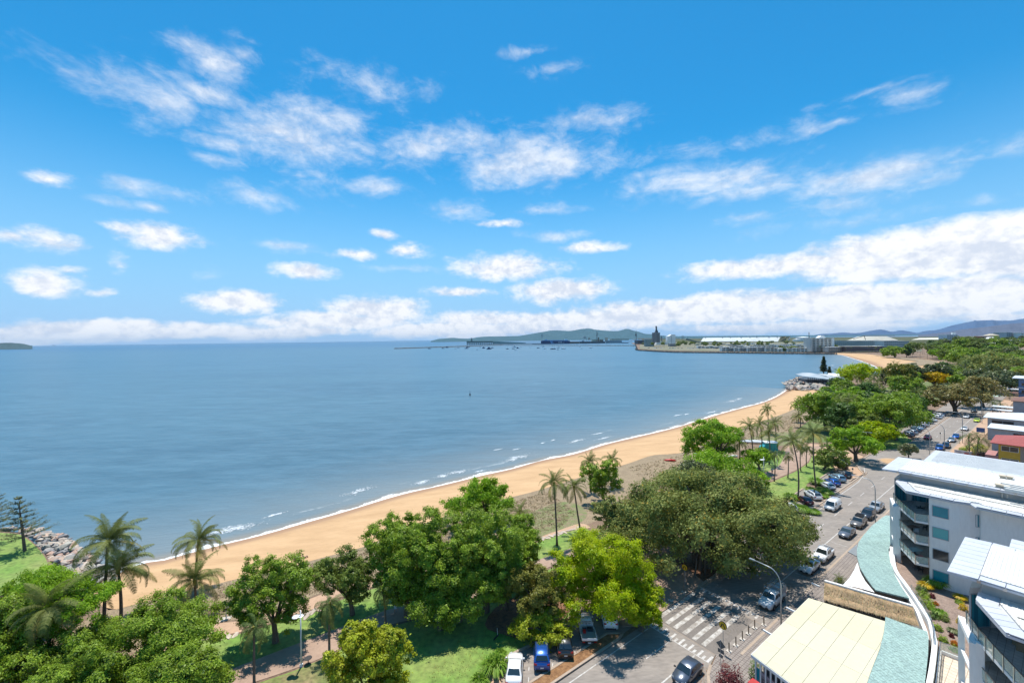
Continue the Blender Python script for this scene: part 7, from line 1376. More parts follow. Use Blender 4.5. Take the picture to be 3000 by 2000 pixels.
# ------------------------------------------------------------------ pavilion on the headland
pv = empty('pavilion', P(2400, 1118, 0), 0, 'dark waterfront pavilion with a pale faceted wing roof on the boulder headland', 'restaurant building'); glassd = material('dark_glass_wall', (.03, .035, .045), .3, col2=(.10, .11, .13), scale=.6, contrast=1.5)
pr_m = material('pale_sheet_roof', (.30, .35, .38), .45, col2=(.46, .48, .48), scale=.12, contrast=1.6)
def zroof(pxz, th=.35, name='roof', m=pr_m):
    p = [P(x, y, z) for x, y, z in pxz]; c = sum(p, Vector()) / len(p); v = [tuple(q) for q in p] + [(q.x, q.y, q.z - th) for q in p]; n = len(p); tri = tessellate_polygon([[Vector((q.x, q.y, 0)) for q in p]]); f = []
    for t in tri: f += [t, tuple(reversed([i + n for i in t]))]
    f += [(i, (i + 1) % n, (i + 1) % n + n, i + n) for i in range(n)]; return sub(MB().add(v, f).build(name, m), pv)
zroof([(2329, 1096, 6.6), (2352, 1091, 7.2), (2375, 1091.5, 7.4), (2410, 1098, 6.6), (2455, 1113, 5.2), (2416, 1109, 5.0), (2352, 1102, 5.6)])
zroof([(2395, 1093, 8.0), (2424, 1096, 7.8), (2462, 1106, 6.4), (2476, 1112, 5.6), (2440, 1107, 5.6)])
base_poly = [P(x, y, 1) for x, y in [(2338, 1117), (2352, 1112), (2420, 1108), (2482, 1108), (2482, 1123), (2440, 1124), (2400, 1122), (2360, 1121)]]
sub(MB().prism(base_poly, -.5, 3.6).build('wall', glassd), pv); sub(MB().prism([p.lerp(sum(base_poly, Vector()) / 8, -.06) for p in base_poly], .4, .7).build('deck', material('deck_timber', (.12, .09, .08), .8)), pv)
for i in range(14):
    a = base_poly[7].lerp(base_poly[5], i / 13) if i else base_poly[0]; sub(MB().box((a.x, a.y - .7, 2.8), (.25, .25, 4.6)).build('post', black_m), pv)
sub(MB().prism([P(2424, 1104, 6), P(2426, 1094, 6), P(2461, 1095, 6), P(2462, 1105, 6)], 0, 6.4).build('upper_room', white_w), pv)
sheet('lawn', PX([(2416, 1126), (2440, 1124), (2480, 1127), (2482, 1134), (2450, 1133), (2425, 1130)]), Z1 * 3, grass_m)
b = P(2468, 1124, 0); e = empty('kiosk', b, 0, 'small round white kiosk right of the dark pavilion', 'kiosk'); MB().tube([(0, 0, 0), (0, 0, 2.4)], [1.6, 1.6], 10).build('wall', dark_g, e); MB().tube([(0, 0, 2.4), (0, 0, 3.0)], [2.3, .6], 10).build('roof', white_w, e)
# ------------------------------------------------------------------ harbour point, port and everything far away
def fp(x, y, z=.6): return depth(P(x, y, z))
def fbox(name, x0, x1, yt, yb, D, thick, m, parent=None, slope=0):
    a, b = pt(x0, yb, D), pt(x1, yb, D); za, zb = pt(x0, yt, D).z, pt(x1, yt + slope, D).z; n = Vector((0, 1, 0)) * thick; z0 = min(a.z, b.z)
    mb = MB().prism([a, b, b + n, a + n], [a.z, a.z, a.z, a.z], [za, zb, zb, za]); o = mb.build(name, m)
    return sub(o, parent) if parent is not None else o
def fpoly(name, px, D, thick, m, parent=None):
    p = [pt(x, y, D) for x, y in px]; q = [v + Vector((0, thick, 0)) for v in p]; n = len(p); nrm = [(v.x, v.z, 0) for v in p]
    tri = tessellate_polygon([[Vector(v) for v in nrm]]); f = []
    for t in tri: f += [t, tuple(reversed([i + n for i in t]))]
    f += [(i, (i + 1) % n, (i + 1) % n + n, i + n) for i in range(n)]; o = MB().add([tuple(v) for v in p + q], f).build(name, m); return sub(o, parent) if parent is not None else o
def froof(name, px_low, px_high, D, dd, m, parent=None):
    # a roof slope: lower edge at depth D, upper edge dd farther back
    a = [pt(x, y, D) for x, y in px_low]; b = [pt(x, y, D + dd) for x, y in px_high]; v = a + b; n = len(a); f = [(i, i + 1, n + i + 1, n + i) for i in range(n - 1)]
    back = [Vector((p.x, p.y + dd, a[0].z - 2)) for p in b]; v += back; f += [(n + i, n + i + 1, 2 * n + i + 1, 2 * n + i) for i in range(n - 1)] + [(0, n, 2 * n), (n - 1, 3 * n - 1, 2 * n - 1)]
    o = MB().add([tuple(p) for p in v], f).build(name, m); return sub(o, parent) if parent is not None else o
def fbeam(name, x0, y0, x1, y1, w_px, D, m, parent=None):
    a, b = pt(x0, y0, D), pt(x1, y1, D); o = MB().tube([a, b], w_px * D / F / 2, 5).build(name, m); return sub(o, parent) if parent is not None else o
def fthing(name, x, y, D, label, cat): return empty(name, pt(x, y, D), 0, label, cat)
fm = lambda n, c, r=.8: material(n, c, r, scale=.05, fine=.08)
fwhite, fgrey, fdark, fbeige, fteal, fband, fdg, frust = fm('far_white', (.84, .84, .82)), fm('far_grey', (.33, .35, .37)), fm('far_dark_steel', (.09, .10, .115)), fm('far_beige', (.55, .48, .36)), fm('far_green_glass', (.10, .19, .18), .3), fm('far_dark_band', (.10, .13, .15), .4), fm('far_green_grey', (.16, .20, .18)), fm('far_brown', (.20, .15, .11))
def tower(name, label, x0, x1, yt, yb, D, thick, floors, bays, wall, glass, cat='apartment building', inset=.12, balc=False):
    e = fthing(name, (x0 + x1) / 2, yb, D, label, cat); fbox('wall', x0, x1, yt, yb, D, thick, wall, e); h = (yb - yt) / floors; w_ = (x1 - x0) / bays
    for i in range(floors):
        for j in range(bays): fbox('window', x0 + w_ * (j + inset), x0 + w_ * (j + 1 - inset), yt + h * (i + .34), yt + h * (i + .84), D - .25, .2, glass, e)
        if balc: fbox('balcony', x0 + w_ * .3, x1 - w_ * .3, yt + h * (i + .80), yt + h * (i + 1.0), D - 1.6, 1.4, wall, e)
    fbox('roof', x0 - .4, x1 + .4, yt - .8, yt, D - 1, thick + 2, fwhite, e); return e
# breakwater moles and harbour walls
def mole(px, w_, h, label, name='breakwater'):
    pts = [P(x, y, SEA) for x, y in px]; r = random.Random(8); mb = MB()
    for a, b in zip(pts[:-1], pts[1:]):
        k = max(1, int((b - a).length / 14)); u = (b - a).normalized(); n = Vector((-u.y, u.x, 0))
        for i in range(k):
            q = a.lerp(b, (i + .5) / k)
            for j in (-1, 0, 1): s = r.uniform(.8, 1.3); mb.box((q.x + n.x * j * w_ * .33 + r.uniform(-1, 1), q.y + n.y * j * w_ * .33, SEA + h * (.5 if j == 0 else .3)), ((b - a).length / k * 1.05, w_ * .45 * s, h * (1.0 if j == 0 else .6) * s), math.atan2(u.y, u.x) + r.uniform(-.15, .15), taper=.7)
    return tag(mb.build(name, material('dark_armour_rock', (.15, .135, .12), .95, col2=(.26, .23, .20), scale=.12, contrast=2, fine=.3)), label, 'breakwater')
mole([(1157, 1021.8), (1300, 1017.2), (1472, 1011.5)], 16, 4.2, 'long thin rock breakwater reaching out left in front of the coal jetty'); mole([(1472, 1011.5), (1550, 1012), (1700, 1012.6), (1862, 1013)], 9, 3, 'low reddish harbour training wall in front of the car carrier', 'harbour_wall')
def rockwall(px, h, label):
    pts = cr([P(x, y, SEA) for x, y in px], 6); r = random.Random(9); mb = MB(); tot = 0
    for a, b in zip(pts[:-1], pts[1:]):
        k = max(1, int((b - a).length / 2.6)); u = (b - a).normalized(); n = Vector((-u.y, u.x, 0)); n = n if n.y > 0 else -n
        for i in range(k):
            for j in range(4):
                q = a.lerp(b, (i + r.random()) / k) + n * (j * 1.5 + r.uniform(-.5, .5)); s = r.uniform(1.4, 2.8); mb.box((q.x, q.y, SEA + .3 + j * h / 4), (s, s * .8, s * .8), r.uniform(0, 3), taper=.7)
    o = mb.build('rock_wall', material('armour_rock', (.25, .22, .19), .95, col2=(.13, .12, .11), scale=.35, contrast=2, fine=.3)); o['kind'] = 'stuff'; return o
rockwall([(1864, 1010), (1868, 1020), (1870, 1026), (1926, 1030.8), (2000, 1033.6), (2120, 1035), (2250, 1036.6), (2350, 1037.8), (2452, 1038.8)], 3.2, '')
# coal jetty with its long gallery
Dj = fp(1400, 1010, SEA); e = fthing('jetty', 1400, 1009, Dj, 'grey jetty with a covered loading gallery standing on piles far out', 'jetty'); fbox('gallery', 1367, 1444, 999, 1004.5, Dj, 18, fdg, e); fpoly('covered_conveyor', [(1444, 999), (1540, 1003.6), (1540, 1007), (1444, 1007)], Dj + 5, 8, fm('far_pale_green', (.34, .40, .36)), e); fbox('deck', 1367, 1600, 1007, 1008.4, Dj + 4, 14, frust, e)
for i in range(15): fbox('pile', 1368 + i * 5.5, 1370 + i * 5.5, 1003, 1010.5, Dj + 2, 4, fdg, e)
fpoly('loader_tower', [(1379, 1004), (1380, 992), (1382, 988.5), (1384, 996), (1386, 1004)], Dj + 4, 8, fdg, e)
# car carrier
Ds = fp(1627, 1007.3, SEA); e = fthing('car_carrier_ship', 1627, 1007, Ds, 'dark blue car carrier ship with white lettering berthed below the island hill', 'ship'); navy = fm('ship_navy', (.015, .045, .13), .5); sky_b = fm('ship_light_blue', (.16, .34, .60), .5)
fpoly('hull', [(1586, 1007.3), (1585, 999), (1587, 998), (1668, 998.2), (1670, 999.5), (1669, 1007.3)], Ds, 30, navy, e); fpoly('upper_deck', [(1588, 998), (1592, 996), (1662, 996), (1668, 998.2)], Ds + 1, 27, sky_b, e); fbox('bridge', 1655, 1662, 992.5, 996, Ds + 4, 18, fwhite, e); fbox('funnel', 1598, 1602, 993.5, 996, Ds + 8, 8, sky_b, e)
fpoly('stripe', [(1611, 998.2), (1615, 998.2), (1620, 1007), (1616, 1007)], Ds - .5, .4, sky_b, e); fpoly('stripe', [(1616.5, 998.2), (1618, 998.2), (1623, 1007), (1621.5, 1007)], Ds - .5, .4, sky_b, e)
q = pt(1641, 1002.4, Ds - 2); tw = text_mesh('NYK', 15, fwhite, e, q - e.location, (math.pi / 2, 0, 0), .2); q = pt(1651, 1003.2, Ds - 2); text_mesh('LINE', 5, fwhite, e, q - e.location, (math.pi / 2, 0, 0), .2)
def crane(x, yt, yb, D, label, m=fdg, jib=8, s=1.0):
    e = fthing('harbour_crane', x, yb, D, label, 'crane'); 
    for dx in (-3 * s, 3 * s): fbeam('leg', x + dx, yb, x + dx * .5, yt + (yb - yt) * .4, .9, D, m, e)
    fbox('machinery_house', x - 2.4 * s, x + 2.4 * s, yt + (yb - yt) * .3, yt + (yb - yt) * .5, D - 3, 9, m, e); fbeam('mast', x, yb - (yb - yt) * .6, x - .5, yt, .9, D, m, e); fbeam('jib', x, yt + 2, x + jib, yt + (yb - yt) * .45, .6, D, m, e); return e
crane(1588, 972.5, 998, Ds + 60, 'tall pale lattice crane at the stern of the car carrier', m=fm('crane_pale', (.42, .46, .42)), jib=9); crane(1714, 981, 1000, Ds + 30, 'ship loader with outstretched arms right of the car carrier', m=fgrey, jib=-17, s=1.8); crane(1726, 987, 1000, Ds + 60, 'squat brown loader beside the outstretched one', m=frust, jib=5)
crane(1749, 970, 1000, Ds + 90, 'very thin harbour crane mast', m=fdark, jib=2, s=.3); crane(1864, 968, 1000, Ds - 700, 'thin lattice mast crane left of the silo tower', m=fdark, jib=-3, s=.5)
for (nm, x0, x1, yt, yb, dD, th_, m, lab, cat) in [('cargo_ship', 1699, 1773, 1000, 1006.5, 0, 24, fdark, 'long dark freighter at the wharf right of the car carrier', 'ship'), ('stockpile', 1671, 1697, 1000.5, 1006, 10, 40, frust, 'brown ore stockpile between the two ships', 'stockpile'), ('warehouse', 1735, 1758, 994, 1000, 100, 40, fbeige, 'small beige warehouse behind the freighter', 'warehouse'), ('storage_tower', 1773, 1781, 988, 1002, 60, 14, fbeige, 'beige storage tower behind the freighter bow', 'tower'),
    ('chimney_stack', 1752.5, 1755.5, 988, 1000, 80, 8, frust, 'brown stack beside the small beige warehouse', 'chimney'), ('warehouse', 1792, 1843, 991.5, 997, 130, 60, fbeige, 'long beige roofed warehouse in the port', 'warehouse'), ('port_shed', 1776, 1822, 997, 1006.5, 20, 20, fgrey, 'grey conveyor sheds along the wharf', 'shed'), ('tug_boat', 1822, 1841, 1002.5, 1006.5, -60, 12, navy, 'blue hulled vessel at the end of the wharf', 'ship'), ('port_shed', 1869, 1919, 996, 1008, -900, 60, fdark, 'dark low port shed left of the silo tower', 'shed'),
    ('warehouse', 1882, 1992, 990.5, 994.5, -300, 90, fbeige, 'long pale warehouse roof behind the silo tower', 'warehouse'), ('wharf', 1560, 1866, 1006, 1008.3, 5, 30, fdark, 'long dark wharf under the port', 'wharf'), ('patrol_boat', 1752, 1790, 1008.5, 1010.5, -500, 8, fwhite, 'low white vessel moored in front of the wharf', 'ship'), ('pontoon', 1815, 1858, 1009, 1010.5, -520, 8, navy, 'row of dark blue pontoons near the harbour wall', 'pontoon')]:
    o = fbox(nm, x0, x1, yt, yb, Ds + dD, th_, m); tag(o, lab, cat)
    if nm == 'cargo_ship': fbox('superstructure', 1758, 1768, 994.5, 1000, Ds + 4, 14, frust).parent = o; fbox('deck_house', 1705, 1712, 997.5, 1000, Ds + 4, 12, fgrey).parent = o
fbeam('conveyor', 1839, 1003, 1867, 991, 1.6, Ds - 500, fgrey); o = bpy.context.scene.objects['conveyor']; tag(o, 'sloping grey conveyor gallery left of the silo tower', 'conveyor')
# hotel, silo tower and other landmarks on the point
Dh = fp(1906, 1015); e = fthing('round_building', 1906, 1014, Dh, 'drum shaped green glass office building at the tip of the harbour point', 'office building'); c = pt(1906, 1014.6, Dh); rdx = 14 * Dh / F; zt = pt(1906, 992.5, Dh).z
sub(MB().tube([(c.x, c.y + rdx, 0), (c.x, c.y + rdx, zt)], rdx, 24).build('wall', fteal), e)
for i in range(7): z = 1 + (zt - 1) * i / 6; sub(MB().tube([(c.x, c.y + rdx, z - .5), (c.x, c.y + rdx, z + .5)], rdx * 1.03, 24).build('floor_band', fwhite), e)
for i in range(11): a = math.pi * (1 + i / 10); sub(MB().box((c.x + math.cos(a) * rdx * 1.02, c.y + rdx + math.sin(a) * rdx * 1.02, zt / 2), (.6, .6, zt)).build('mullion', fgrey), e)
Dt = Ds - 1500; e = fthing('silo_tower', 1926, 1000, Dt, 'dark silo tower with a thin spire on the harbour point', 'tower'); fbox('silo', 1918.5, 1934, 974, 1003, Dt, 30, fm('silo_grey', (.17, .16, .17)), e)
for i in range(4): fbox('silo_pipe', 1919.5 + i * 4, 1921 + i * 4, 974.5, 1003, Dt - 2, 2, fgrey, e)
fpoly('spire', [(1919.5, 974), (1923, 966), (1923.2, 957), (1922, 955), (1925.5, 955), (1924.8, 957), (1925.4, 965), (1929, 973.5)], Dt + 8, 10, fdark, e)
o = fbox('chimney_stack', 1938.5, 1940.5, 984, 999, Dt, 6, fgrey); tag(o, 'short grey stack right of the silo tower', 'chimney')
Dw = fp(1968, 1014); e = fthing('hotel_tower', 1968, 1009, Dw, 'blank white hotel slab tower on the harbour point', 'hotel'); fpoly('wall', [(1956.5, 1010), (1956.5, 985), (1962, 983.5), (1967, 979.5), (1976, 979.5), (1979, 981), (1979, 1010)], Dw, 22, fwhite, e)
for i in range(7): fbox('window', 1966, 1967.6, 985 + i * 3.2, 986.6 + i * 3.2, Dw - .4, .3, fband, e)
o = fpoly('conference_hall', [(1922, 1010), (1924, 1002), (1935, 999), (1948, 1001), (1955, 1006), (1956, 1010)], Dw + 20, 50, fwhite); tag(o, 'low white curved hall roof left of the hotel slab', 'hall')
tower('hotel_wing', 'grey low wing below the white hotel slab', 1963, 1982, 1006.5, 1014.5, Dw - 60, 20, 2, 6, fgrey, fband, 'hotel')
e = fthing('lattice_tower', 2001, 994, Dt, 'small square lattice tower behind the trees of the point', 'tower')
for x in (1998.2, 2003.8): fbeam('leg', x, 996, x, 983, .8, Dt, fdark, e)
for y in (983.5, 987, 990.5): fbeam('brace', 1998, y, 2004, y, .7, Dt, fdark, e)
o = fpoly('conveyor', [(2010, 992), (2012, 991), (2052, 1002), (2052, 1004), (2008, 995)], Dt - 100, 12, fdg); tag(o, 'dark green sloping gallery left of the huge white shed', 'conveyor')
Dsd = fp(2160, 1001.5); e = fthing('storage_shed', 2165, 1000, Dsd, 'huge long white storage shed roof behind the marina', 'warehouse'); froof('roof', [(2053, 1000), (2279, 1000)], [(2060.6, 989), (2286, 987.4)], Dsd, 30, fm('shed_white', (.80, .81, .79)), e); fbox('wall', 2056, 2278, 1000, 1002, Dsd + 3, 54, fgrey, e)
for x in (2066, 2116, 2139, 2170, 2196, 2216, 2252, 2276): fbox('ridge_vent', x, x + 2.4, 987.6 - (x - 2060) * .006, 989.6 - (x - 2060) * .006, Dsd + 26, 8, fgrey, e)
o = fbox('small_shed', 2095, 2132, 1002, 1004.3, Dsd - 100, 14, fbeige); tag(o, 'low cream shed below the long white roof', 'shed')
e = fthing('transfer_tower', 2298, 1002, Dsd, 'tan conveyor transfer tower at the right end of the white shed', 'tower'); tanm = fm('tan_steel', (.34, .28, .15)); fbox('tower', 2291, 2304, 985, 1002, Dsd + 5, 16, tanm, e); fbox('head', 2307, 2315.5, 985.6, 990, Dsd + 5, 14, tanm, e); fbeam('conveyor', 2275, 1004.5, 2303, 987, 2.6, Dsd, tanm, e); fbeam('conveyor', 2307, 1003, 2314, 988, 1.8, Dsd + 2, fwhite, e)
for x in (2310, 2313.5, 2288): fbeam('leg', x, 1003, x, 988, .8, Dsd + 10, fgrey, e)
for i, (x0, x1, yt, lab) in enumerate([(2335, 2371, 988, 'largest white storage tank'), (2324, 2344, 994, 'left white storage tank'), (2359, 2377, 994, 'right white storage tank')]):
    D_ = Dsd - i * 40; c = pt((x0 + x1) / 2, 1003, D_); r_ = (x1 - x0) / 2 * D_ / F; zt = pt(c.x, yt, D_).z; zt = pt((x0 + x1) / 2, yt, D_).z; mb = MB().tube([(c.x, c.y, 0), (c.x, c.y, zt), (c.x, c.y, zt + r_ * .12)], [r_, r_, .5], 20); tag(mb.build('storage_tank', fwhite), lab + ' behind the marina', 'storage tank')
o = fbox('radio_mast', 2370, 2371.4, 973, 1003, Dsd - 200, 2, frust); tag(o, 'thin red radio mast left of the tall apartment block', 'mast')
# tall balcony block at the end of the far beach
Da = fp(2410, 1031); e = tower('apartment_block', 'tall pale apartment block of eight floors with rows of balconies beside the far beach', 2375.5, 2438, 991, 1030, Da, 22, 8, 11, fm('cream_block', (.62, .61, .56)), fband, balc=True, inset=.16)
fbox('side_wing', 2428, 2444.5, 990, 1030.5, Da + 8, 24, fwhite, e); fpoly('roof_pavilion', [(2399, 989.5), (2404, 985), (2407, 983), (2413, 983), (2416, 986), (2418, 989.5)], Da + 8, 10, fwhite, e)
for i in range(6): fbox('column', 2378 + i * 11.6, 2380 + i * 11.6, 991, 1030, Da - 3.0, 1.2, fm('cream_block', (.6, .6, .6)), e)
tower('apartment_block', 'low four storey wing right of the tall balcony block', 2427, 2476, 1016.5, 1031, Da - 25, 16, 4, 9, fm('cream_block', (.6, .6, .6)), fband, balc=True, inset=.14)
fglass = fm('office_glass', (.10, .17, .19), .25)
tower('office_building', 'long blue-green glass office building behind the far beach, left part', 2445, 2577, 997.5, 1014, fp(2510, 1026), 24, 4, 22, fm('office_frame', (.45, .52, .55)), fglass, 'office building', inset=.07)
tower('office_building', 'smaller blue-green glass office building nearest the woods', 2590.5, 2664, 998.5, 1018, fp(2620, 1028), 24, 4, 12, fm('office_frame', (.5, .5, .5)), fglass, 'office building', inset=.07)
tower('restaurant_building', 'dark low restaurant row under the palms of the far beach', 2478, 2590, 1015, 1030, fp(2530, 1031.5), 18, 2, 20, fm('dark_red_wall', (.12, .08, .08)), fband, 'restaurant')
Dc = fp(2600, 1010) * 1.15; e = fthing('arena', 2600, 1000, Dc, 'arena with a broad shallow cream roof and brown steel frame', 'arena'); cream_r = fm('arena_roof', (.50, .47, .39)); cx_, cy_ = pt(2603, 998, Dc).x, Dc + 75; rx_ = 65 * Dc / F; zt = pt(2603, 985, Dc).z; zb = pt(2603, 997, Dc).z; n = 24
mb = MB(); v = [(cx_ + math.cos(2 * math.pi * i / n) * rx_, cy_ + math.sin(2 * math.pi * i / n) * 70, zb) for i in range(n)] + [(cx_ + math.cos(2 * math.pi * i / n) * rx_ * .55, cy_ + math.sin(2 * math.pi * i / n) * 40, zt) for i in range(n)]
mb.add(v, [(i, (i + 1) % n, (i + 1) % n + n, i + n) for i in range(n)] + [tuple(range(n, 2 * n))]); sub(mb.build('roof', cream_r), e); mb = MB(); mb.add([(x, y, 0 if z == zb else zb) for x, y, z in v[:n]] + [(x, y, zb) for x, y, z in v[:n]], [(i, (i + 1) % n, (i + 1) % n + n, i + n) for i in range(n)]); sub(mb.build('wall', fgrey), e)
for p_ in ((2500, 993, 2532, 983.5), (2532, 983.5, 2622, 983.2), (2532, 984, 2536, 996)): fbeam('steel_frame', *p_, 1.6, Dc - 5, frust, e)
# marina houses: every house its own thing
rr_ = random.Random(12)
def marina(x0, x1, yt, yb, D, label, group):
    label += ', ' + where((x0 + x1) / 2, 0, [(2040, -1), (2372, 1)]).rsplit(' ', 1)[0]
    e = fthing('marina_house', (x0 + x1) / 2, yb, D, label, 'house'); e['group'] = group; w_ = x1 - x0; col = rr_.choice([fwhite, fwhite, fwhite, fm('far_cream', (.72, .70, .64)), fgrey])
    fbox('wall', x0, x1, yt + 1, yb, D, 12, col, e); fbox('roof', x0 - .5, x1 + .5, yt, yt + 1, D - 1.5, 15, rr_.choice([fwhite, fwhite, fgrey]), e)
    for i in range(2):
        for j in range(2): a = x0 + w_ * (.12 + j * .45); fbox('window', a, a + w_ * .32, yt + 2 + (yb - yt - 1) * .5 * i, yt + 2 + (yb - yt - 1) * (.5 * i + .28), D - .3, .2, fband, e)
x = 2115; names_ = ['white', 'pale', 'grey and white', 'boxy', 'flat roofed', 'wide', 'narrow']
k = 0
while x < 2370:
    w_ = rr_.uniform(9, 16); yb = 1028.5 + (x - 2115) * .01; marina(x, x + w_ - 1.2, yb - rr_.uniform(9, 13), yb, fp(x, yb), 'two storey marina house in the front row above the rock wall', 'front row of marina houses'); x += w_; k += 1
x = 2045
while x < 2200: w_ = rr_.uniform(9, 18); yb = 1020 + (x - 2045) * .01; marina(x, x + w_ - 2, yb - rr_.uniform(5, 8), yb, fp(x, yb), 'pale house in the second row of the marina', 'second row of marina houses'); x += w_
x = 2150
while x < 2372: w_ = rr_.uniform(9, 20); yb = 1017; marina(x, x + w_ - 2, yb - rr_.uniform(3, 7), yb, fp(x, yb), 'low pale building at the back of the marina', 'back row of marina houses'); x += w_
x = 2040
while x < 2372: w_ = rr_.uniform(8, 22); yb = 1011 + rr_.uniform(-2.5, 1.5); marina(x, x + w_ * .7, yb - rr_.uniform(2.5, 5), yb, fp(x, yb), 'low pale building in the trees below the long white shed', 'buildings between the shed and the marina'); x += w_
for i in range(26): x = rr_.uniform(2190, 2370); D_ = fp(x, 1016); o = fbox('yacht_mast', x, x + .35, rr_.uniform(998, 1006), 1016, D_, .3, fwhite); tag(o, 'thin white yacht mast among the marina houses, ' + where(x, 0, [(2190, -1), (2370, 1)]).rsplit(' ', 1)[0], 'mast', 'yacht masts in the marina')
for i in range(40):
    x = rr_.uniform(1885, 2110); yb = 1019.5 + (x - 1885) * .005 + rr_.uniform(-.6, .8); D_ = fp(x, yb); c = pt(x, yb, D_); mb = MB(); mb.box((c.x, c.y, 1.2), (4.4, 2, .9)); mb.box((c.x, c.y, 1.9), (2.3, 1.8, .7)); tag(mb.build('parked_car', rr_.choice([fwhite, fgrey, fdark, fwhite])), 'tiny parked car on the harbour point, ' + where(x, yb, [(1885, 1018.9), (2110, 1021.4)]), 'car', 'cars parked along the harbour point')
# far right: white tower, sheds, hillside houses
Dr = fp(2790, 1006); e = tower('hotel_tower', 'white seven storey tower with a rooftop sign frame above the woods', 2774.5, 2805.5, 980.5, 1003.5, Dr, 30, 7, 5, fm('tower_white', (.58, .62, .70)), fband, 'hotel', inset=.13, balc=True); fbox('sign_frame', 2790, 2799, 973.5, 979.5, Dr + 5, 4, fwhite, e)
o = froof('warehouse', [(2691, 994.5), (2826, 993)], [(2693, 990), (2825, 988.4)], fp(2750, 1000), 40, fm('shed_cream', (.72, .68, .56))); tag(o, 'long cream shed behind the white seven storey tower', 'warehouse')
def farhouse(x0, x1, ye, yr, yb, D, wall, roof, label, cat='house', wins=3):
    e = fthing('house', (x0 + x1) / 2, yb, D, label, cat); w_ = x1 - x0; fbox('wall', x0 + w_ * .06, x1 - w_ * .06, ye, yb, D, w_ * D / F * .6, wall, e)
    a, b = pt(x0, ye, D - 1), pt(x1, ye, D - 1); dep = w_ * D / F * .65; zr = pt((x0 + x1) / 2, yr, D).z; k = (b - a); p1, p2 = a + k * .35 + Vector((0, dep / 2, 0)), a + k * .65 + Vector((0, dep / 2, 0)); c = Vector((0, dep, 0)); z = a.z
    mb = MB().add([(a.x, a.y, z), (b.x, b.y, z), (b.x, b.y + dep, z), (a.x, a.y + dep, z), (p1.x, p1.y, zr), (p2.x, p2.y, zr)], [(0, 1, 5, 4), (1, 2, 5), (2, 3, 4, 5), (3, 0, 4), (3, 2, 1, 0)]); sub(mb.build('roof', roof), e)
    for i in range(wins): xx = x0 + w_ * (.15 + i * .7 / wins); fbox('window', xx, xx + w_ * .12, ye + (yb - ye) * .3, ye + (yb - ye) * .65, D - .3, .2, fband, e)
    return e
Dx = fp(2930, 1006)
farhouse(2895, 2943, 995, 987, 1001, Dx, fwhite, fwhite, 'white house with a pointed hip roof on the slope'); farhouse(2920, 2966, 1005.5, 1001, 1018, fp(2943, 1024), fm('far_white2', (.55, .57, .60)), fwhite, 'white gabled hall lower on the slope, in the trees'); farhouse(2900, 2930, 982.5, 977.5, 989, Dx * 1.15, fbeige, fbeige, 'tan roofed house behind the pointed white one')
farhouse(2876, 2912, 984, 983, 991, Dx * 1.1, fm('terracotta', (.50, .20, .13)), fgrey, 'long house with a terracotta panel on the slope'); farhouse(2972, 2992, 997, 994, 1004, Dx * .9, fteal, fgrey, 'dark green glass house near the right edge'); farhouse(2976, 3030, 1031, 1023, 1040, fp(3000, 1050), fgrey, fm('blue_grey_roof', (.34, .40, .48)), 'blue-grey roof among the trees at the right edge')
tower('apartment_block', 'grey stepped apartment building on the hillside, left part', 2927, 2950, 974.5, 983, Dx * 1.2, 20, 2, 5, fgrey, fband); tower('apartment_block', 'white stepped apartment building on the hillside at the right edge', 2949, 2992, 973.5, 991.5, Dx * 1.12, 24, 4, 7, fm('far_white3', (.5, .51, .55)), fband); tower('apartment_block', 'last pale apartment building cut by the right edge', 2992, 3025, 975.5, 990, Dx * 1.1, 24, 3, 5, fwhite, fband)
farhouse(2847, 2862, 998, 995, 1001, Dx, fwhite, fwhite, 'small white cottage left of the pointed hip roof', wins=1); farhouse(2864, 2872, 992, 990.5, 997, Dx * 1.05, fwhite, fwhite, 'tiny white cottage above the small one', wins=1)
# ------------------------------------------------------------------ boats on the water
bw, bb = material('boat_white', (.75, .76, .78), .4), material('boat_blue', (.03, .06, .14), .4)
def boat_me(kind):
    mb = MB(); L_ = 1.0; prof = [(-.5, .16), (-.2, .2), (.2, .17), (.5, 0)]
    v = [(x, y, .12) for x, y in prof] + [(x, -y, .12) for x, y in reversed(prof[:-1])]; k = len(v); v += [(x * .9, y * .6, -.05) for x, y, z in v]
    mb.add(v, [tuple(range(k))] + [(i, i + k, (i + 1) % k + k, (i + 1) % k) for i in range(k)])
    if kind == 'yacht': mb.box((0, 0, .16), (.35, .16, .08)); mb.tube([(.05, 0, .12), (.05, 0, 1.15)], .008, 4); mb.tube([(.05, 0, .3), (-.38, 0, .28)], .012, 4)
    elif kind == 'cruiser': mb.box((-.05, 0, .2), (.5, .26, .16), taper=.85); mb.box((-.05, 0, .33), (.3, .2, .1), taper=.8)
    else: mb.box((-.12, 0, .18), (.24, .2, .14), taper=.85)
    return mb
BM = {}
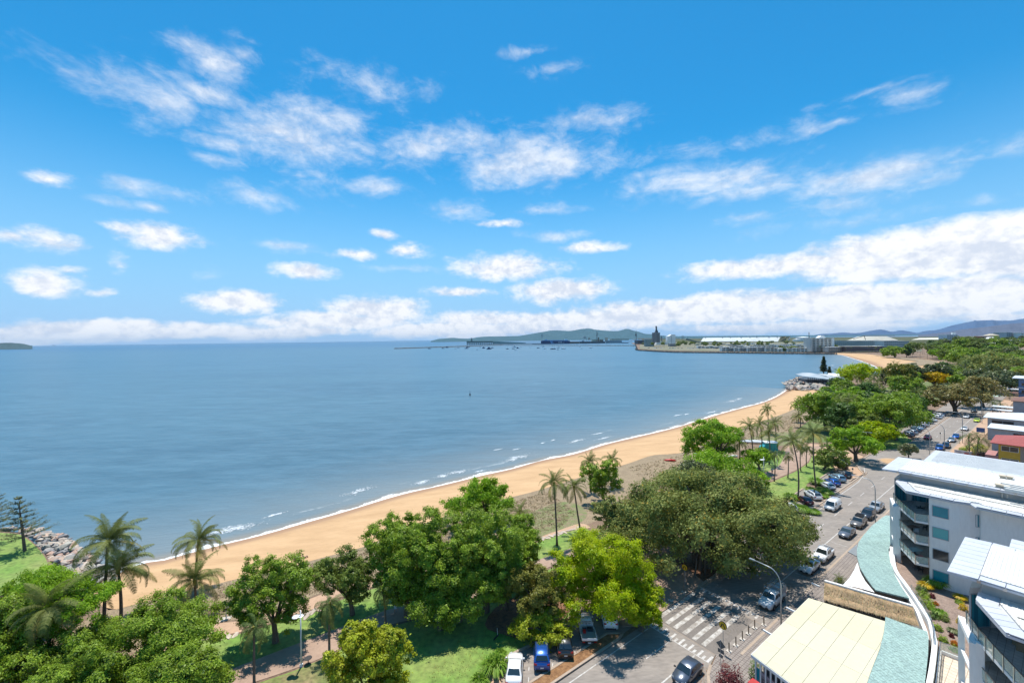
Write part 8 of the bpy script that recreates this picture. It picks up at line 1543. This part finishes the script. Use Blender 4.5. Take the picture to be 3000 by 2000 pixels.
boats = [(1258, 1021.5, 'd', 9, 'b'), (1298, 1020.8, 'd', 9, 'b'), (1310, 1018.6, 'c', 9, 'b'), (1335, 1021.6, 'd', 8, 'w'), (1343, 1019.2, 'c', 9, 'w'), (1367, 1021, 'y', 11, 'b'), (1371, 1017.6, 'd', 11, 'b'), (1407, 1017.8, 'd', 5, 'b'), (1417, 1020, 'c', 10, 'b'), (1433, 1022.6, 'c', 15, 'b'), (1442, 1019.8, 'y', 9, 'b'), (1487, 1022.6, 'y', 9, 'b'), (1504, 1022, 'd', 8, 'b'), (1507, 1017.6, 'c', 14, 'w'), (1517, 1020.4, 'c', 9, 'b'), (1527, 1016.6, 'd', 6, 'w'),
 (1553, 1018, 'd', 6, 'w'), (1577, 1020, 'd', 9, 'b'), (1592, 1016, 'c', 8, 'w'), (1597, 1021.8, 'd', 9, 'w'), (1618, 1023, 'y', 12, 'b'), (1624, 1022.6, 'y', 11, 'b'), (1636, 1019, 'y', 10, 'w'), (1635, 1024, 'd', 7, 'b'), (1651, 1022, 'y', 13, 'w'), (1637, 1015, 'd', 7, 'w'), (1699, 1016, 'y', 7, 'w'), (1705, 1021, 'd', 7, 'w'), (1731, 1019.6, 'y', 10, 'w'), (1857, 1015, 'd', 4, 'w')]
kn = {'d': 'dinghy', 'c': 'cruiser', 'y': 'yacht'}
for i, (x, y, k_, L_, c_) in enumerate(boats):
    key = (k_, c_)
    if key not in BM: o = boat_me(kn[k_]).build('hull', bw if c_ == 'w' else bb); BM[key] = o.data; bpy.data.objects.remove(o)
    q = P(x, y, SEA); s = L_ * q.y / F * 1.05; o = inst('moored_' + kn[k_], BM[key], None, (q.x, q.y, SEA + .02 * s), (0, 0, rr_.uniform(-.35, .35)), (s, s, s)); o['category'] = 'boat'; o['group'] = 'boats moored off the breakwater'; o['label'] = '%s %s moored in front of the breakwater, %s' % ('white' if c_ == 'w' else 'dark', {'d': 'open boat', 'c': 'motor cruiser', 'y': 'yacht with a bare mast'}[k_], where(x, y, [(1258, 1015), (1732, 1025)]))
for (x0, x1, y) in ((1400, 1500, 1024.8), (1512, 1566, 1025.6)):
    a, b = P(x0, y, SEA), P(x1, y + .3, SEA); mb = MB()
    r = random.Random(int(x0))
    for i in range(34):
        f = (i / 34) ** 1.2; q = a.lerp(b, f); w_ = (.7 + f * 1.6) * r.uniform(.4, 1.1); mb.box((q.x, q.y + r.uniform(-1, 1) * f, SEA + .02 + .3 * (1 - f)), ((b - a).length / 34 * r.uniform(.4, 1.0), w_ * (1.3 - f), .05 + .5 * (1 - f)), taper=.6)
    o = mb.build('boat_wake', foam_m); o['kind'] = 'stuff'
    q = a + Vector((-3, 0, 0)); o = inst('speed_boat', BM[('d', 'w')], None, (q.x, q.y, SEA + .3), (0, 0, math.pi), (9, 9, 9)); tag(o, 'small white speedboat at the head of the %s wake' % ('left' if x0 < 1500 else 'right'), 'boat')
q = P(1377, 1158, SEA); e = empty('channel_marker', q, 0, 'lone dark channel marker standing in the open water', 'marker'); MB().tube([(0, 0, -1), (0, 0, 1.6)], [.6, .35], 8).build('float', black_m, e); MB().tube([(0, 0, 1.6), (0, 0, 3.6)], .08, 6).build('pole', black_m, e)
D0 = fp(158, 1013.4, SEA) * 1.6; e = fthing('container_ship', 158, 1012.5, D0, 'tiny container ship on the horizon right of the dark island', 'ship'); fbox('hull', 154, 163, 1011.2, 1013, D0, 30, fdark, e); fbox('superstructure', 154.5, 156.5, 1009.6, 1011.2, D0, 20, fdark, e)
# ------------------------------------------------------------------ lamps, signs, bollards, people
galv = material('galvanised_steel', (.46, .50, .52), .45, metal=.6, scale=1); white_p = material('white_paint_metal', (.70, .72, .74), .4)
def street_lamp(x, y, label, h=9.0, arm=3.2, dirn=-1, z=0):
    b = P(x, y, z); e = empty('street_lamp', b, 0, label, 'street lamp'); d = rn * dirn; pts = [Vector((0, 0, 0)), Vector((0, 0, h * .74))]
    for i in range(1, 8): a = math.pi / 2 * i / 7; pts.append(Vector((0, 0, h * .74)) + d * (arm * .45 * (1 - math.cos(a))) + Vector((0, 0, h * .22 * math.sin(a))))
    pts.append(pts[-1] + d * arm * .55 + Vector((0, 0, .12))); MB().tube(pts, [.10, .085] + [.055] * (len(pts) - 2), 8).build('pole', galv, e, smooth=True); q = pts[-1]; mb = MB(); mb.box((0, 0, 0), (.75, .26, .12), taper=.8); o = mb.build('lamp_head', galv, e, loc=q + d * .25, rz=math.atan2(d.y, d.x)); MB().box((0, 0, -.07), (.5, .18, .03)).build('lens', lamp_m, o)
    MB().box((0, 0, .02), (.4, .4, .04)).build('base_plate', galv, e)
street_lamp(2289, 1858, 'curved arm street lamp by the cream roof, reaching over the work utility', h=8.4); street_lamp(2565, 1532, 'tall curved street lamp behind the parked bronze four wheel drive'); street_lamp(2724, 1336, 'street lamp rising behind the white apartment roof'); street_lamp(2767, 1322, 'street lamp over the parked blue cars'); street_lamp(2820, 1299, 'street lamp beside the far silver sedan', h=11); street_lamp(2508, 1345, 'street lamp among the light green trees of the plaza, arm to the right', dirn=1); street_lamp(2877, 1241, 'street lamp beside the fluorescent yellow car', h=11); street_lamp(2914, 1182, 'farthest street lamp, in front of the brown tree', h=11)
def prom_lamp(x, y, label, h=6.6, side=-1):
    b = P(x, y, 0); e = empty('promenade_lamp', b, 0, label, 'lamp post'); MB().tube([(0, 0, 0), (0, 0, h)], [.10, .07], 8).build('pole', white_p, e, smooth=True); MB().tube([(0, 0, h * .86), (side * .55, 0, h * .90)], .03, 6).build('bracket', white_p, e); MB().tube([(side * .55, 0, h * .90 - .08), (side * .55, 0, h * .90 + .05)], [.42, .12], 14).build('lamp_disc', white_p, e)
    MB().tube([(0, 0, h * .9), (0, 0, h * .9 + .08)], [.34, .1], 12).build('lamp_disc', white_p, e); MB().box((0, 0, .15), (.3, .3, .3)).build('base', white_p, e)
prom_lamp(883, 1951, 'slim white promenade lamp with a disc head beside the path at lower left'); prom_lamp(2238, 1412, 'white promenade lamp by the drooping palm and the walking person'); prom_lamp(2473, 1254, 'white promenade lamp under the dense park trees'); prom_lamp(2277, 1371, 'white promenade lamp farther along the path edge', h=4.5)
# crossing signs
yel = material('sign_yellow', (.78, .46, .012), .45); blk = material('sign_black', (.015, .015, .015), .5)
def crossing_sign(x, y, label, h=3.4):
    b = P(x, y, 0); e = empty('crossing_sign', b, ROT + math.pi / 2, label, 'road sign'); MB().tube([(0, 0, 0), (0, 0, h + .35)], .035, 6).build('pole', galv, e); n = 24
    for nm, r_, yy, m in (('sign_rim', .46, .05, blk), ('sign_face', .43, .062, yel)):
        for sgn in (1, -1): mb = MB(); mb.add([(math.cos(2 * math.pi * i / n) * r_, sgn * yy, h + math.sin(2 * math.pi * i / n) * r_) for i in range(n)], [tuple(range(n)) if sgn < 0 else tuple(range(n - 1, -1, -1))]); mb.build(nm, m, e)
    for sgn in (1, -1):
        mb = MB()
        for (x0, z0, x1, z1) in ((-.05, .22, -.22, -.20), (-.22, -.20, -.30, -.24), (.06, .20, .20, -.18), (.20, -.18, .29, -.24)): mb.beam((x0, sgn * .075, h + z0), (x1, sgn * .075, h + z1), .02, .11)
        mb.build('walking_legs_symbol', blk, e)
crossing_sign(2119, 1914, 'round yellow pedestrian crossing sign with black walking legs, nearest the cream roof'); crossing_sign(2007, 1727, 'round yellow pedestrian crossing sign under the fig boughs')
b = P(2112, 1962, 0); e = empty('road_sign', b, ROT, 'back of a grey diamond sign and plate on a post by the crossing', 'road sign'); MB().tube([(0, 0, 0), (0, 0, 3.5)], .035, 6).build('pole', galv, e); sgm = material('sign_back', (.15, .16, .16), .5, metal=.3)
MB().plate([(.05, -.55, 2.9), (.05, 0, 3.4), (.05, .55, 2.9), (.05, 0, 2.4)], .02).build('diamond_plate', sgm, e); MB().box((.05, 0, 2.15), (.02, .7, .45)).build('plate', sgm, e); MB().box((.05, 0, 1.6), (.02, .45, .35)).build('plate', sgm, e)
for (x, y, lab) in [(2306, 1809, 'thin parking sign post beside the curved lamp by the work utility'), (2420, 1697, 'thin parking sign post beside the white coupe'), (2557, 1585, 'parking sign post at the edge of the teal roof'), (2498, 1402, 'small sign post on the pavement corner by the four parked cars'), (2755, 1290, 'thin sign post on the far footpath')]:
    b = P(x, y, 0); e = empty('sign_post', b, ROT, lab, 'road sign'); MB().tube([(0, 0, 0), (0, 0, 2.9)], .03, 6).build('pole', galv, e); MB().box((.04, 0, 2.6), (.02, .35, .5)).build('plate', sgm, e)
bol = material('bollard_bronze', (.30, .25, .20), .4, metal=.6); padm = material('bollard_pad', (.55, .50, .44), .85)
def bollard(q, label, group=None):
    e = empty('bollard', q, ROT, label, 'bollard', group); MB().tube([(0, 0, 0), (0, 0, 1.05)], .075, 10).build('post', bol, e); MB().box((0, 0, .01), (.55, .55, .03)).build('base_pad', padm, e); MB().tube([(0, 0, 1.05), (0, 0, 1.08)], [.075, .04], 10).build('cap', bol, e)
ords = ['nearest bronze bollard of the row beside the crossing', 'second bronze bollard of the row from the road sign', 'third bronze bollard of the row from the road sign', 'fourth bronze bollard of the row from the road sign', 'fifth bronze bollard of the row from the road sign', 'last bronze bollard of the row, beside the work utility']
for (x, y), l_ in zip([(2136, 1906), (2156, 1889), (2175, 1871), (2193, 1855), (2211, 1838), (2238, 1829)], ords): q = P(x, y, ZR + .11); bollard(q, l_)
for (x, y), l_ in zip([(1947, 1765), (1966, 1757), (2003, 1733)], ['bollard half hidden by the lime green tree', 'bollard between the lime green tree and the fig', 'bollard at the foot of the far yellow sign']): bollard(P(x, y, ZR + .1), l_)
o = MB().tube([(0, 0, 0), (0, 0, .012)], .42, 20).build('manhole_cover', material('rusty_cover', (.17, .10, .08), .8), None, loc=P(2126, 1948, ZR + .112)); tag(o, 'round brown manhole cover in the pavers by the road sign', 'manhole cover')
# bins, kiosk, beach racks
tealp = material('teal_painted_board', (.03, .34, .36), .6, col2=(.02, .28, .31), scale=1)
b = P(2256, 1321, 0); e = empty('kiosk', b, -.15, 'turquoise kiosk shed with a white roof under the palms', 'kiosk'); MB().prism([(-1.9, -1.3), (1.9, -1.3), (1.9, 1.3), (-1.9, 1.3)], 0, 2.9).build('wall', tealp, e); MB().prism([(-2.9, -1.2), (-1.9, -1.3), (-1.9, 1.2), (-2.9, 1.1)], 0, [1.3, 2.2, 2.2, 1.3]).build('hatch', tealp, e); MB().prism([(-2.0, -1.5), (2.1, -1.5), (2.1, 1.5), (-2.0, 1.5)], 2.9, 3.1).build('roof', white_p, e)
for x in (-.9, .3, 1.2): MB().box((x, -1.32, 1.4), (.05, .04, 2.6)).build('panel_joint', frame_m, e)
b = P(2216, 1298, 0); e = empty('canoe_rack', b, -.3, 'rack of long white outrigger canoes on the sand behind the palms', 'canoe rack')
for i in range(4): MB().tube([(-6, -1.2 + i * .8, .5), (-4.5, -1.2 + i * .8, .62), (0, -1.2 + i * .8, .66), (4.5, -1.2 + i * .8, .62), (6, -1.2 + i * .8, .5)], [.03, .2, .26, .2, .03], 8).build('canoe', bw, e)
for x in (-3, 3): MB().box((x, 0, .2), (.15, 3.4, .4)).build('trestle', wood_m, e)
def kayak(x, y, rz, m, label): o = MB().tube([(-1.9, 0, .2), (-1.2, 0, .25), (0, 0, .28), (1.2, 0, .25), (1.9, 0, .2)], [.02, .26, .36, .26, .02], 10).build('kayak', m, None, smooth=True, loc=P(x, y, .05), rz=rz); tag(o, label, 'kayak')
kayak(1964, 1350, -.2, material('kayak_red', (.62, .02, .02), .4), 'red kayak lying on the dune scrub above the fig'); kayak(2047, 1332, -.3, material('kayak_green', (.02, .16, .10), .4), 'dark green kayak lying under the tiered almond tree')
for (x, y, l_) in [(2138, 1322, 'white dinghy stored under the almond tree, upper'), (2148, 1338, 'white dinghy stored under the almond tree, middle'), (2160, 1352, 'white dinghy stored under the almond tree, lower'), (2105, 1352, 'white dinghy at the left of the boats under the almond tree')]: kayak(x, y, .2, bw, l_)
b = P(2470, 1372, 0); e = empty('bin_shelter', b, ROT, 'brown bin enclosure with a pale lid beside the plaza', 'bin'); MB().box((0, 0, .75), (1.2, 2.2, 1.5)).build('cabinet', wood_m, e); MB().box((0, 0, 1.62), (1.5, 2.5, .12)).build('lid', white_p, e)
b = P(903, 1944, 0); e = empty('round_plate', b, 0, 'dark round table top on a stem beside the promenade lamp', 'table'); MB().tube([(0, 0, 0), (0, 0, .7)], .05, 6).build('stem', black_m, e); MB().tube([(0, 0, .7), (0, 0, .74)], .42, 18).build('plate', black_m, e)
b = P(663, 1812, 0); e = empty('information_sign', b, .3, 'small black and white information board on the dune edge by the sandy path', 'sign'); MB().box((0, 0, .6), (.12, .12, 1.2)).build('post', white_p, e); MB().box((0, 0, 1.6), (.85, .08, 1.1)).build('board', black_m, e); MB().box((.12, -.05, 1.75), (.4, .02, .5)).build('print', white_p, e); MB().box((0, 0, .04), (1.1, .9, .08)).build('slab', padm, e)
b = P(2512, 1290, 0); e = empty('banner_pole', b, ROT, 'white pole with a dark banner behind the light green tree', 'banner'); MB().tube([(0, 0, 0), (0, 0, 7.5)], .06, 6).build('pole', white_p, e); MB().box((.5, 0, 4.6), (.9, .03, 4.2)).build('banner', material('banner_dark', (.10, .05, .08), .7), e)
# edging stones along the sandy path
stone_pts = [(600, 1872), (625, 1870), (650, 1866), (668, 1862), (690, 1858), (640, 1817), (612, 1822), (665, 1815), (880, 1800), (900, 1797), (918, 1790), (858, 1812), (930, 1786), (896, 1806)]
stone_pts += [(1590 + i * 8, 1577 - i * 2.6 + (i % 3)) for i in range(14)]
e = empty('stone_edging', P(650, 1865), 0, 'row of flat sandstone blocks edging the sandy path', 'stone edging'); e2 = empty('stone_edging', P(1640, 1560), 0, 'row of pale stones between the creeping vines and the small lawn', 'stone edging'); r = random.Random(2)
for i, (x, y) in enumerate(stone_pts):
    par = e if i < 14 else e2; q = P(x, y, .05) - par.location; inst('stone', r.choice([rock_me[2], rock_me[5], rock_me[0]]), par, q, (0, 0, r.uniform(0, 3)), (r.uniform(.9, 1.5), r.uniform(.6, .9), .35))
# electric scooter
b = P(1453, 1868, 0); e = empty('electric_scooter', b, R(60), 'white and black electric scooter parked on the lawn edge', 'scooter'); MB().box((0, 0, .14), (.9, .16, .07)).build('deck', black_m, e); MB().tube([(.42, 0, .12), (.30, 0, 1.12)], .035, 6).build('stem', white_p, e); MB().tube([(.30, -.25, 1.12), (.30, .25, 1.12)], .02, 6).build('handlebar', black_m, e)
for x in (-.45, .5): t = inst('wheel', tyre_me, e, (x, 0, .11), (0, 0, 0), (.11, .4, .11))
# ---- people
skin_m = material('skin', (.42, .26, .18), .6); hair_m = material('hair_dark', (.03, .02, .015), .6)
def body_mesh(J, E_, name):
    me = bpy.data.meshes.new(name); me.from_pydata([j[0] for j in J], E_, []); o = bpy.data.objects.new(name, me); COL.objects.link(o); m = o.modifiers.new('s', 'SKIN'); sk = me.skin_vertices[0].data
    for i, j in enumerate(J): sk[i].radius = (j[1], j[1] * (j[2] if len(j) > 2 else 1)); sk[i].use_root = i == 0
    s = o.modifiers.new('u', 'SUBSURF'); s.levels = 2; s.render_levels = 2; m2 = bpy.data.meshes.new_from_object(o.evaluated_get(bpy.context.evaluated_depsgraph_get())); bpy.data.objects.remove(o); m2.polygons.foreach_set('use_smooth', [True] * len(m2.polygons)); return m2
def person(pos, rz, label, top, bottom, pose='walk', skirt=False, name='person'):
    e = empty(name, pos, rz, label, 'person'); k = .16 if pose == 'walk' else .04
    J = [((0, 0, .95), .15, .75), ((0, 0, 1.15), .14, .7), ((0, 0, 1.38), .17, .6), ((0, 0, 1.5), .06), ((.01, 0, 1.6), .085, 1.05), ((.02, 0, 1.72), .09, 1.05)]; E_ = [(0, 1), (1, 2), (2, 3), (3, 4), (4, 5)]
    for s in (1, -1):
        i = len(J); ph = k * s; J += [((0, s * .10, .88), .10), ((ph * 1.1 + .03, s * .11, .50), .065), ((ph * 1.6 - .04, s * .11, .10), .045), ((ph * 1.6 + .12, s * .12, .04), .04)]; E_ += [(0, i), (i, i + 1), (i + 1, i + 2), (i + 2, i + 3)]
        i = len(J); J += [((0, s * .20, 1.40), .055), ((-ph * .6, s * .25, 1.13), .042), ((-ph * 1.2 + .06, s * .24, .90), .032), ((-ph * 1.2 + .09, s * .24, .82), .036, .5)]; E_ += [(2, i), (i, i + 1), (i + 1, i + 2), (i + 2, i + 3)]
        for f in range(5): jx = len(J); bx_ = -ph * 1.2 + .075 + f * .016; J += [((bx_ if f < 4 else bx_ - .09, s * .24, .76 if f < 4 else .79), .009), ((bx_ + .006 if f < 4 else bx_ - .09, s * (.235), .71 if f < 4 else .75), .008)]; E_ += [(i + 3, jx), (jx, jx + 1)]
    inst('body', body_mesh(J, E_, 'body'), e).data.materials.append(skin_m)
    mb = MB(); mb.tube([(0, 0, .90), (0, 0, 1.15), (0, 0, 1.34), (0, 0, 1.47)], [.17, .165, .20, .09], 12); t = mb.build('shirt', top, e, smooth=True); 
    for s in (1, -1): MB().tube([(0, s * .16, 1.42), (-k * s * .4, s * .25, 1.2)], [.075, .065], 8).build('sleeve', top, e, smooth=True)
    if skirt: MB().tube([(0, 0, 1.0), (0, 0, .5)], [.17, .30], 12).build('skirt', bottom, e, smooth=True)
    else:
        for s in (1, -1): ph = k * s; MB().tube([(0, s * .09, .97), (ph * 1.1 + .03, s * .11, .5), (ph * 1.6 - .04, s * .11, .12)], [.125, .09, .07], 9).build('trouser_leg', bottom, e, smooth=True)
    MB().tube([(-.01, 0, 1.66), (-.01, 0, 1.74), (-.01, 0, 1.80)], [.105, .11, .05], 10).build('hair', hair_m, e, smooth=True)
    for s in (1, -1): MB().box((.105, s * .035, 1.705), (.01, .02, .012)).build('eye', black_m, e)
    MB().box((.115, 0, 1.675), (.025, .02, .03)).build('nose', skin_m, e); MB().box((.105, 0, 1.64), (.008, .045, .01)).build('mouth', red_m, e)
    return e
person(P(2262, 1387, Z1 * 4), ROT + math.pi, 'person walking on the promenade in a pale blue shirt and black trousers', material('shirt_pale_blue', (.50, .58, .70), .8), material('trousers_black', (.015, .015, .018), .8))
person(P(1160, 1790, Z1 * 4), ROT, 'person in light blue clothes walking under the trees of the promenade', material('dress_light_blue', (.52, .62, .70), .8), material('dress_light_blue', (.5, .6, .7)), skirt=True)
b = P(890, 1636, -.28); e = empty('towel', b, .3, 'white beach towel on the sand above the dune scrub', 'towel'); MB().box((0, 0, .0), (2.0, 1.1, .03)).build('cloth', white_p, e)
# sunbather sitting with bent knees
e = empty('person', b + Vector((.1, 0, .02)), .3, 'sunbather sitting on the white towel, leaning back', 'person')
J = [((0, 0, .16), .15, .8), ((-.10, 0, .38), .13, .75), ((-.22, 0, .58), .15, .65), ((-.26, 0, .70), .055), ((-.27, 0, .79), .08), ((-.27, 0, .88), .085)]; E_ = [(0, 1), (1, 2), (2, 3), (3, 4), (4, 5)]
for s in (1, -1):
    i = len(J); J += [((.08, s * .12, .16), .10), ((.42, s * .13, .44), .065), ((.62, s * .13, .08), .045), ((.76, s * .14, .04), .04)]; E_ += [(0, i), (i, i + 1), (i + 1, i + 2), (i + 2, i + 3)]
    i = len(J); J += [((-.24, s * .19, .60), .055), ((-.40, s * .24, .36), .042), ((-.50, s * .26, .08), .032), ((-.56, s * .27, .04), .035, .5)]; E_ += [(2, i), (i, i + 1), (i + 1, i + 2), (i + 2, i + 3)]
    for f in range(5): jx = len(J); J += [((-.62, s * (.24 + f * .018), .035), .009), ((-.67, s * (.24 + f * .02), .025), .008)]; E_ += [(i + 3, jx), (jx, jx + 1)]
inst('body', body_mesh(J, E_, 'body'), e).data.materials.append(skin_m); MB().tube([(-.29, 0, .82), (-.29, 0, .93), (-.28, 0, .98)], [.10, .105, .04], 9).build('hair', hair_m, e, smooth=True); MB().tube([(.03, 0, .14), (-.04, 0, .26)], [.19, .17], 10).build('shorts', black_m, e, smooth=True)
